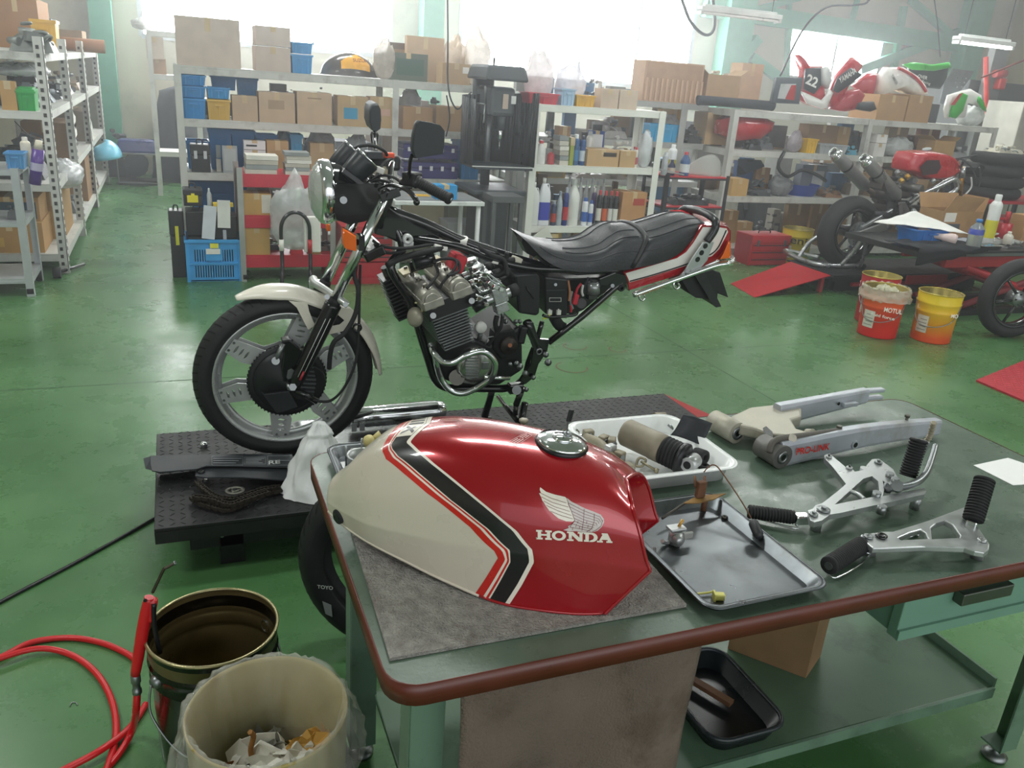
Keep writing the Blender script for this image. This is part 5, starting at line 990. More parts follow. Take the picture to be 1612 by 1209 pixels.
part('cross_rib',MB().tube([az(*K5(610,630),z1-.004),az(*K5(660,650),z1-.004),az(*K5(695,680),z1-.004)],.005,8),BR,t)
for X,Y in ((1000,660),(700,500),(430,780)): p=az(*K5(X,Y),z1-.012); part('mount_post',MB().cyl((p.x,p.y,BZ+.0004),(p.x,p.y,z1-.0115),.011),BR,t)
lv=part('brake_lever',MB().tube([az(*K5(830,610),z1+.008),az(*K5(900,608),z1+.008),az(*K5(990,585),z1+.012),az(*K5(1050,530),z1+.02),az(*K5(1085,440),z1+.035),az(*K5(1105,370),z1+.05)],lambda q:.0095-.003*q,10),STEEL,t)
for X,Y in ((840,545),(870,575),(830,610),(765,655),(795,735)): p=az(*K5(X,Y),z1+.002); part('pivot_bolt',MB().cyl(p-V(0,0,.01),p+V(0,0,.008),.009,n=14),STEEL,t)
part('pinch_clamp',MB().cyl(az(*K5(885,610),z1),az(*K5(885,600),z1+.022),.012),STEEL,t)
pb=az(*K5(945,545),z1+.006); ptop=pb+V(.022,.014,.082); 
pg=peg(ptop,pb,.0195,None,t); part('end_clamp',MB().box(ptop+V(.022,.004,-.022),(.018,.018,.03),rot('Y',15)),STEEL,t,.003)
a=az(*K5(28,748),.802);b=az(*K5(292,782),.802); peg(a,b,.0145,None,t); part('peg_hinge',MB().box(b.lerp(az(*K5(380,800),.80),.45),(.03,.02,.02),rot('Z',-10)),CHROME,t,.003)
part('wire_guard',MB().tube([b+V(0,-.008,-.012),b+V(-.005,-.016,-.016),a+V(.03,-.016,-.016),a+V(.02,-.006,-.015)],.002,6),CHROME,t)
z2=.818
t=thing('footrest_bracket','cast alloy triangular footrest bracket nearest the bench front','bracket',(1.3,.98,BZ))
P2=[(690,885),(740,870),(800,862),(860,862),(1060,800),(1270,722),(1282,735),(1262,790),(1350,838),(1415,935),(1412,965),(1385,985),(1330,975),(1270,955),(1050,948),(800,958),(745,958),(705,925)]
H2=[[(892,898),(960,868),(1020,852),(1045,870),(1062,905),(905,912)],[(1078,842),(1110,815),(1160,800),(1200,820),(1245,885),(1240,898),(1085,905)]]
plate(P2,H2,z2,.012,'plate',t)
for (X,Y,r,mm) in ((790,893,.008,GBLK),(717,898,.006,STEEL),(1370,918,.006,BR)):
    p=az(*K5(X,Y),z2); part('boss',MB().lathe([(0,0),(r*1.5,0),(r*1.5,.004),(r,.005),(r*.5,.005),(r*.5,.003),(0,.003)],p,(0,0,1),20),mm,t)
for X,Y in ((1360,950),(740,925)): p=az(*K5(X,Y),z2-.012); part('mount_post',MB().cyl((p.x,p.y,BZ+.0004),(p.x,p.y,z2-.0115),.012),BR,t)
a=az(*K5(490,1060),.805);b=az(*K5(680,940),.805); peg(a,b,.0175,None,t); part('peg_hinge',MB().box(b.lerp(az(*K5(720,905),.806),.4),(.026,.02,.02),rot('Z',38)),CHROME,t,.003)
part('wire_guard',MB().tube([b+V(.006,-.006,-.014),b+V(.012,-.014,-.017),a.lerp(b,.5)+V(.014,-.018,-.018),a+V(.012,-.014,-.018),a+V(.0,-.008,-.016)],.002,6),CHROME,t)
pb=az(*K5(1318,800),z2+.006); ptop=pb+V(.048,.034,.072); peg(ptop,pb,.0205,None,t); part('peg_hinge',MB().box(pb+V(-.004,-.003,-.006),(.022,.02,.02),rot('Z',30)),CHROME,t,.003)
p=az(*K5(975,885),BZ+.006); solo('bolt',MB().cyl(p+V(-.012,0,-.001),p+V(.008,.002,-.001),.004).cyl(p+V(.008,.002,-.001),p+V(.014,.003,-.001),.0075,n=6),CHROME,'short bolt lying inside the nearest footrest bracket','bolt')
# paper
P=[az(*K5(x,y),BZ+.0015) for x,y in ((1322,482),(1520,440),(1640,480),(1640,590),(1550,597))]
solo('paper_sheet',MB().prism3(P,(0,0,-.001)),mat('#f2f2f0',.7,0,0),'white paper sheet at the right edge of the bench','paper')
# ---- bits on the steel tray
K6=lambda X,Y:(1000+X/2.634,580+Y/2.634)
c=az(*K6(165,695),BZ+.02)
t=thing('fuel_tap','small alloy fuel tap on the steel tray beside the tank front','fuel tap',V(c.x,c.y,BZ+.003))
part('body',MB().cyl(c+V(0,0,-.014),c+V(0,0,.014),.013,n=16),ALU,t); part('dial',MB().lathe([(0,0),(.013,0),(.014,.004),(.009,.006),(.009,.01),(0,.01)],c+V(-.002,-.012,0),(0,-1,.1),20),ALU,t); part('flange',MB().box(c+V(0,0,.018),(.034,.022,.006)),ALU,t,.002); part('spout',MB().cyl(c+V(.005,0,.02),c+V(.012,0,.034),.003),mat('#c9a050',.4,.5),t); part('lever',MB().box(c+V(.026,-.004,.0),(.022,.006,.014)),mat('#9a9a96',.5),t,.002); part('elbow',MB().tube([c+V(.0,0,-.01),c+V(-.02,0,-.012),c+V(-.03,-.004,-.004)],.004,8),ALU,t)
rs=mat('#6b4a35',.8,.2,.3,40); c=az(*K6(290,540),BZ+.03)
t=thing('fuel_level_sender','rusty fuel level sender with a float arm standing in the steel tray','sender',V(c.x,c.y,BZ+.003))
part('plate',MB().prism3([az(*K6(x,y),BZ+.03) for x,y in ((200,562),(240,540),(300,528),(376,522),(330,545),(260,562))],(0,0,.003)),mat('#8a6a3c',.7,.3,.3,40),t,.001)
part('leg',MB().cyl(c+V(0,0,-.027),c,.006),rs,t)
br=part('bracket',MB().box(az(*K6(272,500),BZ+.052),(.02,.012,.036)),rs,t,.002)
for s in (250,290): part('bracket_horn',MB().cyl(az(*K6(s,490),BZ+.058),az(*K6(s-3,448),BZ+.07),.003),rs,t)
part('float_wire',MB().tube([az(*K6(285,430),BZ+.075),az(*K6(300,412),BZ+.08),az(*K6(325,400),BZ+.08),az(*K6(355,425),BZ+.075),az(*K6(440,550),BZ+.045),az(*K6(480,620),BZ+.03)],.0014,6),rs,t)
part('float',MB().lathe([(0,0),(.006,0),(.01,.006),(.01,.034),(.006,.042),(0,.042)],az(*K6(486,632),BZ+.034),az(*K6(532,738),BZ+.012)-az(*K6(486,632),BZ+.034),18),mat('#26282b',.5),t)
part('pick_up_rod',MB().cyl(az(*K6(215,552),BZ+.03),az(*K6(112,622),BZ+.02),.0028),mat('#4a4640',.5,.5),t)
p=az(*K6(370,620),BZ+.004); ring_(p,.006,.004,'tiny dark ring on the steel tray near the float',mat('#55524c',.4,.7))
P=[az(*K6(x,y),BZ+.008) for x,y in ((80,745),(90,790),(150,850),(210,900),(250,935))]
t=thing('wiring_connector','pale yellow plug on a grey wire in the steel tray corner','connector',V(P[-1].x,P[-1].y,BZ+.003)); part('sheath',MB().tube(P,.0028,8),mat('#3f3b38',.6),t); YL=mat('#d9d477',.5)
part('yellow_wire',MB().tube([P[-1],az(*K6(300,930),BZ+.007),az(*K6(325,925),BZ+.008)],.002,6),YL,t); q=az(*K6(350,945),BZ+.009); part('plug',MB().box(q,(.017,.012,.012),rot('Z',-20)),YL,t,.002); part('plug_collar',MB().box(q+V(-.009,.003,0),(.004,.016,.016),rot('Z',-20)),YL,t,.001)
for i,(X,Y) in enumerate(((170,565),)): p=az(*K6(X,Y),BZ+.006); i_lump(p.x-.008,p.x+.008,p.y-.006,.012,BZ+.003,.012,'#c9a83c','yellow crumb on the back rim of the steel tray',n=3,col2='#c9a83c')
# ================= fuel tank on the bench
TA=math.radians(-35); TO=V(.28,1.33,0); TD=V(math.cos(TA),math.sin(TA),0); TN=V(TD.y,-TD.x,0)
# stations: a, bottom(b,z), crease(b,z), mid(b,z), shoulder(b,z), topz
ST_=[(-.05,(.036,.835),(.042,.86),(.040,.878),(.030,.893),.898),
(-.03,(.044,.826),(.052,.858),(.051,.884),(.040,.908),.916),
(0,(.058,.82),(.072,.862),(.070,.902),(.050,.944),.953),
(.05,(.080,.815),(.098,.866),(.092,.925),(.062,.984),1.0),
(.12,(.098,.806),(.115,.872),(.106,.948),(.070,1.01),1.026),
(.20,(.116,.795),(.128,.88),(.116,.962),(.076,1.02),1.037),
(.30,(.134,.787),(.136,.888),(.120,.966),(.078,1.018),1.036),
(.39,(.128,.7865),(.127,.89),(.113,.962),(.074,1.010),1.027),
(.46,(.120,.7865),(.106,.886),(.098,.952),(.067,.998),1.013),
(.50,(.112,.7865),(.095,.88),(.090,.944),(.063,.986),1.001),
(.53,(.105,.787),(.086,.874),(.084,.936),(.060,.972),.986)]
def cr(a,b,c,d,t): return .5*((2*b)+(c-a)*t+(2*a-5*b+4*c-d)*t*t+(3*b-a-3*c+d)*t**3)
def stn(a):
    A=[s[0] for s in ST_]; a=min(max(a,A[0]),A[-1])
    i=max(k for k in range(len(A)-1) if A[k]<=a+1e-9); h=A[i+1]-A[i]; t=(a-A[i])/h; n_=len(A)
    def f(g):
        v=lambda k:g(ST_[k]); sl=lambda k:(v(min(k+1,n_-1))-v(max(k-1,0)))/(A[min(k+1,n_-1)]-A[max(k-1,0)])
        return (2*t**3-3*t*t+1)*v(i)+(t**3-2*t*t+t)*h*sl(i)+(3*t*t-2*t**3)*v(i+1)+(t**3-t*t)*h*sl(i+1)
    return [(f(lambda s:s[k][0]),f(lambda s:s[k][1])) for k in (1,2,3,4)]+[(0,f(lambda s:s[5]))]
SK=[0,.27,.52,.76,1.0]
def tpos(a,s,side=1,off=0):
    """s 0 bottom edge .. 1 spine; side +1 near"""
    P=stn(a); i=max(k for k in range(4) if SK[k]<=s+1e-9) if s<1 else 3; t=(s-SK[i])/(SK[i+1]-SK[i])
    p0=P[i-1] if i>0 else (2*P[0][0]-P[1][0]-.0,2*P[0][1]-P[1][1]); p3=P[i+2] if i<3 else (-P[3][0],P[3][1])
    if i==0: b=P[0][0]+(P[1][0]-P[0][0])*(t**.9); z=P[0][1]+(P[1][1]-P[0][1])*t   # below the crease: flat, tucked in
    else:
        if i==1: p0=(P[1][0]+.004,P[1][1]-.03)
        b=cr(p0[0],P[i][0],P[i+1][0],p3[0],t); z=cr(p0[1],P[i][1],P[i+1][1],p3[1],t)
    fa=0
    if a>.38: fa=(a-.38)/.15*-.062*((1-s/.27) if s<.27 else ((s-.27)/.73)**.85)
    q=TO+TD*(a+fa)+TN*(side*b)+V(0,0,z)
    if off:
        e=.002; u=tpos(min(a+e,.53),s,side)-tpos(max(a-e,-.05),s,side); v=tpos(a,min(s+e,1),side)-tpos(a,max(s-e,0),side); n=u.cross(v)*(-1 if side<0 else 1)
        n=n.normalized(); c_=q-(TO+TD*a+V(0,0,.88)); n=n if n.dot(c_)>0 else -n; q=q+n*off
    return q
# parameter lookup for photo pixels on the near side
def proj(p):
    d=p-EYE; zz=d.dot(FW); return (806+FPX*d.dot(RT)/zz,604.5-FPX*d.dot(UP)/zz)
GR=[]
for i in range(110):
    a=-.05+.58*i/109
    for j in range(101): s=j/100; GR.append((proj(tpos(a,s)),a,s))
def inv(x,y):
    g=sorted(GR,key=lambda q:(q[0][0]-x)**2+(q[0][1]-y)**2)[:4]; w=[1/(.3+(q[0][0]-x)**2+(q[0][1]-y)**2) for q in g]; W=sum(w)
    return sum(q[1]*k for q,k in zip(g,w))/W, sum(q[2]*k for q,k in zip(g,w))/W
K5c=lambda X,Y:(480+X/2.418,620+Y/2.418); K8=lambda X,Y:(500+X/7.555,620+Y/7.555)
def path(px): return [inv(*p) for p in px]
# boundary of white panel = outer red stripe left edge;  top end extended to the spine
def ascurve(pts,top):  # resample a as function of s
    pts=sorted(pts,key=lambda q:q[1]); 
    if top is not None: pts=[q for q in pts if q[1]<.93]+[(top,1.0)]
    if pts[0][1]>0: pts=[(pts[0][0],0)]+pts
    def f(s):
        for i in range(len(pts)-1):
            if pts[i][1]<=s<=pts[i+1][1]+1e-9: t=(s-pts[i][1])/max(1e-6,pts[i+1][1]-pts[i][1]); return pts[i][0]+(pts[i+1][0]-pts[i][0])*t
        return pts[-1][0]
    return f
raw=dict(
 w0=[K5c(654,778),K5c(700,705),K5c(748,625),K5c(735,600),K5c(640,510),K5c(480,380),K5c(390,305),K8(850,770),K8(808,680),K8(815,620)],
 k0=[K5c(700,790),K5c(742,715),K5c(783,640),K5c(778,595),K5c(700,515),K5c(560,405),K5c(440,305),K8(960,740),K8(890,660),K8(875,610)],
 k1=[K5c(757,808),K5c(810,725),K5c(855,640),K5c(850,590),K5c(790,520),K5c(650,405),K5c(480,265),K8(1160,680),K8(1065,590),K8(1062,560)])
W0=ascurve(path(raw['w0']),.066); K0=ascurve(path(raw['k0']),.083); K1=ascurve(path(raw['k1']),.118)
t=thing('motorcycle_fuel_tank','red, white and black motorcycle fuel tank standing on the grey carpet','fuel tank',TO+TD*.22+V(0,0,.7865))
TW=mat('#cdc4b4',.3,0,.02,coat=.5); TR=mat('#a30518',.22,.25,.05,5,coat=1.0)
m=MB(); NA,NS=140,64
S_=[0]; 
ring=[]
cols=[(j/NS,1) for j in range(NS+1)]+[(1-j/NS,-1) for j in range(1,NS+1)]
vs=[];nn=len(cols)
for i in range(NA+1):
    a=-.05+.58*i/NA
    for s,sd in cols: vs.append(tpos(a,s,sd))
mw=[];fs=[]
for i in range(NA):
    for j in range(nn-1):
        fs.append((i*nn+j,(i+1)*nn+j,(i+1)*nn+j+1,i*nn+j+1)); s=(cols[j][0]+cols[j+1][0])/2; a=-.05+.58*(i+.5)/NA; mw.append(0 if a<W0(s) else 1)
m.add(vs,fs,True); m.mi=mw[:]
# rear cap, rolled seam, hollow front, underside
c=TO+TD*-.055+V(0,0,.865); r0=vs[:nn]; m.cur=0; m.add(r0+[c],[(j,j+1,nn) for j in range(nn-1)]+[(nn-1,0,nn)],True)
rf=vs[NA*nn:]; cf=TO+TD*.43+V(0,0,.86)
def toward(p,k,da): 
    ctr=TO+TD*((p-TO).dot(TD))+V(0,0,.872); q=ctr+(p-ctr)*k; return q+TD*da
rg=[rf,[toward(p,.985,.004) for p in rf],[toward(p,.95,.002) for p in rf],[toward(p,.84,-.03) for p in rf],[toward(p,.66,-.075) for p in rf],[toward(p,.45,-.10) for p in rf]]
m.cur=1; m.loft(rg,cap=False); m.add(rg[-1]+[cf],[(j,j+1,nn) for j in range(nn-1)],True)
m.loft([rf,[p for p in rf]],cap=False)
body=part('tank_shell',m,[TW,TR],t,fixn=True)
und=MB(); L0=[vs[i*nn] for i in range(0,NA+1,4)]; R0=[vs[i*nn+nn-1] for i in range(0,NA+1,4)]
und.loft([[p+V(0,0,.006)-(p-q).normalized()*.008 for p,q in zip(L0,R0)],[ (p+q)/2+V(0,0,.03) for p,q in zip(L0,R0)],[p+V(0,0,.006)-(p-q).normalized()*.008 for p,q in zip(R0,L0)]],cap=False,closed=False); part('underside',und,mat('#5c0a12',.5,.2),t)
for sd,e in ((1,L0),(-1,R0)):
    part('bottom_seam',MB().tube([p+V(0,0,.0022) for p in e],.0028,6,sub=1),[TR],t) if False else None
    k=sum(1 for i,p in enumerate(e) if -.05+.58*i*4/NA<W0(0))
    part('white_bottom_seam',MB().tube([p+V(0,0,.003) for p in e[:k+1]],.003,8,sub=1),TW,t); part('red_bottom_seam',MB().tube([p+V(0,0,.003) for p in e[k:]],.003,8,sub=1),TR,t)
part('front_rim',MB().tube([p for p in rg[1]],.0032,8,sub=1,cap=False),TR,t)
def strip(f0,f1,name,m_,off=.0007,n=90,s1=1.0):
    for sd in (1,-1):
        mb=MB(); vs=[]; k=6
        for i in range(n+1):
            s=.002+(s1-.002)*i/n; a0,a1=f0(s),f1(s)
            for q in range(k+1): vs.append(tpos(a0+(a1-a0)*q/k,s,sd,off))
        mb.add(vs,[(i*(k+1)+q,(i+1)*(k+1)+q,(i+1)*(k+1)+q+1,i*(k+1)+q+1) for i in range(n) for q in range(k)],True); part(name,mb,m_,t,fixn=True)
mixf=lambda f,g,k:(lambda s:f(s)+(g(s)-f(s))*k)
LIN=mat('#c8261f',.3,coat=.5); LW=mat('#ece4d6',.3,coat=.5); LK=mat('#1d1b1d',.3,0,.05,coat=.5)
strip(lambda s:W0(s)-.0055,mixf(W0,K0,.42),'red_stripe',LIN); strip(mixf(W0,K0,.42),mixf(W0,K0,.66),'white_stripe',LW,.00065); strip(mixf(W0,K0,.66),mixf(W0,K0,.86),'thin_red_stripe',LIN); strip(mixf(W0,K0,.86),K0,'thin_white_stripe',LW,.00065)
strip(K0,K1,'black_band',LK); strip(K1,lambda s:K1(s)+.0075,'white_border',LW,.00075)
# white patch with dark crossed lettering on the top of the band
W2=mixf(K0,K1,.02); W3=mixf(K0,K1,.98)
mb=MB(); n=26;k=8; vs=[]
for i in range(n+1):
    s=.86+.27*i/n; sd=1 if s<=1 else -1; ss=s if s<=1 else 2-s; a0,a1=W2(ss),W3(ss)
    for q in range(k+1): vs.append(tpos(a0+(a1-a0)*q/k,ss,sd,.0012))
mb.add(vs,[(i*(k+1)+q,(i+1)*(k+1)+q,(i+1)*(k+1)+q+1,i*(k+1)+q+1) for i in range(n) for q in range(k)],True); part('white_patch',mb,LW,t)
def tp2(u,v,off):
    s=.86+.27*v; sd=1 if s<=1 else -1; ss=s if s<=1 else 2-s; a0,a1=W2(ss),W3(ss); return tpos(a0+(a1-a0)*u,ss,sd,off)
for (u0,v0,u1,v1) in ((.1,.12,.9,.42),(.9,.12,.1,.42),(.1,.55,.9,.55),(.1,.72,.9,.72),(.1,.9,.9,.9)):
    mb=MB(); vs=[]; w_=.045
    for i in range(9):
        f=i/8; u=u0+(u1-u0)*f; v=v0+(v1-v0)*f; vs+= [tp2(u,v-w_,.0016),tp2(u,v+w_,.0016)]
    mb.add(vs,[(2*i,2*i+1,2*i+3,2*i+2) for i in range(8)],True); part('black_lettering_bar',mb,LK,t)
# ---- decals given by their outline on the flank
BV=BVHTree.FromPolygons([v for v in m.v],[tuple(f) for f in m.f])
def dec(polys,off,name,m_,sub=2,par=t,lab=None):
    mb=MB()
    for P in polys:
        pp=[V(x,y,0) for x,y in P]; tr=tessellate_polygon([pp]); T=[[pp[i] for i in q] for q in tr]
        for _ in range(sub):
            T2=[]
            for a,b,c in T:
                if max((a-b).length,(b-c).length,(c-a).length)<5: T2.append([a,b,c]); continue
                ab,bc,ca=(a+b)/2,(b+c)/2,(c+a)/2; T2+=[[a,ab,ca],[ab,b,bc],[ca,bc,c],[ab,bc,ca]]
            T=T2
        for tri in T:
            o=[]
            for q in tri:
                d=ray(q.x,q.y).normalized(); h=BV.ray_cast(EYE,d)
                if h[0] is None: break
                n=h[1] if h[1].dot(d)<0 else -h[1]; o.append(h[0]+n*off)
            if len(o)==3: mb.add(o,[(0,1,2)],True)
    return part(name,mb,m_,par,label=lab)
K9=lambda X,Y:(820+X/3.779,660+Y/3.779)
def k9(l): return [K9(*p) for p in l]
wing1=[(115,405),(150,432),(200,448),(262,462),(275,475),(280,505),(300,550),(318,600),(310,608),(268,606),(225,590),(210,578),(198,568),(185,555),(172,548),(160,530),(148,515),(140,500),(128,485),(120,462),(108,440),(120,440),(112,420)]
wing2=[(273,468),(300,490),(340,510),(380,530),(440,552),(475,568),(492,592),(494,612),(480,640),(455,662),(430,670),(380,670),(330,665),(285,664),(252,658),(285,645),(280,635),(300,625),(318,610),(318,590),(300,550),(285,510)]
dec([k9(wing1)],.0009,'wing_emblem',LW,lab='cream wing tip feathers'); dec([k9(wing2)],.0010,'wing_emblem',mat('#d0c4c0',.3,coat=.4),lab='silver inner wing')
def lines(segs,w,off,name,m_):
    out=[]
    for s in segs:
        for (a,b) in zip(s,s[1:]):
            a=V(*a,0);b=V(*b,0); tt=(b-a).normalized(); n_=V(-tt.y,tt.x,0)*w; out.append([K9(*(q.xy)) for q in (a-n_,b-n_,b+n_,a+n_)])
    dec(out,off,name,m_,3)
lines([[(118,440),(180,470),(270,498)],[(122,462),(190,496),(282,522)],[(135,486),(200,520),(290,548)],[(150,512),(220,544),(300,572)],[(172,545),(240,572),(308,592)],
 [(272,470),(285,510),(302,552),(320,602),(290,640)],[(375,532),(372,600),(362,660)],[(436,560),(434,610),(420,650),(390,668)],
 [(285,500),(375,545),(470,580),(484,606)],[(292,522),(374,562),(462,592),(474,612)],[(302,546),(373,580),(456,604),(464,620)],[(308,566),(372,596),(448,618),(452,632)],[(316,588),(370,612),(442,630)],[(318,604),(368,626),(432,642)],[(306,620),(366,640),(424,652)],[(292,640),(362,652),(412,664)],
 [(486,600),(476,635),(450,656),(424,668)],[(340,604),(336,618)],[(330,622),(326,640)],[(392,606),(388,622)],[(400,628),(396,644)],[(350,636),(346,650)],[(310,642),(306,656)]],1.15,.0016,'feather_lines',mat('#6b1018',.4))
# slab serif letters, in a unit cell 0..1 x 0..1 (y up)
LET={'H':[[(0,0),(.42,0),(.42,.2),(.32,.2),(.32,.42),(.68,.42),(.68,.2),(.58,.2),(.58,0),(1,0),(1,.2),(.9,.2),(.9,.8),(1,.8),(1,1),(.58,1),(.58,.8),(.68,.8),(.68,.6),(.32,.6),(.32,.8),(.42,.8),(.42,1),(0,1),(0,.8),(.1,.8),(.1,.2),(0,.2)]],
'N':[[(0,0),(.38,0),(.38,.18),(.28,.18),(.28,.62),(.66,0),(.9,0),(.9,.82),(1,.82),(1,1),(.62,1),(.62,.82),(.72,.82),(.72,.4),(.34,1),(0,1),(0,.82),(.1,.82),(.1,.18),(0,.18)]],
'A':[[(0,0),(.38,0),(.38,.18),(.3,.18),(.33,.3),(.67,.3),(.7,.18),(.6,.18),(.6,0),(1,0),(1,.18),(.93,.18),(.68,1),(.3,1),(.3,.85),(.36,.85),(.13,.18),(0,.18)]]}
def oval(cx,cy,rx,ry,n=20,a0=0,a1=360): return [(cx+rx*math.cos(math.radians(a0+(a1-a0)*i/n)),cy+ry*math.sin(math.radians(a0+(a1-a0)*i/n))) for i in range(n+1)]
def ringpoly(cx,cy,rx,ry,ix,iy,n=18):
    out=[]
    for i in range(n): a,b=2*PI*i/n,2*PI*(i+1)/n; out.append([(cx+rx*math.cos(a),cy+ry*math.sin(a)),(cx+rx*math.cos(b),cy+ry*math.sin(b)),(cx+ix*math.cos(b),cy+iy*math.sin(b)),(cx+ix*math.cos(a),cy+iy*math.sin(a))])
    return out
LET['O']=ringpoly(.5,.5,.5,.52,.26,.3)
LET['D']=[[(0,0),(.4,0),(.4,.2),(.36,.2),(.36,.8),(.4,.8),(.4,1),(0,1),(0,.8),(.1,.8),(.1,.2),(0,.2)],[(.36,0),(.6,0),(.5,.2),(.36,.2)],[(.36,1),(.6,1),(.5,.8),(.36,.8)]]
for i in range(12):
    a,b=-PI/2+PI*i/12,-PI/2+PI*(i+1)/12; LET['D'].append([(.55+.45*math.cos(a),.5+.5*math.sin(a)),(.55+.45*math.cos(b),.5+.5*math.sin(b)),(.5+.22*math.cos(b),.5+.3*math.sin(b)),(.5+.22*math.cos(a),.5+.3*math.sin(a))])
# letter cells in the flank crop: (x0,x1)
P=[]
for ch,x0,x1 in (('H',91,184),('O',184,268),('N',274,376),('D',374,456),('A',452,544)):
    def q(u,v,x0=x0,x1=x1):
        X=x0+(x1-x0)*u; top=656+(X-91)*.052; bot=712+(X-91)*.050; return K9(X+(v-.5)*-0,bot+(top-bot)*v)
    for pl_ in LET[ch]: P.append([q(u,v) for u,v in pl_])
dec(P,.0012,'maker_lettering',LW,3)
# warning label lines on the top
wl=[]
def q4(u,v): 
    A=[(800,696),(828,681),(838,686),(812,703)]; a=V(*A[0],0).lerp(V(*A[1],0),u); b=V(*A[3],0).lerp(V(*A[2],0),u); p=a.lerp(b,v); return (p.x,p.y)
for v0,v1,u0,u1 in ((0,.06,0,1),(.94,1,0,1),(.18,.3,.1,.45),(.18,.3,.55,.95),(.42,.54,.05,.5),(.42,.54,.56,.9),(.66,.78,.1,.6),(.66,.78,.66,.92)): wl.append([q4(u0,v0),q4(u1,v0),q4(u1,v1),q4(u0,v1)])
for u0 in (0,.97): wl.append([q4(u0,0),q4(u0+.03,0),q4(u0+.03,1),q4(u0,1)])
dec(wl,.0008,'warning_label',mat('#d8a0a0',.4))
# grommet
c=tpos(-.022,.14,1,.001); n_=TN+V(-.5,0,0); n_=(TN-TD*.55).normalized(); k_=part('rubber_grommet',MB().lathe([(0,.004),(.011,.004),(.014,.002),(.014,-.004)],c,n_,20),RUB,t); part('grommet_hole',MB().lathe([(.005,.0045),(.007,.0052),(.008,.0045)],c,n_,16),GBLK,k_)
# filler cap
c=tpos(.358,1.0); zc=c.z+.003; cc=V(c.x,c.y,zc)
fn=(tpos(.375,1)-tpos(.335,1)).normalized(); up=(V(0,0,1)-fn*fn.z).normalized()
cap=part('filler_cap',MB().lathe([(.036,-.008),(.041,-.006),(.0425,0),(.041,.003),(.036,.004),(.033,.0065),(.02,.0095),(.008,.011),(0,.0112)],cc,up,48),CHROME,t)
part('cap_gasket',MB().lathe([(.044,-.009),(.046,-.004),(.0425,-.001)],cc,up,48),BLK,t)
e=cc+up*.0095-TD*.0+TN*.006; f=part('key_flap',MB().lathe([(0,0),(.017,-.001),(.018,.001),(.0165,.004),(0,.005)],e,up,32),CHROME,cap)
part('lock_barrel',MB().lathe([(0,0),(.007,0),(.007,.004),(0,.004)],cc+up*.012+TD*.006-TN*.004,up,20),STEEL,cap)
kb=cc+up*.014+TD*.003; part('key_blade',MB().box(kb+V(.002,0,.012),(.0035,.0012,.026),rot('Z',30)),STEEL,cap); part('key_head',MB().box(kb+V(.005,0,.034),(.013,.004,.021),rot('Z',30)@rot('Y',16)),BLK,cap,.0015)
# ================= motorcycle (left side towards the camera), bike frame: x rearwards, lat away from the camera
LEAN=math.radians(4.5); BC=V(0,2.9,.51); BS=V(0,math.cos(LEAN),math.sin(LEAN)); BU=V(0,-math.sin(LEAN),math.cos(LEAN)); BX=V(1,0,0)
def bp(x,y,lat=0): return hit(x,y,BC+BS*lat,BS)
KA=lambda X,Y,l=0:bp(290+X/3.557,400+Y/3.557,l)
KB=lambda X,Y,l=0:bp(480+X/4.029,150+Y/4.029,l)
KC=lambda X,Y,l=0:bp(600+X/4.03,360+Y/4.03,l)
KD=lambda X,Y,l=0:bp(780+X/4.03,300+Y/4.03,l)
def PL(f,pts,l=0): return [f(x,y,l) for x,y in pts]
mc=thing('motorcycle','classic white fendered motorcycle without tank standing on the black lift plate','motorcycle',(1.1,2.93,.2))
def mp(name,mb,m,par=mc,**k): return part(name,mb,m,par,**k)
# ---- front wheel
wc=bp(450,591,0); RM=.251
wt=[]; Rr=.319; w=.098
def W(r,a,l): return wc+BX*(math.cos(a)*r)+BU*(math.sin(a)*r)+BS*l
tp=[]
for k in range(17):
    a=-1.75+3.5*k/16; tp.append((Rr-.04+math.cos(a)*.040,math.sin(a)*w/2))
prof=[(.256,-.034)]+tp+[(.256,.034)]
WT=mp('front_tyre',MB().lathe(prof,wc,BS,72),mat('#17181a',.62,0,.1,30))
g=MB()
for i in range(60):
    for sd in (-1,1):
        a=2*PI*(i+(.25 if sd>0 else 0))/60
        P=[]
        for k in range(5):
            lat=sd*(.006+.034*k/4); aa=a-.05*k/4; th=math.asin(max(-1,min(1,lat/(w/2)))); r=Rr-.04+math.cos(th)*.040+.0004; P.append((r,aa,lat))
        for (r0,a0,l0),(r1,a1,l1) in zip(P,P[1:]): g.add([W(r0,a0-.009,l0),W(r0,a0+.009,l0),W(r1,a1+.009,l1),W(r1,a1-.009,l1)],[(0,1,2,3)])
part('tread_groove',g,mat('#050506',.9),WT,stuff=True)
rim=mp('front_rim',MB().lathe([(.236,-.012),(.24,-.03),(.25,-.036),(.256,-.038),(.257,-.034),(.247,-.03),(.243,-.014),(.243,.014),(.247,.03),(.257,.034),(.256,.038),(.25,.036),(.24,.03),(.236,.012),(.228,.006),(.222,.004),(.222,-.004),(.228,-.006),(.236,-.012)],wc,BS,72),mat('#d0d3d4',.3,.7,.05))
ALS=mat('#c2c5c5',.4,.5,.06)
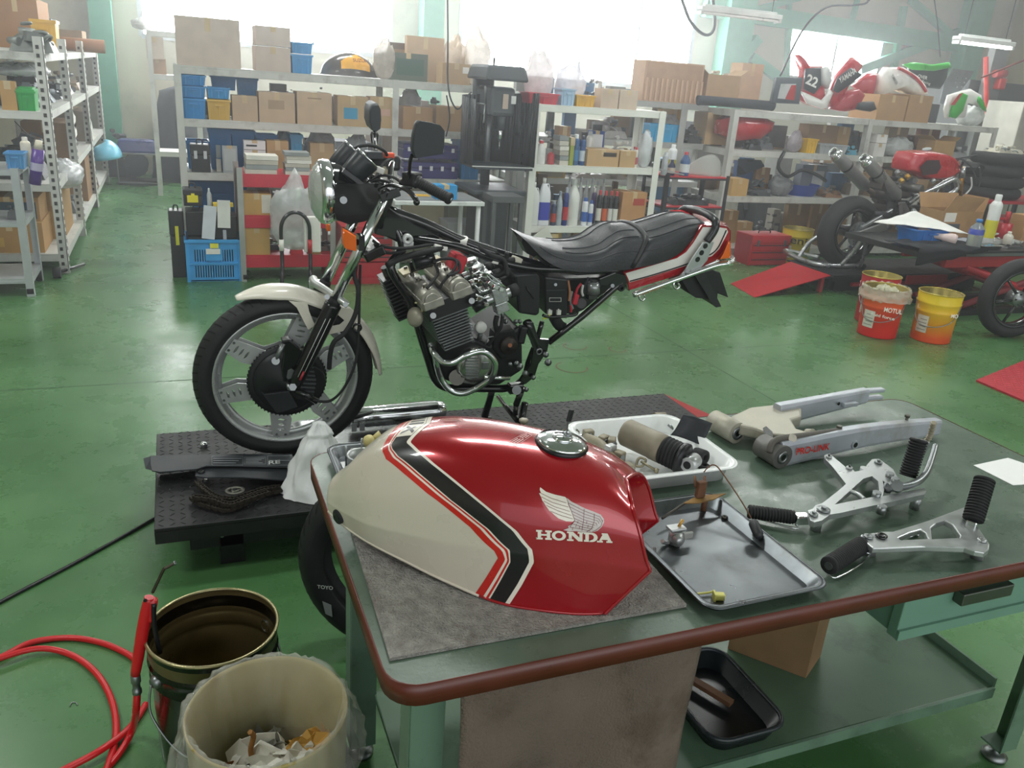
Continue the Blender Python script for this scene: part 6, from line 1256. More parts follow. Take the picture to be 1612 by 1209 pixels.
def boom(ang,lat,sgn):
    out=[];inn=[]
    # V-shaped plate: rim end, hub, rim end
    def P(r,a): return (math.cos(a)*r,math.sin(a)*r)
    A=math.radians(ang); h=math.radians(35)
    poly=[P(.238,A-h-.12),P(.238,A-h+.12),P(.17,A-h+.24),P(.135,A-.25),P(.128,A),P(.135,A+.25),P(.17,A+h-.24),P(.238,A+h-.12),P(.238,A+h+.12),P(.17,A+h+.2),P(.12,A+h+.12),P(.085,A+.35),P(.08,A),P(.085,A-.35),P(.12,A-h-.12),P(.17,A-h-.2)]
    hs=[]
    for s in (-1,1):
        for k in range(3):
            r=.168+.021*k; c=A+s*h; e=.012; cx,cy=P(r,c); tx,ty=-math.sin(c),math.cos(c); rx,ry=math.cos(c),math.sin(c)
            hs.append([(cx+tx*e*math.cos(q)*1.3+rx*.0045*math.sin(q),cy+ty*e*math.cos(q)*1.3+ry*.0045*math.sin(q)) for q in [2*PI*i/10 for i in range(10)]])
    return MB().prism(poly,wc+BS*lat,BX,BU,.004,holes=hs)
for ang in (109,-11,229):
    for lat in (-.022,.018): sp=mp('wheel_spoke_plate',boom(ang,lat,1),ALS)
    for s in (-1,1):
        for e in (-.07,.07):
            a=math.radians(ang+35*s)+e; part('rivet',MB().cyl(W(.23,a,-.028),W(.23,a,-.021),.005,n=8),STEEL,sp)
mp('brake_hub',MB().lathe([(0,-.078),(.03,-.078),(.032,-.07),(.075,-.07),(.078,-.064),(.1,-.062),(.104,-.054),(.118,-.05),(.12,-.03),(.12,.03),(.105,.06),(0,.07)],wc,BS,48),mat('#202326',.4,.3,.1))
rg_=MB().lathe([(.118,-.047),(.138,-.047),(.138,-.036),(.118,-.036)],wc,BS,60)
for i in range(60): a=2*PI*i/60; rg_.box(W(.139,a,-.0415),(.004,.004,.010),Matrix((BX,BS,BU)).transposed())
mp('toothed_disc_ring',rg_,mat('#2a2c2e',.45,.5))
vp=MB().prism([(0.0,-.02),(-.085,-.025),(-.1,-.01),(-.045,-.105),(-.02,-.1),(.03,-.085)],wc+BS*-.082,BX,BU,.012); mp('vent_plate',vp,mat('#2e3134',.45,.3),bev=.003)
# finned cover rear of the hub
fm=MB()
for k in range(8): z=-.055+.02*k; fm.box(wc+BX*.062+BU*(z*.8+.0)+BS*-.078,(.07-abs(k-3.5)*.006,.02,.006),Matrix((BX,BS,BU)).transposed()@rot('Y',8))
mp('fin',fm,mat('#6d7173',.35,.7),stuff=True); mp('vented_cover',MB().cyl(wc+BX*.062+BS*-.06,wc+BX*.062+BS*-.076,.072,.068,n=24),mat('#1c1e20',.4,.3))
mp('caliper',MB().prism3(PL(KA,[(545,490),(590,480),(640,520),(680,560),(660,600),(600,640),(590,720),(555,720),(545,640),(555,560)],-.098),BS*.045),GBLK,bev=.005)
mp('caliper_badge',MB().prism3(PL(KA,[(580,650),(600,640),(615,650),(603,695),(580,700),(573,690)],-.0985),-BS*.002),STEEL)
mp('torque_arm',MB().cyl(KA(555,500,-.095),KA(512,598,-.095),.009,n=10).cyl(KA(512,598,-.085),KA(512,598,-.105),.014),STEEL)
mp('axle_nut',MB().cyl(KA(608,745,-.10),KA(608,745,-.125),.014,n=6),STEEL); mp('front_axle',MB().cyl(wc-BS*.11,wc+BS*.11,.009),STEEL)
# ---- fork
f1=KA(630,712,-.1); f2=KA(852,285,-.1); f3=KB(505,640,-.1); 
f2=f1+(f3-f1)*((f2-f1).dot(f3-f1)/(f3-f1).dot(f3-f1)); f2.y=(f1+(f3-f1)*((f2-f1).dot(f3-f1)/(f3-f1).dot(f3-f1))).y
for sd in (0,1):
    o=BS*(.2*sd); a,b,c=f1+o,f2+o,f3+o
    mp('fork_lower',MB().lathe([(0,-.03),(.014,-.03),(.022,-.015),(.026,.03),(.028,(b-a).length*.5),(.03,(b-a).length-.01),(.03,(b-a).length),(.017,(b-a).length+.004)],a,b-a,20),mat('#0f1113',.25,.2,.05,coat=.3))
    mp('dust_seal',MB().cyl(b-(b-a).normalized()*.002,b+(b-a).normalized()*.02,.0235,.02),RUB)
    mp('fork_tube',MB().cyl(b,c,.0185,n=22),CHROME)
for l in (-.026,-.018): mp('fork_pinstripe',MB().tube([f1.lerp(f2,.1)-BS*.0275+BX*(-.012+(l+.026)*2),f1.lerp(f2,.85)-BS*.0295+BX*(-.012+(l+.026)*2)],.0012,5,sub=1),mat('#c8c8c6',.4))
mp('red_reflector_tag',MB().tube([f1.lerp(f2,.06)-BS*.028,f1.lerp(f2,.17)-BS*.028],.004,6,sub=1),mat('#b02a38',.3))
m=MB(); m.tube([KA(722,140,.12),KA(735,165,.08),KA(790,200,0),KA(850,240,-.09),KA(900,275,-.13),KA(915,285,-.135)],lambda q:.016-.004*q,10); m.cyl(KA(735,150,.12),KA(735,190,.12),.024); mp('fork_brace',m,mat('#c9cbc9',.35,.7),)
for X,Y,l in ((800,240,-.125),(903,282,-.14)): mp('brace_bolt',MB().cyl(KA(X,Y,l),KA(X,Y,l-.012),.009,n=12),STEEL)
# ---- fender
top=[(285,238),(360,205),(450,180),(560,174),(660,190),(790,235),(880,268),(945,318),(1010,385),(1060,465),(1090,560),(1102,660)]
tl=spline(PL(KA,top,0),5); n=len(tl); hc=wc
def fsec(i):
    p=tl[i]; rd=(p-hc).normalized(); f=i/(n-1); wd=.058*min(1,.25+4*f)*min(1,.5+3*(1-f)); out=[]
    dp=.034*min(1,.3+3*f)*min(1,.45+3*(1-f))
    for k in range(11):
        q=-1+2*k/10; out.append(p+BS*(wd*math.sin(q*PI/2))-rd*(dp*(1-math.cos(q*PI/2))))
    return out
FW_=mat('#e6e0d2',.28,0,.03,coat=.5)
mp('front_fender',MB().loft([fsec(i) for i in range(n)],cap=False,closed=False),FW_,solid=-.003)
m=MB()
for i in range(3,int(n*.52)):
    a,b=fsec(i),fsec(i+1); m.add([a[2]+(a[2]-hc).normalized()*.001-BS*.0005,b[2]+(b[2]-hc).normalized()*.001-BS*.0005,b[2].lerp(b[3],.28)+(b[2]-hc).normalized()*.001,a[2].lerp(a[3],.28)+(a[2]-hc).normalized()*.001],[(0,1,2,3)],True)
mp('fender_pinstripe',m,mat('#a5372c',.4))
for l,s in ((-.062,1),(.062,-1)):
    mp('fender_stay',MB().prism3(PL(KA,[(585,262),(690,275),(700,320),(722,375),(735,400),(695,425),(655,350),(630,300)],l),BS*.003),FW_,bev=.001)
    mp('fender_stay',MB().prism3(PL(KA,[(860,300),(935,305),(975,350),(950,400),(890,432),(808,452),(815,405),(870,395),(897,372),(860,340)],l),BS*.003),FW_,bev=.001)
# ---- brake hose and cables
mp('brake_hose',MB().tube([KB(480,600,-.06),KA(960,60,-.1),KA(975,200,-.13),KA(960,330,-.14),KA(900,440,-.15),KA(840,490,-.15),KA(818,560,-.14),KA(812,640,-.12)],.0085,8),RUB); mp('speed_cable',MB().tube([KA(985,60,-.06),KA(980,300,-.12),KA(978,400,-.13),KA(960,600,-.14),KA(900,740,-.14),KA(830,815,-.13),KA(760,825,-.12),KA(680,800,-.1)],.005,8),RUB); mp('cable_drive',MB().cyl(KA(625,760,-.1),KA(745,825,-.105),.012),GBLK); mp('cable_clip',MB().lathe([(.012,-.006),(.017,-.006),(.017,.006),(.012,.006),(.012,-.006)],KA(968,410,-.13),(0,1,.3),14),GBLK)
# ---- headlight
hl=KB(120,612,0); hx=V(-1,0,-.02).normalized()
mp('headlight_shell',MB().lathe([(.0,-.16),(.05,-.155),(.085,-.12),(.097,-.06),(.099,-.02),(.0985,0)],hl,hx,36),GBLK)
rimh=mp('headlight_rim',MB().lathe([(.099,-.025),(.106,-.018),(.108,0),(.105,.012),(.098,.02),(.094,.018)],hl,hx,40),CHROME)
part('headlight_lens',MB().lathe([(.095,.018),(.085,.03),(.06,.042),(.03,.048),(0,.05)],hl,hx,36),mat('#c9cdc8',.08,.4,.05,40,.3,60),rimh)
mp('headlight_bolt',MB().cyl(KB(245,665,-.1),KB(245,665,-.125),.012,n=18).cyl(KB(245,665,-.125),KB(245,665,-.13),.006,n=6),STEEL)
mp('headlight_bracket',MB().prism3(PL(KB,[(200,560),(330,560),(480,560),(560,640),(540,720),(380,800),(280,820),(200,790),(180,700)],-.105),BS*.012),GBLK,bev=.004); mp('headlight_bracket',MB().prism3(PL(KB,[(200,560),(330,560),(480,560),(560,640),(540,720),(380,800),(280,820),(200,790),(180,700)],.095),BS*.012),GBLK,bev=.004)
mp('steering_head',MB().cyl(KB(520,560,0),KB(450,830,0),.035).box(KB(490,600,0),(.07,.24,.03),rot('Y',-20)),GBLK,bev=.003); mp('lower_yoke',MB().box(KB(370,960,0)+V(.015,0,0),(.075,.25,.035),rot('Y',-25)),GBLK,bev=.006)
mp('fork_cap',MB().cyl(f3,f3+(f3-f1).normalized()*.03,.021,n=6),GBLK); mp('fork_cap',MB().cyl(f3+BS*.2,f3+BS*.2+(f3-f1).normalized()*.03,.021,n=6),GBLK)
# ---- instruments
for (X,Y,l,nm,r) in ((345,455,-.055,'speedometer',.044),(262,400,.055,'tachometer',.042)):
    c=KB(X,Y,l); ax=(KB(X+60,Y-62,l)-c).normalized(); k=mp(nm,MB().lathe([(0,-.055),(r*.7,-.055),(r*.92,-.04),(r,0),(r*1.05,.028),(r*1.06,.036),(r*.98,.038)],c,ax,28),mat('#24282c',.4,0,.05)); part('dial_bezel',MB().lathe([(r*.98,.038),(r*1.03,.041),(r*.95,.043)],c,ax,28),CHROME,k); part('dial_face',MB().lathe([(r*.95,.041),(0,.041)],c,ax,24),GBLK,k)
mp('instrument_bracket',MB().box(KB(300,520,0),(.12,.2,.02),rot('Y',35)),GBLK,bev=.003); mp('ignition_cable',MB().tube([KB(300,350,.05),KB(350,322,.04),KB(430,320,.05),KB(500,350,.1),KB(520,380,.12)],.006,8),RUB)
# ---- handlebar & controls
gi=KB(705,545,-.22); ge=KB(925,660,-.31)
bar=mp('handlebar',MB().tube([KB(540,600,-.06),KB(620,580,-.1),KB(700,545,-.2),gi],.011,10),GBLK); mp('handlebar',MB().tube([KB(540,560,.06),KB(545,470,.14),KB(560,420,.24),KB(575,415,.34)],.011,10),GBLK)
ax=(ge-gi); L=ax.length; gp=[(.012,0),(.022,.001),(.022,.008),(.0165,.012)]
k=14
for i in range(k): h=.014+(L-.03)*i/k; q=(L-.03)/k; gp+=[(.0172,h),(.0172,h+q*.5),(.0158,h+q*.55),(.0158,h+q)]
gp+=[(.019,L-.012),(.0195,L-.004),(.017,L),(.0,L)]
gr=mp('left_grip',MB().lathe(gp,gi,ax,24),mat('#1c1e20',.6,0,.1)); part('bar_end',MB().cyl(ge,ge+ax.normalized()*.004,.006),CHROME,gr)
mp('switch_box',MB().box(gi-ax*.12,(.05,.05,.045),rot('Z',-50)),BLK,bev=.006); mp('right_switch_box',MB().box(KB(560,430,.26),(.05,.045,.055)),BLK,bev=.012); mp('right_grip',MB().cyl(KB(575,415,.28),KB(585,412,.4),.017),RUB)
mp('stop_switch',MB().box(KB(532,381,.2),(.04,.03,.02)),mat('#e0502c',.4),bev=.005); mp('master_cylinder',MB().box(KB(435,378,.18),(.06,.05,.026)),mat('#3c4044',.5),bev=.004); mp('master_cylinder_body',MB().box(KB(460,420,.18),(.07,.03,.03)),GBLK,bev=.004)
mp('white_connector',MB().box(KB(475,475,-.02),(.028,.02,.02),rot('Y',20)),WHT,bev=.002)
mp('clutch_lever',MB().tube([KB(470,600,-.13),KB(540,570,-.18),KB(610,585,-.24),KB(660,610,-.28),KB(700,655,-.32),KB(710,680,-.33)],lambda q:.006+.003*q,8),GBLK); mp('clutch_perch',MB().box(KB(640,560,-.19),(.04,.03,.03)),GBLK,bev=.004); mp('lever_ball',MB().sph(KB(708,678,-.33),.011),GBLK)
for P in ([KB(400,560,.02),KB(480,510,0),KB(560,520,-.1),KB(620,560,-.15)],[KB(440,540,.02),KB(500,430,.1),KB(560,400,.2)],[KB(380,610,-.05),KB(450,540,-.05),KB(560,560,-.15)]): mp('control_cable',MB().tube(P,.005,7),RUB)
# mirrors
ml=-.3
P=PL(KB,[(715,158),(790,170),(850,186),(878,222),(876,300),(868,372),(790,385),(692,400),(676,340),(684,250),(700,180)],ml)
mm=MB(); cc=sum(P,V(0,0,0))/len(P); yb=V(-.12,.99,0)
mm.loft([[cc+(p-cc)*.97-yb*.014 for p in P],P,[cc+(p-cc)*.98+yb*.014 for p in P],[cc+(p-cc)*.8+yb*.024 for p in P]],cap=True); mr=mp('left_mirror',mm,mat('#33373a',.55,0,.05),)
mp('mirror_stem',MB().tube([KB(655,560,-.2),KB(662,500,-.24),KB(668,420,-.28),KB(680,380,-.3)],.006,8).cyl(KB(655,565,-.2),KB(662,500,-.23),.010),GBLK)
P=PL(KB,[(418,65),(440,50),(462,52),(476,80),(480,150),(474,215),(452,232),(425,222),(408,170),(410,100)],.36); cc=sum(P,V(0,0,0))/len(P)
mm=MB(); mm.loft([[cc+(p-cc)*.9-BS*.02 for p in P],P,[cc+(p-cc)*.95+BS*.1 for p in P]],cap=True); mp('right_mirror',mm,mat('#30353a',.5,0,.05)); mp('right_mirror_stem',MB().tube([KB(440,232,.36),KB(442,290,.33),KB(446,360,.28)],.008,8).lathe([(.012,0),(.016,.01),(.012,.04),(.008,.05)],KB(441,232,.36),V(0,0,-1),14),GBLK)
# turn signals
P=PL(KB,[(242,845),(325,890),(328,975),(322,988),(250,968),(240,940)],-.16); cc=sum(P,V(0,0,0))/len(P)
s=mp('front_left_turn_signal',MB().loft([[p+BS*.03 for p in P],P,[cc+(p-cc)*.9-BS*.012 for p in P]]),ORANGE); mp('signal_stem',MB().cyl(KB(330,930,-.13),KB(370,965,-.08),.01).box(KB(352,930,-.13),(.02,.05,.05)),GBLK)
P=PL(KB,[(140,822),(160,822),(164,850),(160,862),(140,862)],.2); mp('front_right_turn_signal',MB().loft([P,[p+BS*.04 for p in P]]),ORANGE)
# ---- frame
def tb(P,r,name='frame_tube',m=GBLK,n=10,sub=5): return mp(name,MB().tube(P,r,n,sub=sub),m)
tb([KB(540,740,0),KB(760,820,0),KB(1000,930,0),KB(1200,1000,0),KD(130,440,0),KD(330,500,0)],.022)
for s in (-1,1):
    l=.075*s
    tb([KB(540,780,0),KB(620,960,l*.5),KC(60,250,l),KC(190,470,l),KC(240,640,l),KC(300,830,l),KC(345,960,l),KC(430,1010,l),KC(620,1012,l),KC(800,1010,l),KC(900,960,l),KC(975,840,l)],.016)
    tb([KC(200,60,l*.3),KC(480,110,l),KC(760,210,l),KC(950,250,l*1.1),KD(400,500,l*1.3),KD(800,510,l*1.3)],.013)
    tb([KD(335,965,.10*s),KD(560,790,.11*s),KD(760,615,.11*s),KD(800,592,.11*s)],.013,sub=2); tb([KC(925,590,.1*s),KC(960,680,.1*s),KC(1000,760,.1*s)],.018,sub=2)
    tb([KC(1020,590,.08*s),KC(990,700,.08*s),KC(930,850,.08*s),KC(900,980,.08*s)],.010,sub=2)
    mp('pivot_plate',MB().prism3(PL(KC,[(920,590),(965,590),(1000,700),(1070,705),(1055,780),(1000,860),(975,940),(915,990),(880,960),(950,860),(965,760),(935,680)],-.115 if s<0 else .1),BS*.014),GBLK,bev=.003)
mp('gusset_plate',MB().prism3(PL(KB,[(520,700),(600,760),(700,820),(860,900),(820,960),(640,960),(520,900),(440,880)],-.03),BS*.06),GBLK,bev=.004)
mp('tank_mount',MB().lathe([(.006,-.01),(.019,-.01),(.019,.01),(.006,.01),(.006,-.01)],KB(650,912,-.045),BS,18).box(KB(655,950,-.045),(.035,.015,.025)),mat('#d9dbd8',.35,.3))
mp('coil',MB().cyl(KB(690,1070,-.06),KB(820,1030,-.06),.022,n=14),mat('#16181c',.3)); mp('coil',MB().cyl(KB(660,1090,.05),KB(800,1050,.05),.022,n=14),mat('#16181c',.3))
for P,r in (([KB(430,920,-.08),KB(500,960,-.08),KB(640,970,-.08),KB(820,945,-.06),KB(960,950,-.06)],.0055),([KB(440,940,-.08),KB(520,1000,-.08),KB(640,985,-.08)],.005),([KB(520,1080,-.1),KB(620,1030,-.08),KB(800,985,-.08),KB(930,955,-.06),KB(1040,1000,-.06)],.011),([KB(990,960,-.06),KB(1100,1010,-.06),KB(1220,1050,-.06),KD(120,440,-.06)],.011),([KC(620,120,-.1),KC(700,170,-.1),KC(780,200,-.1),KC(800,300,-.12)],.008),([KC(800,150,-.06),KC(790,210,-.06),KC(770,280,-.08),KC(700,300,-.1)],.009)): tb(P,r,'cable',RUB)
mp('white_plug',MB().box(KB(1205,1055,-.08),(.026,.015,.014),rot('Y',15)),WHT,bev=.002); mp('white_plug',MB().box(KC(860,195,-.05),(.04,.025,.02),rot('Y',20)),mat('#dedbc8',.5),bev=.004); mp('white_tape',MB().cyl(KB(992,905,0)-BS*.001,KB(998,945,0),.024),WHT); mp('white_plug',MB().box(KB(860,965,-.07),(.05,.02,.016),rot('Y',12)),WHT,bev=.003)
mp('red_rag',MB().box(KC(475,210,.03),(.05,.1,.07),rot('Y',20)),mat('#c8323c',.6),bev=.012)
# regulator finned block
m=MB(); a=KC(40,300,.0);b=KC(135,540,.0); d_=(b-a).normalized(); sd_=V(-d_.z,0,d_.x)
m.cyl(KC(30,240,0),KC(150,540,0),.02)
mp('horn_bracket',m,GBLK)
m=MB()
for k in range(12): c=a.lerp(b,k/11)+sd_*-.004; m.box(c,(.05,.11,.006),Matrix((sd_,V(0,1,0),d_)).transposed())
mp('regulator_fin',m,BLK,stuff=True)
mp('horn',MB().lathe([(0,0),(.03,0),(.036,.008),(.036,.018),(.024,.03),(0,.032)],KC(232,560,-.1),V(-.85,-.5,.15),24),mat('#a39e8e',.45,.3)); mp('horn_wire',MB().tube([KC(215,470,-.1),KC(250,480,-.12),KC(260,530,-.12),KC(240,540,-.1)],.003,6),mat('#d8d4a0',.5))
# ---- engine
EX=V(math.cos(math.radians(19)),0,math.sin(math.radians(19))); EZ=V(-math.sin(math.radians(19)),0,math.cos(math.radians(19))); EM=Matrix((EX,V(0,1,0),EZ)).transposed()
nl=-.17
bl=KC(335,655,nl); br=KC(600,560,nl); cyc=(bl+br)/2; 
bw_=(br-bl).length; cyc=cyc+V(0,.17,0); bu=KC(600,690,nl)-KC(600,500,nl); Hc=.118
ce=KC(465,640,nl)+V(0,.17,0)
core=mp('cylinder_block',MB().box(ce,(.10,.33,.15),EM),mat('#17191b',.5,.2))
fm=MB()
for k in range(12):
    c=ce+EZ*(-.062+.0112*k); fm.box(c,(.135 if k>2 else .115,.35,.004),EM)
mp('cooling_fins',fm,mat('#8f9496',.35,.7),stuff=True)
HDM=mat('#a9a69c',.38,.65,.15,30)
for i,(X0,Y0) in enumerate(((325,470),(505,400))):
    e=KC(X0,Y0,nl)+V(0,.17,0)
    mp('cam_box',MB().box(e-EZ*.0,(.085,.36,.045),EM),HDM,bev=.012)
    mp('cam_cover',MB().cyl(e+EZ*.015-V(0,.18,0),e+EZ*.015+V(0,.18,0),.036,n=22),HDM)
    mp('cam_end_cap',MB().cyl(e+EZ*.012-V(0,.188,0),e+EZ*.012-V(0,.18,0),.028,n=22).box(e+EZ*.0-V(0,.186,0),(.075,.012,.03),EM),HDM,bev=.003)
    for y in (-.13,-.04,.05,.14): mp('cover_bolt',MB().cyl(e+EZ*.045+V(0,y,0),e+EZ*.062+V(0,y,0),.008,n=8).cyl(e+EZ*.045+V(0,y,0),e+EZ*.05+V(0,y,0),.014),mat('#6a665c',.4,.7))
    mp('cover_plate',MB().box(e+EZ*.048+V(0,.12,0),(.06,.09,.012),EM),mat('#a09678',.5,.4,.15,30),bev=.003)
mp('head_core',MB().box((KC(325,470,nl)+KC(505,400,nl))/2+V(0,.17,0)-EZ*.035,(.16,.34,.06),EM),mat('#2c2d2e',.5,.4)); 
for X,Y in ((330,552),(575,458)): mp('head_bolt',MB().cyl(KC(X,Y,-.175),KC(X,Y,-.2),.011,n=14),STEEL)
for P in ([KC(370,380,-.16),KC(400,330,-.16),KC(470,250,-.14),KC(470,200,-.12),KC(400,190,-.1),KC(330,210,-.08)],[KC(420,300,-.16),KC(490,270,-.14),KC(490,210,-.12),KC(430,185,-.08)],[KC(290,380,-.17),KC(330,330,-.15),KC(360,280,-.1),KC(340,220,-.08)]): tb(P,.0055,'plug_lead',RUB)
CK=mat('#1a1c1e',.42,.3,.1)
m=MB(); m.prism3(PL(KC,[(360,680),(430,730),(600,700),(690,740),(880,620),(900,760),(900,900),(760,990),(500,1000),(400,960),(340,840)],-.13),BS*.28); mp('crankcase',m,CK,bev=.012)
ec=KC(590,880,-.15); er=.066
mp('alternator_cover',MB().lathe([(.07,.0),(.072,.02),(.066,.036),(.05,.044),(0,.047)],KC(580,850,-.13),-BS,40),mat('#bfbfba',.2,.9,.08,12))
m=MB()
for k in range(8): m.box(KC(575,822+17*k,-.176),(.052,.01,.0045),rot('Y',4))
mp('cover_rib',m,STEEL,stuff=True); mp('cover_pad',MB().box(KC(660,865,-.172),(.03,.016,.032)),STEEL,bev=.004); mp('cover_foot',MB().prism3(PL(KC,[(490,905),(655,900),(640,960),(590,990),(520,980)],-.165),BS*.04),mat('#8c8c88',.4,.7),bev=.004)
mp('engine_guard',MB().tube([KC(318,742,-.15),KC(335,790,-.19),KC(390,845,-.22),KC(460,850,-.24),KC(540,805,-.25),KC(620,780,-.25),KC(680,795,-.25),KC(722,850,-.25),KC(715,920,-.24),KC(680,965,-.22),KC(610,1010,-.2),KC(520,1045,-.19),KC(440,1025,-.18),KC(380,950,-.17),KC(352,860,-.19),KC(345,810,-.19)],.0115,12),CHROME)
mp('clutch_boss',MB().cyl(KC(480,945,-.13),KC(480,945,-.16),.03).cyl(KC(480,945,-.16),KC(480,945,-.165),.016),mat('#77756f',.4,.7))
mp('round_cap',MB().lathe([(0,.012),(.018,.011),(.022,.006),(.022,-.01)],KC(633,625,-.16),-BS,28),mat('#d6d6d2',.45)); mp('round_cap_neck',MB().cyl(KC(633,660,-.15),KC(620,700,-.13),.009),STEEL)
mp('sprocket_housing',MB().prism3(PL(KC,[(720,660),(850,640),(875,720),(860,800),(760,830),(710,760)],-.14),BS*.06),CK,bev=.006); mp('drive_sprocket',MB().lathe([(.0,.026),(.012,.026),(.012,.018),(.03,.018),(.034,.012),(.036,.0),(.036,-.01)],KC(805,738,-.14),-BS,26),mat('#3a3532',.5,.5,.2)); mp('output_shaft',MB().cyl(KC(818,740,-.165),KC(818,740,-.18),.008),mat('#8a5a40',.5,.6))
mp('shift_shaft',MB().cyl(KC(650,945,-.17),KC(815,948,-.17),.009),CHROME); mp('case_bracket',MB().tube([KC(730,680,-.15),KC(675,690,-.16),KC(662,735,-.16)],.003,6,sub=1),STEEL)
for X,Y,l,r in ((790,590,-.12,.009),(855,590,-.12,.008),(880,590,-.12,.008),(820,860,-.15,.008),(860,855,-.15,.01),(880,875,-.15,.013),(915,920,-.13,.012),(920,1020,-.13,.01),(1045,800,-.13,.012),(1060,850,-.13,.014),(965,945,-.13,.009),(318,742,-.16,.012)): mp('engine_bolt',MB().lathe([(0,.009),(r*.5,.007),(r*.5,.003),(r,.003),(r,-.006)],KC(X,Y,l),-BS,12),STEEL)
mp('pivot_ring',MB().lathe([(.008,.006),(.0125,.008),(.015,.004),(.015,-.004)],KC(1000,778,-.116),-BS,22),STEEL)
# carburettors
CM_=mat('#b9bcbc',.28,.85,.15,40)
for i,l in enumerate((-.15,-.06,.03,.12)):
    c=KC(740,430,l) if i==0 else KC(740,430,-.15)+BS*(l+.15)
    k=mp('carburettor',MB().box(c+V(0,0,.01),(.055,.055,.06),EM).cyl(c-EX*.05,c+EX*.05,.019,n=16),CM_,bev=.003); part('float_bowl',MB().box(c-EZ*.04,(.05,.05,.04),EM),CM_,k,.004); part('chamber_top',MB().cyl(c+EZ*.04,c+EZ*.062,.023,n=18),CM_,k); part('drain',MB().cyl(c-EZ*.06,c-EZ*.085,.005,n=8),STEEL,k)
    part('intake_rubber',MB().cyl(c+EX*.05,c+EX*.08,.024,n=16),RUB,k); part('manifold',MB().cyl(c-EX*.05,c-EX*.1-EZ*.01,.02,n=14),BLK,k)
lk=MB()
for P in ([(575,300),(620,270),(680,300)],[(600,330),(660,290),(700,330),(780,370)],[(590,350),(640,400),(690,380)],[(650,270),(700,300),(800,380)],[(600,420),(650,440),(690,430)]): lk.tube([KC(x,y,-.19) for x,y in P],.004,6,sub=2)
mp('carburettor_linkage',lk,CHROME,stuff=True)
for X,Y in ((600,330),(625,335),(655,290),(725,370),(690,345),(760,385),(620,440),(665,480)): mp('linkage_fitting',MB().box(KC(X,Y,-.19),(.018,.014,.014),rot('Y',X%50)),CHROME,bev=.002)
mp('fuel_hose',MB().tube([KC(770,540,-.15),KC(760,620,-.16),KC(720,680,-.15),KC(680,740,-.14)],.007,8),RUB); mp('drain_hose',MB().tube([KC(735,555,-.16),KC(725,600,-.16),KC(735,650,-.15)],.01,8),RUB); mp('sensor_pack',MB().box(KC(890,670,-.12),(.03,.04,.07),rot('Y',10)),BLK,bev=.008)
# airbox, electrics
m=MB().prism3(PL(KC,[(845,300),(1000,290),(1012,330),(1008,540),(980,555),(875,540),(862,420)],-.12),BS*.24); mp('air_box',m,mat('#1d1f22',.4,0,.06),bev=.01); mp('air_box_rib',MB().cyl(KC(920,370,-.123),KC(968,445,-.123),.003),BLK)
m=MB().prism3(PL(KC,[(1040,305),(1185,320),(1185,540),(1160,560),(1045,545)],-.11),BS*.2); el=mp('battery_case',m,mat('#141619',.4,0,.06),bev=.006); part('case_line',MB().b2(KC(1050,395,-.113),KC(1165,385,-.11)),mat('#2e3134',.5),el); part('rating_label',MB().prism3(PL(KC,[(1066,437),(1143,437),(1143,464),(1066,464)],-.1125),-BS*.0005),mat('#a9aaa8',.5),el); part('case_screw',MB().cyl(KC(1107,355,-.11),KC(1107,355,-.116),.006),STEEL,el)
part('label_print',MB().prism3(PL(KC,[(1070,441),(1139,441),(1139,460),(1070,460)],-.1133),-BS*.0003),mat('#191b1d',.5),el)
for X in (1068,1125): part('terminal',MB().box(KC(X,530,-.115),(.016,.014,.018)).cyl(KC(X,525,-.115),KC(X,510,-.115),.003),mat('#d4d4cc',.4),el)
tb([KD(300,790,-.12),KD(330,800,-.12),KD(400,800,-.12),KD(500,790,-.11),KD(520,770,-.1)],.006,'tray_wire'); tb([KD(345,780,-.12),KD(335,800,-.12),KD(300,815,-.12)],.0035,'yellow_wire',mat('#d8e23c',.5))
m=MB().prism3(PL(KD,[(450,560),(760,550),(800,560),(760,600),(640,690),(560,760),(480,790),(450,780)],.0),BS*.1); mp('rear_electrics_tray',m,BLK,bev=.006)
for P,c in (([(545,590),(520,620),(508,660)],'#c2283a'),([(505,650),(515,690),(505,725)],'#c2283a'),([(475,725),(480,750),(478,770)],'#c2283a'),([(460,570),(470,640),(465,700)],'#b07a5a'),([(485,640),(475,700),(490,750)],'#888888'),([(590,550),(570,600),(560,650)],'#20242a'),([(555,600),(548,640),(556,668)],'#d8d8d4'),([(600,560),(640,620),(700,560)],'#20242a')): tb([KD(x,y,-.1) for x,y in P],.005,'wire',mat(c,.5))
mp('fuse_connector',MB().box(KD(508,690,-.11),(.02,.014,.04),rot('Y',10)),mat('#c2283a',.4),bev=.003)
mp('flasher_can',MB().cyl(KD(620,650,-.1),KD(620,582,-.1),.0255,n=22).cyl(KD(620,582,-.1),KD(620,577,-.1),.022,n=20),mat('#9a9d9e',.3,.6)); mp('relay',MB().box(KD(610,672,-.1),(.04,.03,.02)),GBLK,bev=.003)
mp('starter_relay',MB().cyl(KD(545,715,-.09),KD(545,715,-.05),.02),BLK); mp('rubber_snorkel',MB().tube([KD(370,800,-.07),KD(400,850,-.07),KD(430,870,-.07)],.022,10),RUB)
mp('upper_mount',MB().prism3(PL(KD,[(660,560),(760,520),(830,540),(840,580),(820,620),(800,640),(770,620),(720,600),(660,600)],-.12),BS*.02),GBLK,bev=.003); mp('mount_bush',MB().lathe([(.007,.006),(.012,.008),(.0145,.003),(.0145,-.01)],KD(797,617,-.122),-BS,20),RUB); mp('mount_bolt',MB().cyl(KD(743,604,-.12),KD(743,604,-.13),.008,n=8),STEEL)
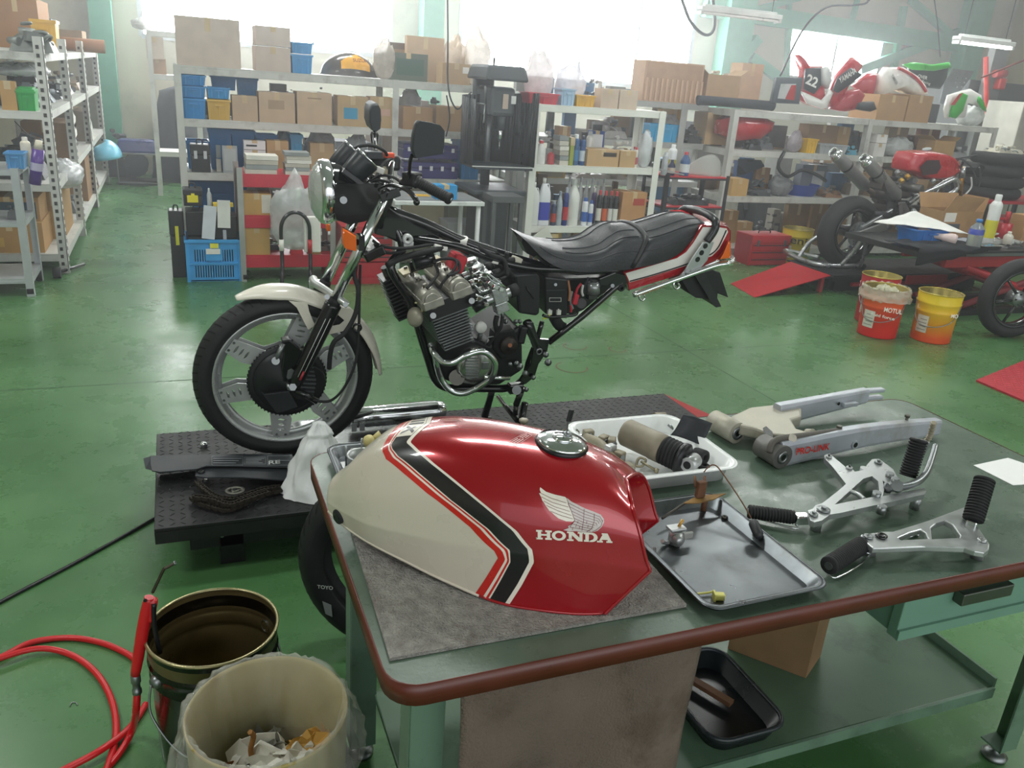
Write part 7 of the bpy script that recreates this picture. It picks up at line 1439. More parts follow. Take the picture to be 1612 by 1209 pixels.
# centre stand
for s in (-1,1):
    a=KC(850 if s<0 else 780,1030,.0)+BS*(.11*s); b=V(a.x-.02+(.0 if s<0 else -.0),2.93+.13*s,.205)
    st=mp('centre_stand_leg',MB().tube([a,a.lerp(b,.5),b+V(0,0,.012)],lambda q:.014+.002*q,10,sub=1),GBLK); part('stand_foot',MB().box(b+V(0,0,.006),(.06,.03,.012)),GBLK,st,.003)
mp('stand_cross_bar',MB().cyl(KC(800,1140,0)-BS*.11,KC(800,1140,0)+BS*.11,.01),GBLK); mp('stand_pivot',MB().cyl(KC(860,1025,-.13),KC(860,1025,-.15),.018,n=18).cyl(KC(860,1025,-.15),KC(860,1025,-.154),.009),STEEL); mp('stand_clamp',MB().box(KC(850,1010,-.12),(.06,.04,.04)),GBLK,bev=.006)
mp('side_rod',MB().cyl(KC(900,1000,-.12),KC(855,1120,-.13),.013).cyl(KC(855,1120,-.13),KC(850,1180,-.13),.010),GBLK)
# ---- seat
SX=[ # x(crop D) , top y at lat 0, near edge bottom y (lat -.13), half width, shoulder drop
(200,284,318,.05),(235,298,352,.075),(280,309,405,.098),(334,319,455,.115),(420,326,498,.125),(520,318,515,.130),(600,290,516,.134),(660,245,512,.136),(720,213,506,.138),(800,205,500,.138),(850,212,494,.140),(870,222,490,.134),(900,212,484,.140),(980,190,470,.138),(1060,162,450,.134),(1130,142,425,.128),(1200,140,385,.118),(1255,160,325,.105),(1290,190,270,.085)]
rs=[]
for X,yt,yb,hw in SX:
    tt=KD(X,yt,.03); bt=KD(X,yb,-.13); x=(bt.x+tt.x)/2; rr=[]
    ht=(tt-BC).dot(BU); hb=(bt-BC).dot(BU); h=ht-hb
    for k in range(21):
        q=-1+2*k/20; a=abs(q); 
        if a>.45: l=hw*(1-.12*((1-a)/.55)**2+ .0); v=hb+(h*.86)*((1-a)/.55)**.85
        else: l=hw*.88*(a/.45)**.9; v=hb+h*(.86+.14*math.cos(a/.45*PI/2))
        sx=tt.x+(bt.x-tt.x)*(1-(v-hb)/h)
        rr.append(BC+BX*sx+BS*(math.copysign(l,q))+BU*v)
    rs.append(rr)
# smooth between stations
def blend(rs,n):
    out=[]
    for k in range(len(rs[0])): out.append(spline([r[k] for r in rs],n))
    return [[out[k][i] for k in range(len(rs[0]))] for i in range(len(out[0]))]
rb=blend(rs,4)
mp('seat',MB().loft(rb,closed=False,cap=False).add(rs[0],[list(range(21))[::-1]],False).add(rs[-1],[list(range(21))],False),mat('#2b2d30',.42,0,.12,20,.15,120))
s_=MB()
for q in (3,17): s_.tube([r[q]+(r[q]-BC-BX*(r[q]-BC).dot(BX)).normalized()*.0008 for r in rb[6:]],.002,5,sub=1)
for l in (6,8,12,14): s_.tube([r[l]+BU*.001 for r in rb[14:38]],.0022,5,sub=1); s_.tube([r[l]+BU*.001 for r in rb[46:66]],.0022,5,sub=1)
mp('seat_piping',s_,mat('#34373a',.45),stuff=True)
i=41; mp('seat_strap',MB().tube([p+(p-BC-BX*(p-BC).dot(BX)).normalized()*0+BU*.003 for p in rb[i]],.011,8,sub=1),mat('#232527',.45),)
mp('seat_front_shell',MB().prism3(PL(KD,[(172,290),(215,330),(330,465),(280,400),(245,420),(200,400),(165,330)],-.02),BS*.05),BLK)
mp('seat_base',MB().prism3(PL(KD,[(340,470),(880,492),(860,520),(520,540),(360,510)],-.1),BS*.2),BLK,bev=.004)
# ---- tail
TC=[(818,522),(1000,470),(1150,425),(1205,388),(1250,330),(1312,225),(1400,222),(1470,232),(1492,258),(1488,310),(1470,370),(1425,430),(1300,490),(1100,555),(850,632),(840,570)]
RT_=mat('#a80f20',.25,0,.04,coat=.8)
for sd,l in ((-1,-.12),(1,.12)):
    P=PL(KD,TC,-.12); P=[p+BS*(.24 if sd>0 else 0) for p in P]; cc=sum(P,V(0,0,0))/len(P)
    m=MB(); m.loft([[p-BS*(.02*sd) for p in P],P],cap=False); tr=tessellate_polygon([P]); m.add(P,[t_ for t_ in tr]); mp('tail_side_panel',m,RT_)
    o=BS*(sd*.0012)
    Wp=[(825,524),(1000,473),(1150,428),(1208,390),(1255,330),(1315,232),(1400,230),(1465,240),(1474,262),(1455,300),(1418,370),(1372,415),(1290,440),(1200,478),(1000,540),(850,582),(842,560)]
    Q=[p+o+(BS*.24 if sd>0 else V(0,0,0)) for p in PL(KD,Wp,-.12)]; mp('white_tail_graphic',MB().prism3(Q,o*.4),WHT)
    Pn=[(850,574),(1000,533),(1200,469),(1290,432),(1365,402),(1408,362),(1440,300),(1462,250)]
    mp('black_pinstripe',MB().tube([p+o*2+(BS*.24 if sd>0 else V(0,0,0)) for p in PL(KD,Pn,-.12)],.003,5),BLK)
mp('tail_top',MB().loft([PL(KD,[(1250,300),(1312,222),(1400,218),(1472,228),(1494,256),(1490,320)],-.122),PL(KD,[(1230,250),(1300,190),(1390,185),(1465,205),(1494,256),(1490,320)],0)[:],[p+BS*.244 for p in PL(KD,[(1250,300),(1312,222),(1400,218),(1472,228),(1494,256),(1490,320)],-.122)]],cap=False,closed=False),RT_)
mp('tail_light',MB().prism3(PL(KD,[(1476,315),(1492,330),(1494,415),(1488,430),(1400,440),(1440,395)],-.124),BS*.248),mat('#d8420c',.2,coat=.6)); mp('rear_turn_signal',MB().loft([PL(KD,[(1418,440),(1440,400),(1478,318),(1490,335),(1492,420),(1480,432)],-.13),PL(KD,[(1426,436),(1446,402),(1478,330),(1486,340),(1488,418),(1478,428)],-.165)]),ORANGE,bev=.003)
mp('grab_rail',MB().tube([KD(1340,325,-.135),KD(1385,260,-.135),KD(1398,215,-.13),KD(1380,175,-.1),KD(1310,135,0),KD(1230,118,.1),KD(1180,128,.14),KD(1195,200,.15)],.0155,10),mat('#1c1f22',.3))
mp('grab_rail_bracket',MB().prism3(PL(KD,[(1312,325),(1382,325),(1340,440),(1270,520),(1150,580),(1138,572),(1200,500),(1240,430)],-.142),-BS*.006),mat('#b9bcbd',.35,.7),bev=.002)
for X,Y in ((1332,352),(1308,395),(1283,437)): mp('bracket_hole',MB().lathe([(0,0),(.011,0)],KD(X,Y,-.1487),-BS,14),GBLK)
mp('chrome_rail',MB().tube([KD(890,652,-.15),KD(885,660,-.15),KD(1000,618,-.15),KD(1130,570,-.15),KD(1270,520,-.155),KD(1400,475,-.16),KD(1490,460,-.16),KD(1508,440,-.1),KD(1500,425,.0),KD(1490,420,.1),KD(1400,450,.15),KD(1270,495,.15)],.0105,10),CHROME)
for X,Y in ((932,645),(1150,572)): mp('luggage_hook',MB().tube([KD(X-15,Y,-.15),KD(X-20,Y+35,-.155),KD(X,Y+52,-.155),KD(X+18,Y+35,-.155),KD(X+8,Y+15,-.155)],.0045,7),CHROME)
for X,Y in ((1215,512),(1250,518),(1190,540)): mp('bracket_bolt',MB().cyl(KD(X,Y,-.148),KD(X,Y,-.157),.008,n=8),STEEL)
mp('rear_mudguard',MB().loft([PL(KD,[(1180,565),(1385,505),(1420,560),(1400,740),(1360,690),(1270,680),(1240,660)],-.08),[p+BS*.16 for p in PL(KD,[(1180,565),(1385,505),(1420,560),(1400,740),(1360,690),(1270,680),(1240,660)],-.08)]]),mat('#1a1b1d',.55,0,.08)); mp('mudguard_flap',MB().prism3(PL(KD,[(1265,540),(1330,520),(1432,735),(1400,742),(1385,730)],-.1),BS*.012),mat('#26282a',.5)); mp('licence_plate_bracket',MB().prism3(PL(KD,[(1385,508),(1425,520),(1478,680),(1415,655)],.0),BS*.01),mat('#1a1c1d',.5),bev=.002)
mp('inner_mudguard',MB().prism3(PL(KD,[(760,520),(850,500),(850,640),(820,600)],-.08),BS*.16),BLK)
# ================= lift under the motorcycle
K7=lambda X,Y,z=.2:aZ(200+X/3.838,600+Y/3.838,z)
LB=mat('#1d1e1f',.5,.2,.2,20); LX0,LX1,LY0,LY1,LZ=-.135,2.16,2.46,3.2,.198
t=thing('bike_lift','low black steel motorcycle lift with a chequer plate top','lift',(1,2.83,0))
top=part('deck',MB().b2((LX0,LY0,LZ-.012),(LX1,LY1,LZ)),LB,t,.002)
g=MB()
for i in range(70):
    for j in range(24):
        x=LX0+.02+i*.0325; y=LY0+.02+j*.031
        if x<LX1-.02: g.box((x,y,LZ+.0008),(.022,.0045,.0016),rot('Z',45 if (i+j)%2 else -45),top=.6)
part('chequer_ridge',g,mat('#242526',.4,.4,.1),top,stuff=True)
part('side_skirt',MB().b2((LX0,LY0,LZ-.055),(LX1,LY0+.012,LZ-.0125)),LB,t); part('side_skirt',MB().b2((LX0,LY1-.012,LZ-.055),(LX1,LY1,LZ-.0125)),mat('#7c1820',.5),t); part('end_skirt',MB().b2((LX0,LY0+.0125,LZ-.055),(LX0+.012,LY1-.0125,LZ-.0125)),LB,t)
part('under_frame',MB().b2((LX0+.1,LY0+.06,.07),(LX1-.1,LY0+.12,.135)).b2((LX0+.1,LY1-.12,.07),(LX1-.1,LY1-.06,.135)),BLK,t)
part('scissor_arm',MB().box((1,LY0+.09,.1),(1.5,.03,.035),rot('Y',2.5)),BLK,t); part('scissor_arm',MB().box((1,LY1-.09,.1),(1.5,.03,.035),rot('Y',-2.5)),BLK,t)
for x in (.055,1.95):
    for y in (LY0+.06,LY1-.1): f=part('foot_block',MB().b2((x,y,0.0),(x+.08,y+.07,.142)),BLK,t,.003); part('foot_bolt',MB().cyl((x+.01,y-.004,.11),(x+.01,y+.001,.11),.006,n=6),STEEL,f)
for x in (.35,.47): part('bolt',MB().cyl((x,LY0-.003,.165),(x,LY0,.165),.006,n=8),STEEL,t)
r=MB(); r.prism3([(LX1,LY0,.198),(LX1,LY1,.198),(LX1+.42,LY1,.004),(LX1+.42,LY0,.004)],(0,0,-.004)); part('entry_ramp',r,mat('#a8202c',.45,0,.1,20),t)
cable([aZ(-60,985,.006),aZ(0,948,.006),aZ(120,885,.006),aZ(240,818,.006),V(.05,3.1,.006)],.006,'thin black cable running along the floor to the lift',BLK,'floor_cable')
# chain guard
t=thing('chain_guard','long black plastic chain guard with printed labels on the lift','guard',K7(500,520)); CG=mat('#2a2e33',.5,0,.08)
P=[K7(*q,.246) for q in ((140,450),(520,440),(1000,440),(1000,520),(640,512),(480,512),(420,530),(200,548),(150,540),(140,500))]
part('upper_wing',MB().prism3(P,(0,0,-.004)),CG,t,.001)
P=[K7(*q,.235) for q in ((420,530),(480,512),(1000,516),(1000,600),(700,580),(560,578),(480,582),(410,572))]
part('lower_flange',MB().prism3(P,(0,0,-.005)),CG,t,.001); part('mount_hole',MB().lathe([(.004,0),(.012,0),(.012,.002),(.004,.002),(.004,0)],K7(448,545,.238),(0,0,1),16),BLK,t)
part('nose',MB().loft([[K7(150,452,.246),K7(150,540,.246),K7(150,540,.215),K7(150,452,.215)],[K7(98,466,.24),K7(112,530,.235),K7(112,530,.222),K7(98,466,.222)]],smooth=False),CG,t)
part('front_skirt',MB().prism3([K7(160,545,.244),K7(420,530,.244),K7(420,530,.201),K7(200,560,.201)],(0,.003,0)),CG,t)
def frame_(x0,y0,x1,y1,z,m_,nm='printed_label',rows=3):
    mb=MB(); A=lambda x,y:K7(x,y,z)
    for a,b,c,d in ((x0,y0,x1,y0+2),(x0,y1-2,x1,y1),(x0,y0,x0+2,y1),(x1-2,y0,x1,y1)): mb.add([A(a,b),A(c,b),A(c,d),A(a,d)],[(0,1,2,3)])
    for k in range(rows):
        yy=y0+(y1-y0)*(k+1)/(rows+1); mb.add([A(x0+8,yy-2),A(x1-8-(k*17)%40,yy-2),A(x1-8-(k*17)%40,yy+2),A(x0+8,yy+2)],[(0,1,2,3)])
    part(nm,mb,m_,t)
LT=mat('#8d9296',.5); frame_(512,452,700,508,.2475,LT); frame_(708,458,838,502,.2475,LT,rows=4); frame_(848,450,1000,508,.2475,LT,rows=1)
part('lettering',textmb('RE',K7(855,504,.2478),(1,0,0),K7(855,474,.2478)-K7(855,504,.2478),.028,.0006,.02),mat('#d8dadb',.5),t)
# chain
ch=thing('drive_chain','greasy dark motorcycle chain heaped in a bend on the lift','chain',K7(620,740)); CHM=mat('#3a342c',.6,.5,.3,60)
runs=[[(395,708),(470,745),(600,775),(700,740),(800,690),(920,660)],[(425,612),(470,655),(540,700),(640,712),(720,690),(830,655),(930,640)],[(415,700),(520,715),(620,745),(720,715),(860,668)]]
for ri,rn in enumerate(runs):
    P=spline([K7(x,y,.212+.008*ri) for x,y in rn],14); mb=MB(); d=0; k=0
    for a,b in zip(P,P[1:]):
        L_=(b-a).length; 
        while d<L_:
            p=a.lerp(b,d/L_); t_=(b-a).normalized(); s_=V(-t_.y,t_.x,0); M=Matrix((t_,s_,V(0,0,1))).transposed()
            w_=.009 if k%2 else .006
            for sg in (-1,1): mb.box(p+s_*sg*w_,(.017,.0022,.013),M)
            mb.cyl(p+t_*.0065-s_*.009,p+t_*.0065+s_*.009,.0042,n=6); k+=1; d+=.0125
        d-=L_
    part('chain_run',mb,CHM,ch,stuff=True)
c=K7(652,662,.224); t=thing('sprocket_washer','grey toothed lock ring lying on the chain','ring',c); m=MB(); m.lathe([(.022,-.003),(.032,-.003),(.032,.003),(.022,.003),(.022,-.003)],c,(0,.1,1),28); m.lathe([(.004,-.003),(.012,-.003),(.012,.003),(.004,.003),(.004,-.003)],c,(0,.1,1),18)
for a in (0,2.1,4.2): m.box(c+V(math.cos(a)*.017,math.sin(a)*.017,0),(.014,.006,.005),rot('Z',math.degrees(a)))
part('ring',m,mat('#77756c',.45,.7),t); part('dark_hub',MB().cyl(c+V(0,0,-.003),c+V(0,0,.006),.007),BLK,t)
for (X,Y,l) in ((465,395,'bright hexagon nut on the lift above the chain guard'),(480,602,'small bright nut on the lift below the chain guard')):
    c=K7(X,Y,.2); k=1 if Y<500 else .75; solo('nut',MB().cyl(c,c+V(0,0,.012*k),.014*k,n=6,smooth=False).lathe([(.011*k,.012*k),(.009*k,.019*k),(0,.021*k)],c,(0,0,1),12),CHROME,l,'nut')
# white bag
c=V(.385,2.60,LZ+.002)
def wbag(u,v):
    a=u*2*PI; k=(1-v)**.55*.8+.24*(1-v)+.0; k=max(k,.0) if v<1 else 0
    if v>.8: k=.36*(1-v)/.2+.12 if v<1 else 0
    sp=1+.5*max(0,1-v*5)*.15
    x=math.cos(a)*.108*k*sp; y=math.sin(a)*.085*k*sp; z=v*.262
    f=noise.noise(V(math.cos(a)*2.2,math.sin(a)*2.2,v*4))*.018+noise.noise(V(math.cos(a)*6,math.sin(a)*6,v*3))*.007
    r_=V(math.cos(a),math.sin(a),0)
    return c+V(x,y,z)+r_*f*(1 if k>0 else 0)+V(.012*v-.0,0,0)
solo('plastic_bag',MB().grid(wbag,56,40),mat('#f6f7f8',.4,0,.02,bump=.2,bs=40),'upright crumpled white plastic carrier bag on the lift corner','bag')
# steel tray with silencer part on the lift
t2=tray('steel_tray','steel tray under the silencer part on the lift beside the wheel',.36,2.86,.9,3.15,LZ+.002,.03,mat('#7a7c7c',.25,.95,.15,12),rim=.008,r=.04)
K8z=lambda X,Y,z:aZ(500+X/7.555,620+Y/7.555,z)
a=K8z(380,290,.26);b=K8z(1040,230,.26); t=thing('exhaust_part','chrome silencer section lying in the steel tray on the lift','exhaust',(a+b)/2)
part('tube',MB().lathe([(0,0),(.03,.0),(.042,.01),(.044,.15),(.044,.36),(.036,.40),(.02,.41),(0,.41)],a,b-a,28),CHROME,t); part('end_bracket',MB().box(b+V(-.01,0,-.02),(.03,.06,.06),rot('Y',20)),STEEL,t,.004)
for X,Y in ((435,400),(530,390)): part('tab',MB().box(K8z(X,Y,.24),(.02,.004,.035)),ALU,t)
i_lump(.78,.87,2.9,.1,LZ+.012,.05,'#5a5a56','small linkages at the right of the lift tray',n=8,metal=.5)
c=K8z(560,520,.9) if False else V(.335,1.655,BZ+.05)
c=hit(500+560/7.555,620+520/7.555,(0,1.72,0),V(0,1,0)); 
t=thing('yellow_funnel','pale yellow plastic funnel cap among the carburettor parts','cap',V(c.x,1.66,BZ+.003)); YP=mat('#c9bb7c',.45,0,.05); part('dome',MB().lathe([(.004,.0),(.012,.002),(.014,.016),(.012,.026),(0,.03)],V(c.x,1.655,BZ+.024),(-.3,-.4,.9),20),YP,t); part('spout',MB().cyl(V(c.x+.004,1.655,BZ+.04),V(c.x+.022,1.653,BZ+.05),.006,.011),YP,t); part('neck',MB().cyl(V(c.x,1.658,BZ+.0035),V(c.x,1.656,BZ+.03),.006),YP,t)
# ================= buckets and hose by the bench
bc=V(.012,1.72,0); BK=mat('#15130f',.25,.3,.1,coat=.3); BIN=mat('#6e6140',.35,.6,.2,6)
t=thing('steel_pail','empty black steel pail with a brass lacquered inside','bucket',bc)
part('outer_wall',MB().lathe([(0,.001),(.134,.001),(.136,.01),(.139,.12),(.141,.24),(.145,.245),(.141,.25),(.143,.28),(.147,.285),(.143,.29),(.147,.345)],bc,(0,0,1),64),BK,t)
part('inner_wall',MB().lathe([(.1465,.345),(.1445,.30),(.141,.29),(.1445,.285),(.141,.28),(.1385,.25),(.1425,.245),(.1385,.24),(.1365,.12),(.1325,.012),(0,.004)],bc,(0,0,1),64),BIN,t)
part('rolled_rim',MB().lathe([(.1465+.004*math.cos(a),.345+.004*math.sin(a)) for a in [2*PI*k/10 for k in range(11)]],bc,(0,0,1),64),mat('#a39a74',.3,.8),t)
e=bc+V(-.13,-.07,.27); part('handle_ear',MB().lathe([(0,.008),(.01,.008),(.016,.0),(.016,-.01)],e,(-.88,-.47,0),18),STEEL,t); e2=bc+V(.13,.07,.27); part('handle_ear',MB().lathe([(0,.008),(.01,.008),(.016,.0),(.016,-.01)],e2,(.88,.47,0),18),STEEL,t)
part('wire_handle',MB().tube([e+V(-.008,-.006,.0),bc+V(-.14,-.1,.2),bc+V(-.075,-.155,.12),bc+V(.03,-.165,.09),bc+V(.12,-.12,.13),bc+V(.155,-.03,.2),e2+V(.008,.006,0)],.0028,6,sub=8),STEEL,t)
# bag lined can
cc=V(.103,1.385,0); LINE=mat('#e8e8dc',.12,0,.06,12,.6,18,alpha=.26)
t=thing('waste_can','ochre waste can with a clear plastic liner full of scraps','bin',cc)
part('can',MB().lathe([(0,.001),(.15,.001),(.158,.36),(.161,.365),(.158,.37),(.155,.36),(.147,.006),(0,.006)],cc,(0,0,1),56),mat('#a39456',.5,0,.15,8,dirt=5,dc='#8a5424'),t)
def liner(u,v):
    a=u*2*PI
    if v<.35: q=v/.35; r=.118+.033*q; z=.17+.2*q
    elif v<.5: q=(v-.35)/.15; r=.151+.014*q; z=.37+.008*math.sin(q*PI)
    else: q=(v-.5)/.5; r=.165+.022*q*(1+.5*math.sin(a*2+2.2)); z=.37-.16*q*(.75+.5*math.sin(a+3.6))
    f=noise.noise(V(math.cos(a)*4,math.sin(a)*4,v*6))*.012*(0.3+v)*(v>.1)+.007*noise.noise(V(math.cos(a)*14,math.sin(a)*14,v*5))
    return cc+V(math.cos(a)*(r+f),math.sin(a)*(r+f),z+f*.5)
part('plastic_liner',MB().grid(liner,120,34),LINE,t)
rr=random.Random(3)
def scrap(c,s,col,label,k=0,rough=.8):
    mb=MB(); sd=V(rr.random()*9,rr.random()*9,0)
    mb.grid(lambda u,v:c+V((u-.5)*s*1.4,(v-.5)*s,0)+V(noise.noise(V(u*3,v*3,0)+sd)*s*.45,noise.noise(V(u*3,v*3,5)+sd)*s*.4,abs(noise.noise(V(u*2.6,v*2.6,9)+sd))*s*1.1),7,7,smooth=False)
    zm=min(v.z for v in mb.v)
    for v in mb.v:
        v.z+=c.z-zm; d=V(v.x-cc.x,v.y-cc.y,0)
        if d.length>.136: d=d.normalized()*.136; v.x=cc.x+d.x; v.y=cc.y+d.y
    return solo('waste_scrap',mb,mat(col,rough,0,.1,20),label,'scrap',solid=.0015)
SC=[(-.02,.03,.085,'#e9e6de','largest crumpled white paper in the waste can'),(.03,-.02,.08,'#efece4','white torn paper in the middle of the waste can'),(.055,.02,.06,'#dcd6cc','off white folded wrapper near the right of the waste can'),(.095,.04,.07,'#c99a4c','tan folded card at the right inside the waste can'),(-.05,-.02,.06,'#2c3438','dark blue grey rag at the left inside the waste can'),(-.025,-.045,.05,'#1c1e1e','black glove scrap in the waste can'),(.0,-.03,.035,'#3f8f80','teal paper scrap in the waste can'),(.05,-.06,.06,'#26282a','black plastic scrap at the front of the waste can'),(-.06,.03,.05,'#8a5c30','brown torn strip in the waste can'),(.09,-.02,.06,'#33302c','dark crumpled foil at the right of the waste can'),(-.085,-.04,.05,'#5c7a8c','blue grey tissue at the left rim of the waste can'),(.0,.075,.05,'#6c6a60','grey paper ball at the back of the waste can'),(.01,-.085,.05,'#e0dcd0','white scrap at the front of the waste can')]
i_bag(cc.x-.12,cc.x+.12,cc.y-.12,.24,.0065,.2,'#3a3834','dark waste filling the lower half of the waste can',alpha=.999)
for i,(x,y,s,c,l) in enumerate(SC): scrap(cc+V(x,y,.185+.008*(i%4)),s,c,l)
solo('waste_strip',MB().tube([cc+V(-.03,.02,.2),cc+V(-.035,.03,.24),cc+V(-.028,.035,.27),cc+V(-.035,.03,.29)],.006,5),mat('#9a6a34',.7),'upright brown twisted strip in the waste can','scrap')
i_bag(.25,.34,1.2,.1,.001,.12,'#d4d6d6','small clear plastic bag on the floor by the bench leg',alpha=.6)
# air gun and hoses
t=thing('air_blow_gun','red air blow gun with a bent nozzle standing against the black pail','air gun',V(-.17,1.73,0)); RD=mat('#c41c22',.35,0,.04)
g0=hit(213,1062,(0,1.70,0),V(0,1,0)); g1=hit(226,985,(0,1.70,0),V(0,1,0)); g2=hit(235,940,(0,1.70,0),V(0,1,0)); g3=hit(240,933,(0,1.7,0),V(0,1,0)); n1=hit(258,896,(0,1.7,0),V(0,1,0)); n2=hit(274,887,(0,1.7,0),V(0,1,0))
part('handle',MB().tube([g0,g1,g2],lambda q:.0105+.003*math.sin(q*PI),12),RD,t); part('body',MB().box(g2.lerp(g1,.45)+V(.007,0,0),(.026,.022,.06),rot('Y',12)),RD,t,.007); part('valve_pin',MB().cyl(g2+V(-.008,-.012,.0),g2+V(-.008,-.009,.0),.004),BLK,t)
part('nozzle',MB().tube([g3,g3.lerp(n1,.5),n1,n1.lerp(n2,.35),n2],.0036,8),mat('#4a4438',.4,.6),t); part('nozzle_tip',MB().cyl(n2,n2+(n2-n1).normalized()*.004,.005),STEEL,t)
L0=hit(242,950,(0,1.69,0),V(0,1,0)); L1=hit(243,985,(0,1.69,0),V(0,1,0)); L2=hit(252,1028,(0,1.69,0),V(0,1,0)); part('trigger_lever',MB().tube([L0,L1,L2],.0055,8),BLK,t)
q0=hit(216,1090,(0,1.7,0),V(0,1,0)); part('coupler',MB().lathe([(.009,0),(.011,.004),(.011,.02),(.0085,.022),(.0085,.04),(.0105,.042),(.0105,.052),(.007,.056)],g0,q0-g0,18),STEEL,t)
h=MB().tube([q0,hit(214,1120,(0,1.7,0),V(0,1,0)),aZ(208,1150,.03),aZ(185,1190,.008),aZ(140,1240,.008)],.0085,10); part('feed_hose',h,RD,t)
solo('air_hose',MB().tube([aZ(-70,1062,.009),aZ(0,1035,.009),aZ(50,1011,.009),aZ(110,1004,.009),aZ(160,1012,.009),aZ(205,1032,.012),aZ(235,1062,.012),V(-.02,1.95,.012)] if False else [aZ(-70,1062,.009),aZ(0,1035,.009),aZ(50,1011,.009),aZ(110,1004,.009),aZ(160,1012,.009),aZ(198,1028,.009),aZ(214,1040,.009)],.0085,10),RD,'outer red air hose arc reaching behind the black pail','hose')
solo('air_hose',MB().tube([aZ(-70,1060,.026),aZ(0,1036,.026),aZ(60,1021,.02),aZ(110,1030,.009),aZ(150,1058,.009),aZ(175,1100,.009),aZ(183,1150,.009),aZ(172,1200,.009),aZ(150,1260,.009)],.0085,10),RD,'inner red air hose loop running down to the lower frame edge','hose')
solo('air_hose',MB().tube([aZ(230,1108,.009),aZ(205,1145,.009),aZ(160,1180,.026),aZ(100,1212,.012),aZ(40,1240,.009)],.0085,10),RD,'straight red hose crossing the loop at the lower left','hose')
solo('hose_clip',MB().tube([aZ(110,1112,.002),aZ(113,1106,.002),aZ(119,1106,.002),aZ(122,1110,.002)],.0015,5),STEEL,'tiny bright wire clip on the green floor at lower left','clip')
# tyre behind the bench leg
tc=V(.52,1.95,.292); tn=V(-.42,-.9,.03).normalized()
mb=tyre('t',tc,tn,.29,.11,'',inner=.73); ty=thing('tyre','black motorcycle tyre standing behind the bench corner','tyre',V(tc.x,tc.y,0)); part('tyre_body',mb,mat('#1b1c1f',.6,0,.12,30),ty)
u_,v_,_=basis(tn); g=MB()
for i in range(44):
    for sd in (-1,1):
        Pq=[]
        for k in range(5):
            th=(.1+.8*k/4)*sd; r=.29-.0462+math.cos(th)*.0462+.0006; l=math.sin(th)*.055; a=2*PI*i/44+(k*.035); Pq.append((r,l,a))
        for (r0,l0,a0),(r1,l1,a1) in zip(Pq,Pq[1:]):
            f=lambda r,l,a:tc+(u_*math.cos(a)+v_*math.sin(a))*r+tn*l
            g.add([f(r0,l0,a0-.012),f(r0,l0,a0+.012),f(r1,l1,a1+.012),f(r1,l1,a1-.012)],[(0,1,2,3)])
part('tread_groove',g,mat('#070708',.9),ty,stuff=True)
def wall_pt(px,py): return hit(px,py,tc+tn*.052,tn)
part('sidewall_lettering',textmb('TOYO',wall_pt(500,925),(.9,-.42,0),(0,0,1),.012,.004,.02,width=.045),mat('#c8cac8',.5),ty); part('sidewall_label',MB().prism3([wall_pt(508,945)+tn*.004,wall_pt(522,951)+tn*.004,wall_pt(524,970)+tn*.004,wall_pt(513,965)+tn*.004],tn*.0006),mat('#8e9294',.5),ty)
# dark things beneath the bench corner
i_lump(.235,.30,1.36,.3,.0005,.3,'#1d2022','dark machine parts stacked on the floor under the bench corner',n=16)
solo('long_box',MB().b2((.38,1.64,.0005),(.44,2.0,.3)),mat('#202224',.5,0,.2),'narrow black panel leaning under the bench corner','panel') if False else None
# ================= right hand side: second lift, race bike, pails
K3=lambda X,Y:(1150+X*.28660,300+Y*.28660)
K5b=lambda X,Y:(1100+X/3.148,60+Y/3.148)
RL=mat('#b5222c',.45,0,.1,15)
t=thing('bike_lift','black motorcycle lift with a red entry ramp at the right','lift',(6.3,5.87,0))
part('deck',MB().b2((5.34,5.56,.15),(7.3,6.2,.165)),mat('#1f2021',.5,.1,.2),t,.002); part('side_skirt',MB().b2((5.34,5.56,.11),(7.3,5.575,.1495)),BLK,t); part('under_frame',MB().b2((5.45,5.65,.001),(7.2,5.72,.11)).b2((5.45,6.05,.001),(7.2,6.12,.11)),BLK,t); part('red_tube',MB().cyl((5.6,5.6,.07),(6.9,5.6,.07),.02),RL,t)
g=[aZ(*K3(0,510),.004),aZ(*K3(130,585),.004),aZ(*K3(550,465),.165),aZ(*K3(330,390),.165)]
part('entry_ramp',MB().prism3(g,(0,0,-.008)),RL,t); part('ramp_leg',MB().b2((5.27,5.62,.001),(5.3,5.66,.14)),RL,t); part('ramp_leg',MB().b2((5.27,6.08,.001),(5.3,6.12,.14)),RL,t)
p0=aY(1430,430,5.5);p1=aY(1494,428,5.5); part('red_side_plate',MB().b2((p0.x,5.50,.09),(p1.x,5.512,.165)),RL,t); part('plate_arm',MB().b2((p0.x+.05,5.512,.11),(p1.x-.05,5.5595,.13)),RL,t)
# race bike
q=lambda x,y,l=0:aY(x,y,5.9+l)
QB=lambda X,Y,l=0:q(*K5b(X,Y),l)
rb_=thing('race_bike','partly stripped race motorcycle with red tank and twin silencers on the right lift','motorcycle',(6.0,5.9,.165))
def rp(n,m,mm,**k): return part(n,m,mm,rb_,**k)
c=q(1338,353); c.z=.165+.325
rp('rear_tyre',tyre('x',c,(0,1,0),.325,.19,'',inner=.68),mat('#1a1b1c',.7,0,.15,20)); rp('rear_rim',MB().lathe([(.19,-.075),(.218,-.09),(.222,-.08),(.2,-.05),(.2,.05),(.222,.08),(.218,.09),(.19,.075),(.185,0),(.19,-.075)],c,(0,1,0),40),GBLK)
for k in range(5):
    a=k*2*PI/5+.3; d=V(math.cos(a),0,math.sin(a)); rp('rim_spoke',MB().tube([c+d*.04+V(0,-.03,0),c+d*.19+V(0,-.02,0)],.013,8,sub=1),GBLK)
rp('hub',MB().cyl(c-V(0,.09,0),c+V(0,.09,0),.05),BLK)
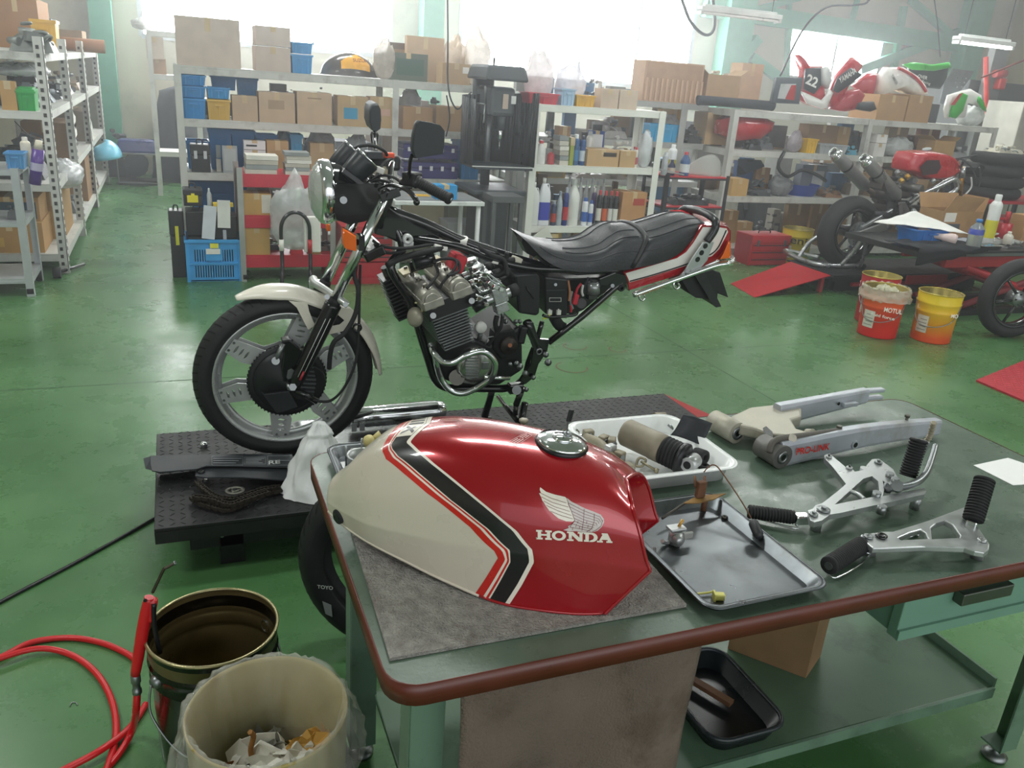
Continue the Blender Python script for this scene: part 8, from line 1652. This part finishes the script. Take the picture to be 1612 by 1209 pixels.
holes=[[(math.cos(a)*r+.008*math.cos(b),math.sin(a)*r+.008*math.sin(b)) for b in [PI*i/3 for i in range(6)]] for a,r in [(i*2*PI/12+(j*.2),.075+.02*j) for j in range(2) for i in range(12)]]
rp('brake_disc',MB().prism([(math.cos(a)*.115,math.sin(a)*.115) for a in [2*PI*i/36 for i in range(36)]],c-V(0,.12,0),(1,0,0),(0,0,1),.006,holes=holes),STEEL)
SA=mat('#a6a9ab',.35,.7,.06)
bb(c+V(-.04,-.14,.0),QB(925,930,-.12),.03,.05,.03,.09,SA,'swingarm_beam',par=rb_,e=.2); bb(c+V(.0,-.14,.06),QB(955,855,-.12),.03,.03,.03,.04,SA,'swingarm_brace',par=rb_); rp('axle_nut',MB().cyl(c-V(0,.16,0),c-V(0,.145,0),.02,n=6),STEEL)
bb(c+V(-.04,.13,.0),QB(925,930,.14),.03,.05,.03,.09,SA,'swingarm_beam',par=rb_)
for (a,b,l) in (((665,562),(835,745),.1),((815,592),(990,790),-.1)):
    A=QB(*a,l);B_=QB(*b,l); k=rp('silencer',MB().lathe([(.032,0),(.04,.002),(.056,.07),(.057,.09),(.057,(B_-A).length-.05),(.03,(B_-A).length)],A,B_-A,24),mat('#8c8c8a',.38,.45,.1,20)); part('silencer_tip',MB().lathe([(.02,.03),(.034,.0),(.042,-.006),(.052,.055),(.057,.06)],A,B_-A,24),CHROME,k); part('bore',MB().lathe([(0,.02),(.03,.01)],A,B_-A,20),GBLK,k); part('strap',MB().lathe([(.0585,.22),(.06,.23),(.0585,.24)],A,B_-A,24),BLK,k)
    rp('exhaust_pipe',MB().tube([B_,B_.lerp(QB(1000,850,0),.6)+V(0,0,-.03),QB(1010,880,0)],.025,10),mat('#6a5c50',.4,.7))
rp('maker_plate',textmb('OVER',QB(905,665,-.165),(.62,0,-.78),(.78,0,.62),.03,.003,.01,width=.1),mat('#2a2c2e',.4))
P=PL(lambda x,y,l:QB(x,y,l),[(992,650),(1000,600),(1022,562),(1090,552),(1210,562),(1248,600),(1256,655),(1200,702),(1060,708)],0)
cc_=sum(P,V(0,0,0))/len(P); m=MB(); m.loft([[cc_+(p-cc_)*.75+V(0,-.16,0) for p in P],[p+V(0,-.1,0) for p in P],[p+V(0,.1,0) for p in P],[cc_+(p-cc_)*.75+V(0,.16,0) for p in P]]); tk_=rp('fuel_tank',m,REDP,bev=.01,sub=1)
P=PL(lambda x,y,l:QB(x,y,l),[(1095,640),(1130,606),(1190,604),(1200,640),(1180,672),(1110,680)],-.165); part('dark_recess',MB().prism3(P,(0,-.004,0)),mat('#2a0a0e',.6),tk_)
rp('tank_cap',MB().cyl(QB(1130,556,0),QB(1130,548,0),.04),STEEL)
FR=mat('#b6b9bb',.3,.8,.06)
for Pp,r in (([(1040,820),(1100,775),(1190,735),(1265,700),(1290,720)],.024),([(1060,780),(1130,760),(1210,710),(1260,690)],.015),([(1100,810),(1180,790),(1250,770),(1280,740),(1270,700)],.022),([(1010,820),(1040,870),(1090,880)],.02),([(1085,880),(1120,840),(1130,800)],.018),([(1210,700),(1170,780),(1150,800)],.012)):
    for l in (-.12,.12): rp('frame_spar',MB().tube([QB(x,y,l) for x,y in Pp],r,8),FR)
rp('footrest_plate',MB().prism3(PL(lambda x,y,l:QB(x,y,l),[(990,815),(1025,812),(1045,850),(1040,895),(1000,892)],-.15),(0,.01,0)),FR,bev=.003)
m=MB(); 
e_=MB(); rg=random.Random(5)
for k in range(34):
    X=rg.uniform(890,1150); Y=rg.uniform(720,890); c_=QB(X,Y,rg.uniform(-.12,.12)); s_=rg.uniform(.05,.11); M_=rot('Z',rg.uniform(0,90))@rot('Y',rg.uniform(-30,30)); e_.cur=k%3
    if k%2: e_.box(c_,(s_,s_*1.2,s_*.7),M_)
    else: e_.cyl(c_-M_@V(0,s_,0),c_+M_@V(0,s_,0),s_*.4,n=10)
rp('engine',e_,[mat('#2a2c2e',.5,.4,.2),mat('#5a5856',.4,.6,.2),mat('#3c3430',.5,.4,.2)])
for X,Y,c_ in ((1030,680,'#b58a34'),(1000,700,'#c9a24c'),(980,660,'#8a8c8e'),(1155,700,'#c8ccce'),(1060,850,'#c8ccce')): rp('fitting',MB().cyl(QB(X,Y,-.13),QB(X+12,Y+14,-.16),.022),mat(c_,.4,.6))
for l in (-.09,.09): rp('fork_tube',MB().cyl(QB(1305,640,l),QB(1290,790,l),.026),mat('#b07c24',.3,.7)); rp('fork_clamp',MB().cyl(QB(1306,640,l),QB(1302,690,l),.031),FR)
rp('steering_yoke',MB().box(QB(1300,640,0),(.09,.26,.03)),BLK,bev=.005); rp('handlebar',MB().cyl(QB(1310,610,-.28),QB(1300,640,-.1),.011),BLK); rp('handlebar',MB().cyl(QB(1310,610,.28),QB(1300,640,.1),.011),BLK); rp('instrument_mount',MB().box(QB(1350,650,0),(.12,.2,.12),rot('Y',20)),BLK,bev=.02)
for Pp in ([(1255,620),(1300,600),(1350,640),(1380,720)],[(1390,640),(1395,700),(1385,740)],[(1350,690),(1350,740),(1310,785)],[(1250,600),(1320,590),(1380,580)]): rp('loose_cable',MB().tube([QB(x,y,-.12) for x,y in Pp],.008,6),mat('#3a3c3e',.5) if Pp[0][0]!=1350 else mat('#c9cbca',.4))
rp('seat_rail',MB().tube([QB(980,700,-.06),QB(900,690,-.06),QB(850,700,-.06)],.018,8),BLK)
# paddock stand
t=thing('paddock_stand','silver paddock stand holding up the race bike rear wheel','stand',(5.5,5.8,.165)); z=.19
A=c+V(-.0,-.2,.0); Bq=c+V(-.0,.2,.0); a0=aZ(*K5b(700,1128),z); a1=aZ(*K5b(520,1085),z); b0=aZ(*K5b(800,1130),z)
a0.y=max(a0.y,5.60)
part('near_leg',MB().tube([A,A.lerp(a0,.5)+V(.03,0,.01),a0],.022,10),FR,t); part('base_tube',MB().tube([b0+V(0,.02,0),a0,aZ(*K5b(600,1125),z)+V(0,.03,0),aZ(*K5b(495,1092),z),a1+V(.02,.3,0),V(c.x-.05,6.15,z)],.022,10),FR,t); part('far_leg',MB().tube([Bq,V(c.x-.2,6.14,.35),V(c.x-.3,6.15,z)],.02,10),FR,t); part('side_leg',MB().tube([A+V(.02,0,-.02),A.lerp(b0,.5)+V(.03,0,0),b0],.018,10),FR,t); part('bobbin_pad',MB().cyl(A-V(0,.03,0),A+V(0,.03,0),.03),BLK,t); part('wheel',MB().cyl(b0+V(.03,-.02,-.0),b0+V(.03,.03,0),.024),BLK,t)
# table/lift arm with clutter
TY=4.75; tz=aY(1500,396,TY).z; tx0=aY(1412,378,TY+.25).x
t=thing('work_table','dark raised lift table full of parts at the right','table',(6,5,0))
part('deck',MB().b2((tx0,TY,tz-.045),(tx0+2.4,TY+.82,tz)),mat('#2a2c2c',.45,.2,.1),t,.004); 
for y in (TY+.06,TY+.48): part('red_beam',MB().b2((tx0+.35,y-.02,tz-.14),(tx0+2.3,y+.02,tz-.046)),RL,t); part('scissor_leg',MB().tube([(tx0+.6,y,tz-.14),(tx0+1.9,y,.05)],.035,4,sub=1),RL,t); part('scissor_leg',MB().tube([(tx0+1.9,y,tz-.14),(tx0+.6,y,.05)],.035,4,sub=1),mat('#7a1c24',.5),t); part('foot_rail',MB().b2((tx0+.4,y-.04,0),(tx0+2.2,y+.04,.05)),BLK,t)
part('grey_edge_strip',MB().b2((tx0+.5,TY-.006,tz-.04),(tx0+2.4,TY-.0005,tz-.018)),mat('#5c625f',.5),t)
K4=lambda X,Y:(1380+X/6.948,290+Y/6.948)
def T4(X,Y,dy=0): return aZ(*K4(X,Y),tz+dy)
TT=tz+.001
b=T4(90,580); i_bin(b.x,b.x+.34,5.0,.22,TT,.12,'#1f6fc0','blue plastic box under the white sheet on the dark table')
sh=MB(); PA=[aY(*K4(x,y),5.1) for x,y in ((120,415),(440,385),(580,320),(900,520),(720,565),(480,545))]
c_=sum(PA,V(0,0,0))/6
def wsheet(u,v):
    e=PA[0].lerp(PA[2],u) if v<.5 else PA[5].lerp(PA[3],u); a_=PA[0].lerp(PA[2],u); b_=PA[5].lerp(PA[3],u); p=a_.lerp(b_,v); p.y=5.245-.27*v; z=TT+.14+.1*u*(1-v)-.05*v*u+.012*noise.noise(V(u*4,v*3,0)); return V(p.x,p.y,z)
solo('white_sheet',MB().grid(wsheet,16,10),mat('#e6e6e2',.8,0,.02),'large white paper sheet spread over the blue box','sheet',solid=.002)
solo('dark_cloth',MB().grid(lambda u,v:V(tx0-.05+.75*u,TY-.02+.35*v if v>.3 else TY-.03,TT+.03+.025*noise.noise(V(u*5,v*5,2))-(0 if v>.3 else (.3-v)*.45*(1-u*.8))),20,14),mat('#15181e',.85,0,.2),'dark cloth hanging over the left end of the table','cloth',solid=.004)
p=T4(440,560,.06);p2=T4(860,650,.03); solo('pink_rag',MB().tube([p+V(0,0,.03),p.lerp(p2,.5)+V(0,0,.03),p2+V(0,0,.03)],lambda q_:.035+.012*math.sin(q_*9),10),mat('#d8c4c0',.8,0,.06),'rolled pale pink rag at the front of the white sheet','rag')
for i,(X,Y,c__,l) in enumerate(((900,650,'#c9a89a','pinkish paper slips beside the plastic bottle'),(940,590,'#4a5c80','dark blue folded paper behind the bottle'),(960,620,'#b8bcc8','light grey envelope left of the bottle'))): p=T4(X,Y,.004*i); solo('paper_slip',MB().box(p+V(0,0,.003+.004*i),(.2,.1,.003),rot('Z',15*i-10)),mat(c__,.7),l,'paper')
# open carton
p=aY(*K4(700,520),5.36); x0=p.x-.13; x1=aY(*K4(1010,520),5.36).x
hh=aY(*K4(900,300),5.26).z-TT
t=thing('open_carton','open brown carton with raised flaps on the dark table','box',((x0+x1)/2,5.4,TT)); w_=.005; y0,y1=5.26,5.52
part('walls',MB().b2((x0,y0,TT),(x1,y0+w_,TT+hh)).b2((x0,y1-w_,TT),(x1,y1,TT+hh)).b2((x0,y0+w_,TT),(x0+w_,y1-w_,TT+hh)).b2((x1-w_,y0+w_,TT),(x1,y1-w_,TT+hh)).b2((x0+w_,y0+w_,TT),(x1-w_,y1-w_,TT+w_)),CARD,t)
part('flap',MB().prism3([(x0,y0,TT+hh),(x1-.12,y0,TT+hh),(x1-.06,y0-.03,TT+hh+.12),(x0+.06,y0-.03,TT+hh+.14)],(0,.004,0)),CARD,t); part('flap',MB().prism3([(x0,y1,TT+hh),(x1,y1,TT+hh),(x1,y1+.05,TT+hh+.12),(x0,y1+.05,TT+hh+.12)],(0,.004,0)),CARD,t); part('flap',MB().prism3([(x1,y0,TT+hh),(x1,y1,TT+hh),(x1+.02,y1,TT+hh+.12),(x1+.02,y0,TT+hh+.12)],(-.004,0,0)),CARD,t)
part('white_label',MB().b2((x0+.02,y0-.0015,TT+hh*.62),(x0+.15,y0,TT+hh*.95)),WHT,t); part('grey_label',MB().b2((x0+.05,y0-.0015,TT+hh*.3),(x0+.22,y0,TT+hh*.55)),mat('#4a525a',.6),t)
def at_t(X,Y,Yw): return aY(*K4(X,Y),Yw)
a=at_t(1190,560,4.98);b=at_t(1290,560,4.98); h=at_t(1310,115,4.98).z-TT; i_bottle(a.x+.01,b.x+.0,4.95,.07,TT,h,'#e4e6e4','tall white spray can with a yellow label on the dark table',kind='can',cap='#dcdedd',lab='#d8d030'); x_=(a.x+b.x)/2+.005; solo('red_label',MB().lathe([((b.x-a.x-.01)/2+.001,h*.6),((b.x-a.x-.01)/2+.001,h*.78)],(x_,4.95+(b.x-a.x-.01)/2,TT),(0,0,1),10,a0=-.2,a1=1.4),REDP,'red corner print of the tall white spray can','label') if False else None
a=at_t(1030,690,4.8);b=at_t(1140,690,4.8); h=at_t(1150,390,4.8).z-TT
t=thing('water_bottle','clear plastic drinking bottle with a blue label and cap','bottle',((a.x+b.x)/2,4.83,TT)); r=(b.x-a.x)/2; oo=((a.x+b.x)/2,4.83,TT)
part('body',MB().lathe([(0,0),(r*.9,0),(r,.01),(r,h*.62),(r*.95,h*.72),(r*.35,h*.88),(r*.33,h*.93)],oo,(0,0,1),20),mat('#c9d2d4',.08,0,0,trans=.6),t); part('cap',MB().cyl((oo[0],oo[1],TT+h*.9),(oo[0],oo[1],TT+h),r*.42),mat('#2e7cc8',.4),t); part('label_band',MB().lathe([(r*1.01,h*.5),(r*1.01,h*.66),(r*.8,h*.75)],oo,(0,0,1),20),mat('#4454b4',.4),t)
a=at_t(1160,690,4.8);b=at_t(1400,680,4.8); tray('drip_tray','small grey metal tray right of the drinking bottle',a.x,4.79,b.x,4.93,TT,.03,mat('#8a8c8a',.35,.6),r=.01)
i_lump(a.x+.03,b.x-.05,4.82,.07,TT+.003,.05,'#7ab4d0','pale blue and silver bits in the small grey tray',n=6)
i_lump(b.x-.02,b.x+.55,5.0,.2,TT,.09,'#b9bcba','shiny loose engine parts on the right of the table',n=26,metal=.8,col2='#d0d2d0'); i_lump(b.x+.05,b.x+.3,4.8,.15,TT,.05,'#2c2e30','black parts at the front right of the table',n=8)
p=at_t(1540,400,5.2); i_carton(p.x-.0,p.x+.4,5.12,.15,TT,.23,'#b0885c','brown carton at the right frame edge on the table')
solo('red_bottle_jack',MB().cyl(V(x1+.16,5.15,TT),V(x1+.16,5.15,TT+.16),.06).cyl(V(x1+.16,5.15,TT+.16),V(x1+.16,5.15,TT+.26),.02).box(V(x1+.1,5.15,TT+.2),(.14,.02,.02)),[mat('#b0242e',.4)],'red cast jack standing behind the spray can','jack')
a=at_t(1060,400,5.02); i_bottle(x1+.03,x1+.11,4.98,.07,TT,.11,'#d9d4c8','squat cream jar between carton and drinking bottle',cap='#e2ded2')
# big black wheel lower right
c=aY(1599,474,4.22); c.z=.305
t=thing('race_bike_spare_wheel','black motorcycle wheel with tyre at the right frame edge','wheel',(c.x,c.y,0)); wn=V(-.25,-.97,0.0).normalized()
part('tyre',tyre('w',c,wn,.305,.12,'',inner=.72),mat('#202123',.65,0,.12,30),t); part('rim',MB().lathe([(.2,-.04),(.222,-.052),(.226,-.045),(.21,-.03),(.21,.03),(.226,.045),(.222,.052),(.2,.04),(.195,0),(.2,-.04)],c,wn,48),GBLK,t)
u_,v_,_=basis(wn)
for k in range(6): a=k*PI/3+.2; d=u_*math.cos(a)+v_*math.sin(a); part('spoke',MB().tube([c+d*.03+wn*.03,c+d*.2+wn*.01],.011,8,sub=1),GBLK,t)
part('hub',MB().lathe([(0,.06),(.02,.06),(.03,.05),(.055,.045),(.06,.03),(.06,-.05),(0,-.05)],c,wn,28),STEEL,t)
for k in range(5): a=k*2*PI/5; part('hub_bolt',MB().cyl(c+(u_*math.cos(a)+v_*math.sin(a))*.043+wn*.046,c+(u_*math.cos(a)+v_*math.sin(a))*.043+wn*.054,.007,n=6),BLK,t)
# pails
def pail(px,base,rt,h,label,stops,lab,txt,name='oil_pail',hollow=True,liner=False,tcol='#f0ede4'):
    b=aZ(*base,0); b.z=0; t=thing(name,label,'bucket',b); n_=len(stops)
    M=bpy.data.materials.new('m_pail'); M.use_nodes=True; nn=M.node_tree.nodes; L=M.node_tree.links; bs=nn['Principled BSDF']; bs.inputs['Roughness'].default_value=.35; tc=nn.new('ShaderNodeTexCoord'); sp=nn.new('ShaderNodeSeparateXYZ'); L.new(tc.outputs['Object'],sp.inputs[0]); cr_=nn.new('ShaderNodeValToRGB'); mr=nn.new('ShaderNodeMapRange'); mr.inputs['From Max'].default_value=h; L.new(sp.outputs['Z'],mr.inputs[0]); L.new(mr.outputs[0],cr_.inputs[0]); e=cr_.color_ramp.elements; e[0].color=hexc(stops[0]); e[1].color=hexc(stops[-1]); e[0].position=.1; e[1].position=.85
    if n_>2: k=e.new(.5); k.color=hexc(stops[1])
    L.new(cr_.outputs[0],bs.inputs['Base Color'])
    rb=rt*.9; part('body',MB().lathe([(0,.001),(rb,.001),(rb*1.005,.01),(rb*1.04,h*.6),(rb*1.08,h*.62),(rb*1.05,h*.64),(rb*1.07,h*.78),(rb*1.11,h*.8),(rb*1.08,h*.82),(rt,h)],b,(0,0,1),40),M,t)
    part('inside',MB().lathe([(rt,h),(rt*.97,h-.005),(rb*.97,.01),(0,.01)],b,(0,0,1),40),mat('#8a7c3c',.35,.5),t); part('rolled_rim',MB().lathe([(rt+.004*math.cos(a),h+.004*math.sin(a)) for a in [2*PI*k/8 for k in range(9)]],b,(0,0,1),40),mat('#b8a648',.35,.5),t)
    cdir=(V(0,0,0)-b); cdir.z=0; cdir.normalize(); sdir=V(-cdir.y,cdir.x,0)   # sdir = towards image left
    def surf(ang,z,off): r=rb*1.0+(rt-rb)*.7*z/h+off+.003; return b+(cdir*math.cos(ang)-sdir*math.sin(ang))*r+V(0,0,z)
    def patch(a0,a1,z0,z1,col,nm,off=.0015):
        mb=MB(); mb.grid(lambda u,v:surf(a0+(a1-a0)*u,z0+(z1-z0)*v,off),8,1); part(nm,mb,mat(col,.5),t)
    patch(.25,.85,h*.2,h*.55,'#d9d4c6','paper_label')
    for k in range(4): patch(.32,.78-.1*(k%2),h*(.25+.07*k),h*(.265+.07*k),'#8c8478','print_line',.0022)
    if txt:
        for s_,ang,z,hh_,wd in txt:
            p=surf(ang,z*h,.006); rt_=sdir*math.cos(ang)+cdir*math.sin(ang)*.6; part('lettering',textmb(s_,p,rt_,(0,0,1),hh_,.0015,.02,width=wd),mat(tcol,.4),t)
    part('wire_handle',MB().tube([b+sdir*rt*1.0+V(0,0,h*.82),b+sdir*rt*.75+cdir*rt*.75+V(0,0,h*.5),b+cdir*rt*1.08+V(0,0,h*.36),b-sdir*rt*.75+cdir*rt*.75+V(0,0,h*.42),b-sdir*rt*1.0+V(0,0,h*.82)],.0035,6,sub=8),STEEL,t)
    return t,b
t,b=pail(None,(1379,526),.152,.36,'orange and red oil pail lined with a clear bag',['#d81c18','#e2401c','#f06a1c'],None,[('MOTUL',-.1,.58,.035,.12),('fluid force',.45,.46,.022,.17)])
part('clear_liner',MB().grid(lambda u,v:b+V(math.cos(u*2*PI)*(.13+.035*min(1,v*2)+.02*max(0,v-.5)*2),math.sin(u*2*PI)*(.13+.035*min(1,v*2)+.02*max(0,v-.5)*2),.25+.12*min(1,v*2)-.09*max(0,v-.5)*2)+wob(V(math.cos(u*6.28)*3,math.sin(u*6.28)*3,v*3),2,.02),50,14),mat('#d4cfbc',.2,0,.05,12,.3,30,alpha=.5),t)
i_bag(b.x-.11,b.x+.11,b.y-.11,.22,.011,.35,'#b9b79c','rubbish sack filling the orange pail',alpha=.999)
pail(None,(1463,534),.152,.36,'yellow and orange oil pail standing open at the right',['#e2501c','#ecb018','#efd028'],None,[('MO',-.7,.58,.03,.05),('L',1.0,.66,.03,.02)],tcol='#fff6ec')
t,b=pail(None,(1372,505),.145,.37,'red pail half hidden behind the orange one',['#b81c28','#c0242c','#c42a30'],None,[])
pail(None,(1247,414),.155,.36,'yellow pail with black lettering near the red tool chest',['#cda818','#d8b81c','#dcc020'],None,[('eni',.4,.62,.07,.17)],tcol='#2a2618')
# red chequer plate at right edge
pp=[aZ(1537,598,.012),aZ(1630,560,.012),aZ(1700,600,.012),aZ(1680,660,.012),aZ(1612,630,.012)]
pp=[V(p.x,p.y,.012) for p in pp]
t=thing('chequer_ramp','red chequer plate ramp cut by the right frame edge','ramp',pp[0].copy()); t.location.z=0; ORG[t.name]=Vector(t.location); part('plate',MB().prism3(pp,(0,0,-.0115)),mat('#b02c38',.45,0,.08,20),t)
g=MB(); x0=min(p.x for p in pp);x1=max(p.x for p in pp);y0=min(p.y for p in pp);y1=max(p.y for p in pp)
def inside(x,y):
    c_=False; n=len(pp)
    for i in range(n):
        a,b_=pp[i],pp[(i+1)%n]
        if (a.y>y)!=(b_.y>y) and x<(b_.x-a.x)*(y-a.y)/(b_.y-a.y)+a.x: c_=not c_
    return c_
i=0; x=x0
while x<x1:
    y=y0; j_=0
    while y<y1:
        if inside(x,y): g.box((x,y,.0128),(.026,.006,.0016),rot('Z',45 if (i+j_)%2 else -45),top=.6)
        y+=.034; j_+=1
    x+=.034; i+=1
part('raised_ridge',g,mat('#bc3a44',.4,0,.08),t,stuff=True)
# floor scribbles: old red ring marks
m=MB()
for (x,y,rx) in ((900,578,.09),(905,545,.07),(972,550,.05)):
    c=aZ(x,y,.0012); m.lathe([(rx,0),(rx+.008,0)],c,(0,0,1),22,a0=.3,a1=4.5)
part('red_ring_stain',m,mat('#6e4a3a',.5),FL)
# ================= back-row stock, too dense and dim to count: one heap per rack
HC=[mat(c,.8,0,.15,12) for c in ('#8f7350','#6a6a66','#3c3f43','#a9a49a','#2f5f86','#b8b4ac','#5c4a38')]
def heap(x0,x1,y0,y1,levels,label,fill,seed,smin=.08,smax=.3):
    rr=random.Random(seed); m=MB()
    for z,zt in levels:
        x=x0
        while x<x1-.05:
            w=rr.uniform(smin,smax); w=min(w,x1-x); h=(zt-z)*rr.uniform(fill*.45,fill); d=rr.uniform(.5,1)*(y1-y0); m.cur=rr.randrange(len(HC)); k=rr.random()
            if k<.55:
                m.b2((x,y1-d,z),(x+w*.96,y1,z+h)); 
                if rr.random()<.4: m.cur=rr.randrange(len(HC)); m.b2((x+.01,y1-d*.8,z+h),(x+w*.7,y1,min(zt,z+h*1.3)))
            elif k<.75: r=min(w*.48,d*.48,h*.5); m.cyl((x+w/2,y1-d+r,z),(x+w/2,y1-d+r,z+h),r,r*rr.uniform(.5,1),12)
            elif k<.9:
                for _ in range(4): c=V(x+w*rr.uniform(.3,.7),y1-d*rr.uniform(.3,.7),z+h*rr.uniform(.15,.6)); m.box(c,(w*.5,d*.5,h*.3),rot('Z',rr.uniform(0,90))@rot('X',rr.uniform(-20,20)))
                for v in m.v[-32:]: v.z=max(v.z,z); v.y=min(v.y,y1)
            else: r=min(h*.5,d*.4); m.cyl((x,y1-d+r,z+r),(x+w*.9,y1-d+r,z+r),r,n=12)
            x+=w+rr.uniform(0,.02)
    o=solo('stock_heap',m,HC,label,'stock',loc=((x0+x1)/2,(y0+y1)/2,levels[-1][0])); o['kind']='stuff'; return o
def lv(Z,top=None): 
    Zs=sorted(Z); out=[(a+.001,b-.07) for a,b in zip(Zs,Zs[1:])]
    if top: out.append((Zs[-1]+.001,Zs[-1]+top))
    return out[::-1]
heap(.12,1.66,7.44,7.6,lv(ZC),'dim jumble of boxes along the back of the centre rack, left bay',.8,1)
heap(1.78,2.7,7.44,7.6,lv(ZC,.3),'dim jumble of boxes along the back of the centre rack, right bay',.85,2)
heap(2.75,3.78,6.62,6.69,lv(ZB),'small grey and blue stock along the back of the bottle rack',.7,3,.05,.14)
heap(3.1,4.65,7.78,7.88,lv(ZG,.2),'dim stock at the back of the grey rack',.85,4)
heap(5.16,6.72,7.44,7.58,lv(ZR),'dim stock at the back of the fairing rack, left bay',.8,5)
heap(6.86,8.5,7.44,7.58,lv(ZR),'dim stock at the back of the fairing rack, right bay',.85,6)
heap(.1,2.6,8.6,9.0,[(.001,1.3)],'shadowy pile of goods on the floor behind the centre rack',.95,7,.2,.5)
heap(3.0,8.6,8.6,9.0,[(.001,1.25)],'shadowy pile of goods on the floor behind the right racks',.95,8,.2,.55)
heap(-1.4,-.84,10.75,11.5,[(ZA[0]+.001,ZA[0]+.5)],'boxes stacked at the far top of the left rack',.9,10,.2,.3)
# thin haze volume, added to imitate the veiling glare of the windows
vm=bpy.data.materials.new('m_haze'); vm.use_nodes=True; n=vm.node_tree.nodes; n.remove(n['Principled BSDF']); vs=n.new('ShaderNodeVolumeScatter'); vs.inputs['Density'].default_value=.03; vs.inputs['Anisotropy'].default_value=.55; vs.inputs['Color'].default_value=(.95,.98,1,1)
vm.node_tree.links.new(vs.outputs[0],n['Material Output'].inputs['Volume'])
struct('haze',MB().b2((-6.99,1.9,.01),(15.19,12.55,4.19)),vm)

GN=dict(box='cartons kept on the shelves',bin='plastic bins',bag='plastic bags',bottle='bottles and jugs',can='spray cans',parts='loose machine parts',lamp='fluorescent lamps',tyre='tyres stacked at the right',bucket='pails on the floor',scrap='scraps in the waste can',fairing='race fairings and cowls',bracket='footrest brackets',card='tag cards on the left rack',hose='hoses',papers='stacks of papers',stock='back row stock',rack='storage racks',case='cases',cable='hanging cables',toolbox='red tool chests',tray='steel and plastic trays',booklet='booklets in the blue crate',paper='paper sheets',bolt='loose bolts',nut='loose nuts')
for o in bpy.data.objects:
    if not o.parent and o.get('category') in GN and not o.get('group'): o['group']=GN[o['category']]
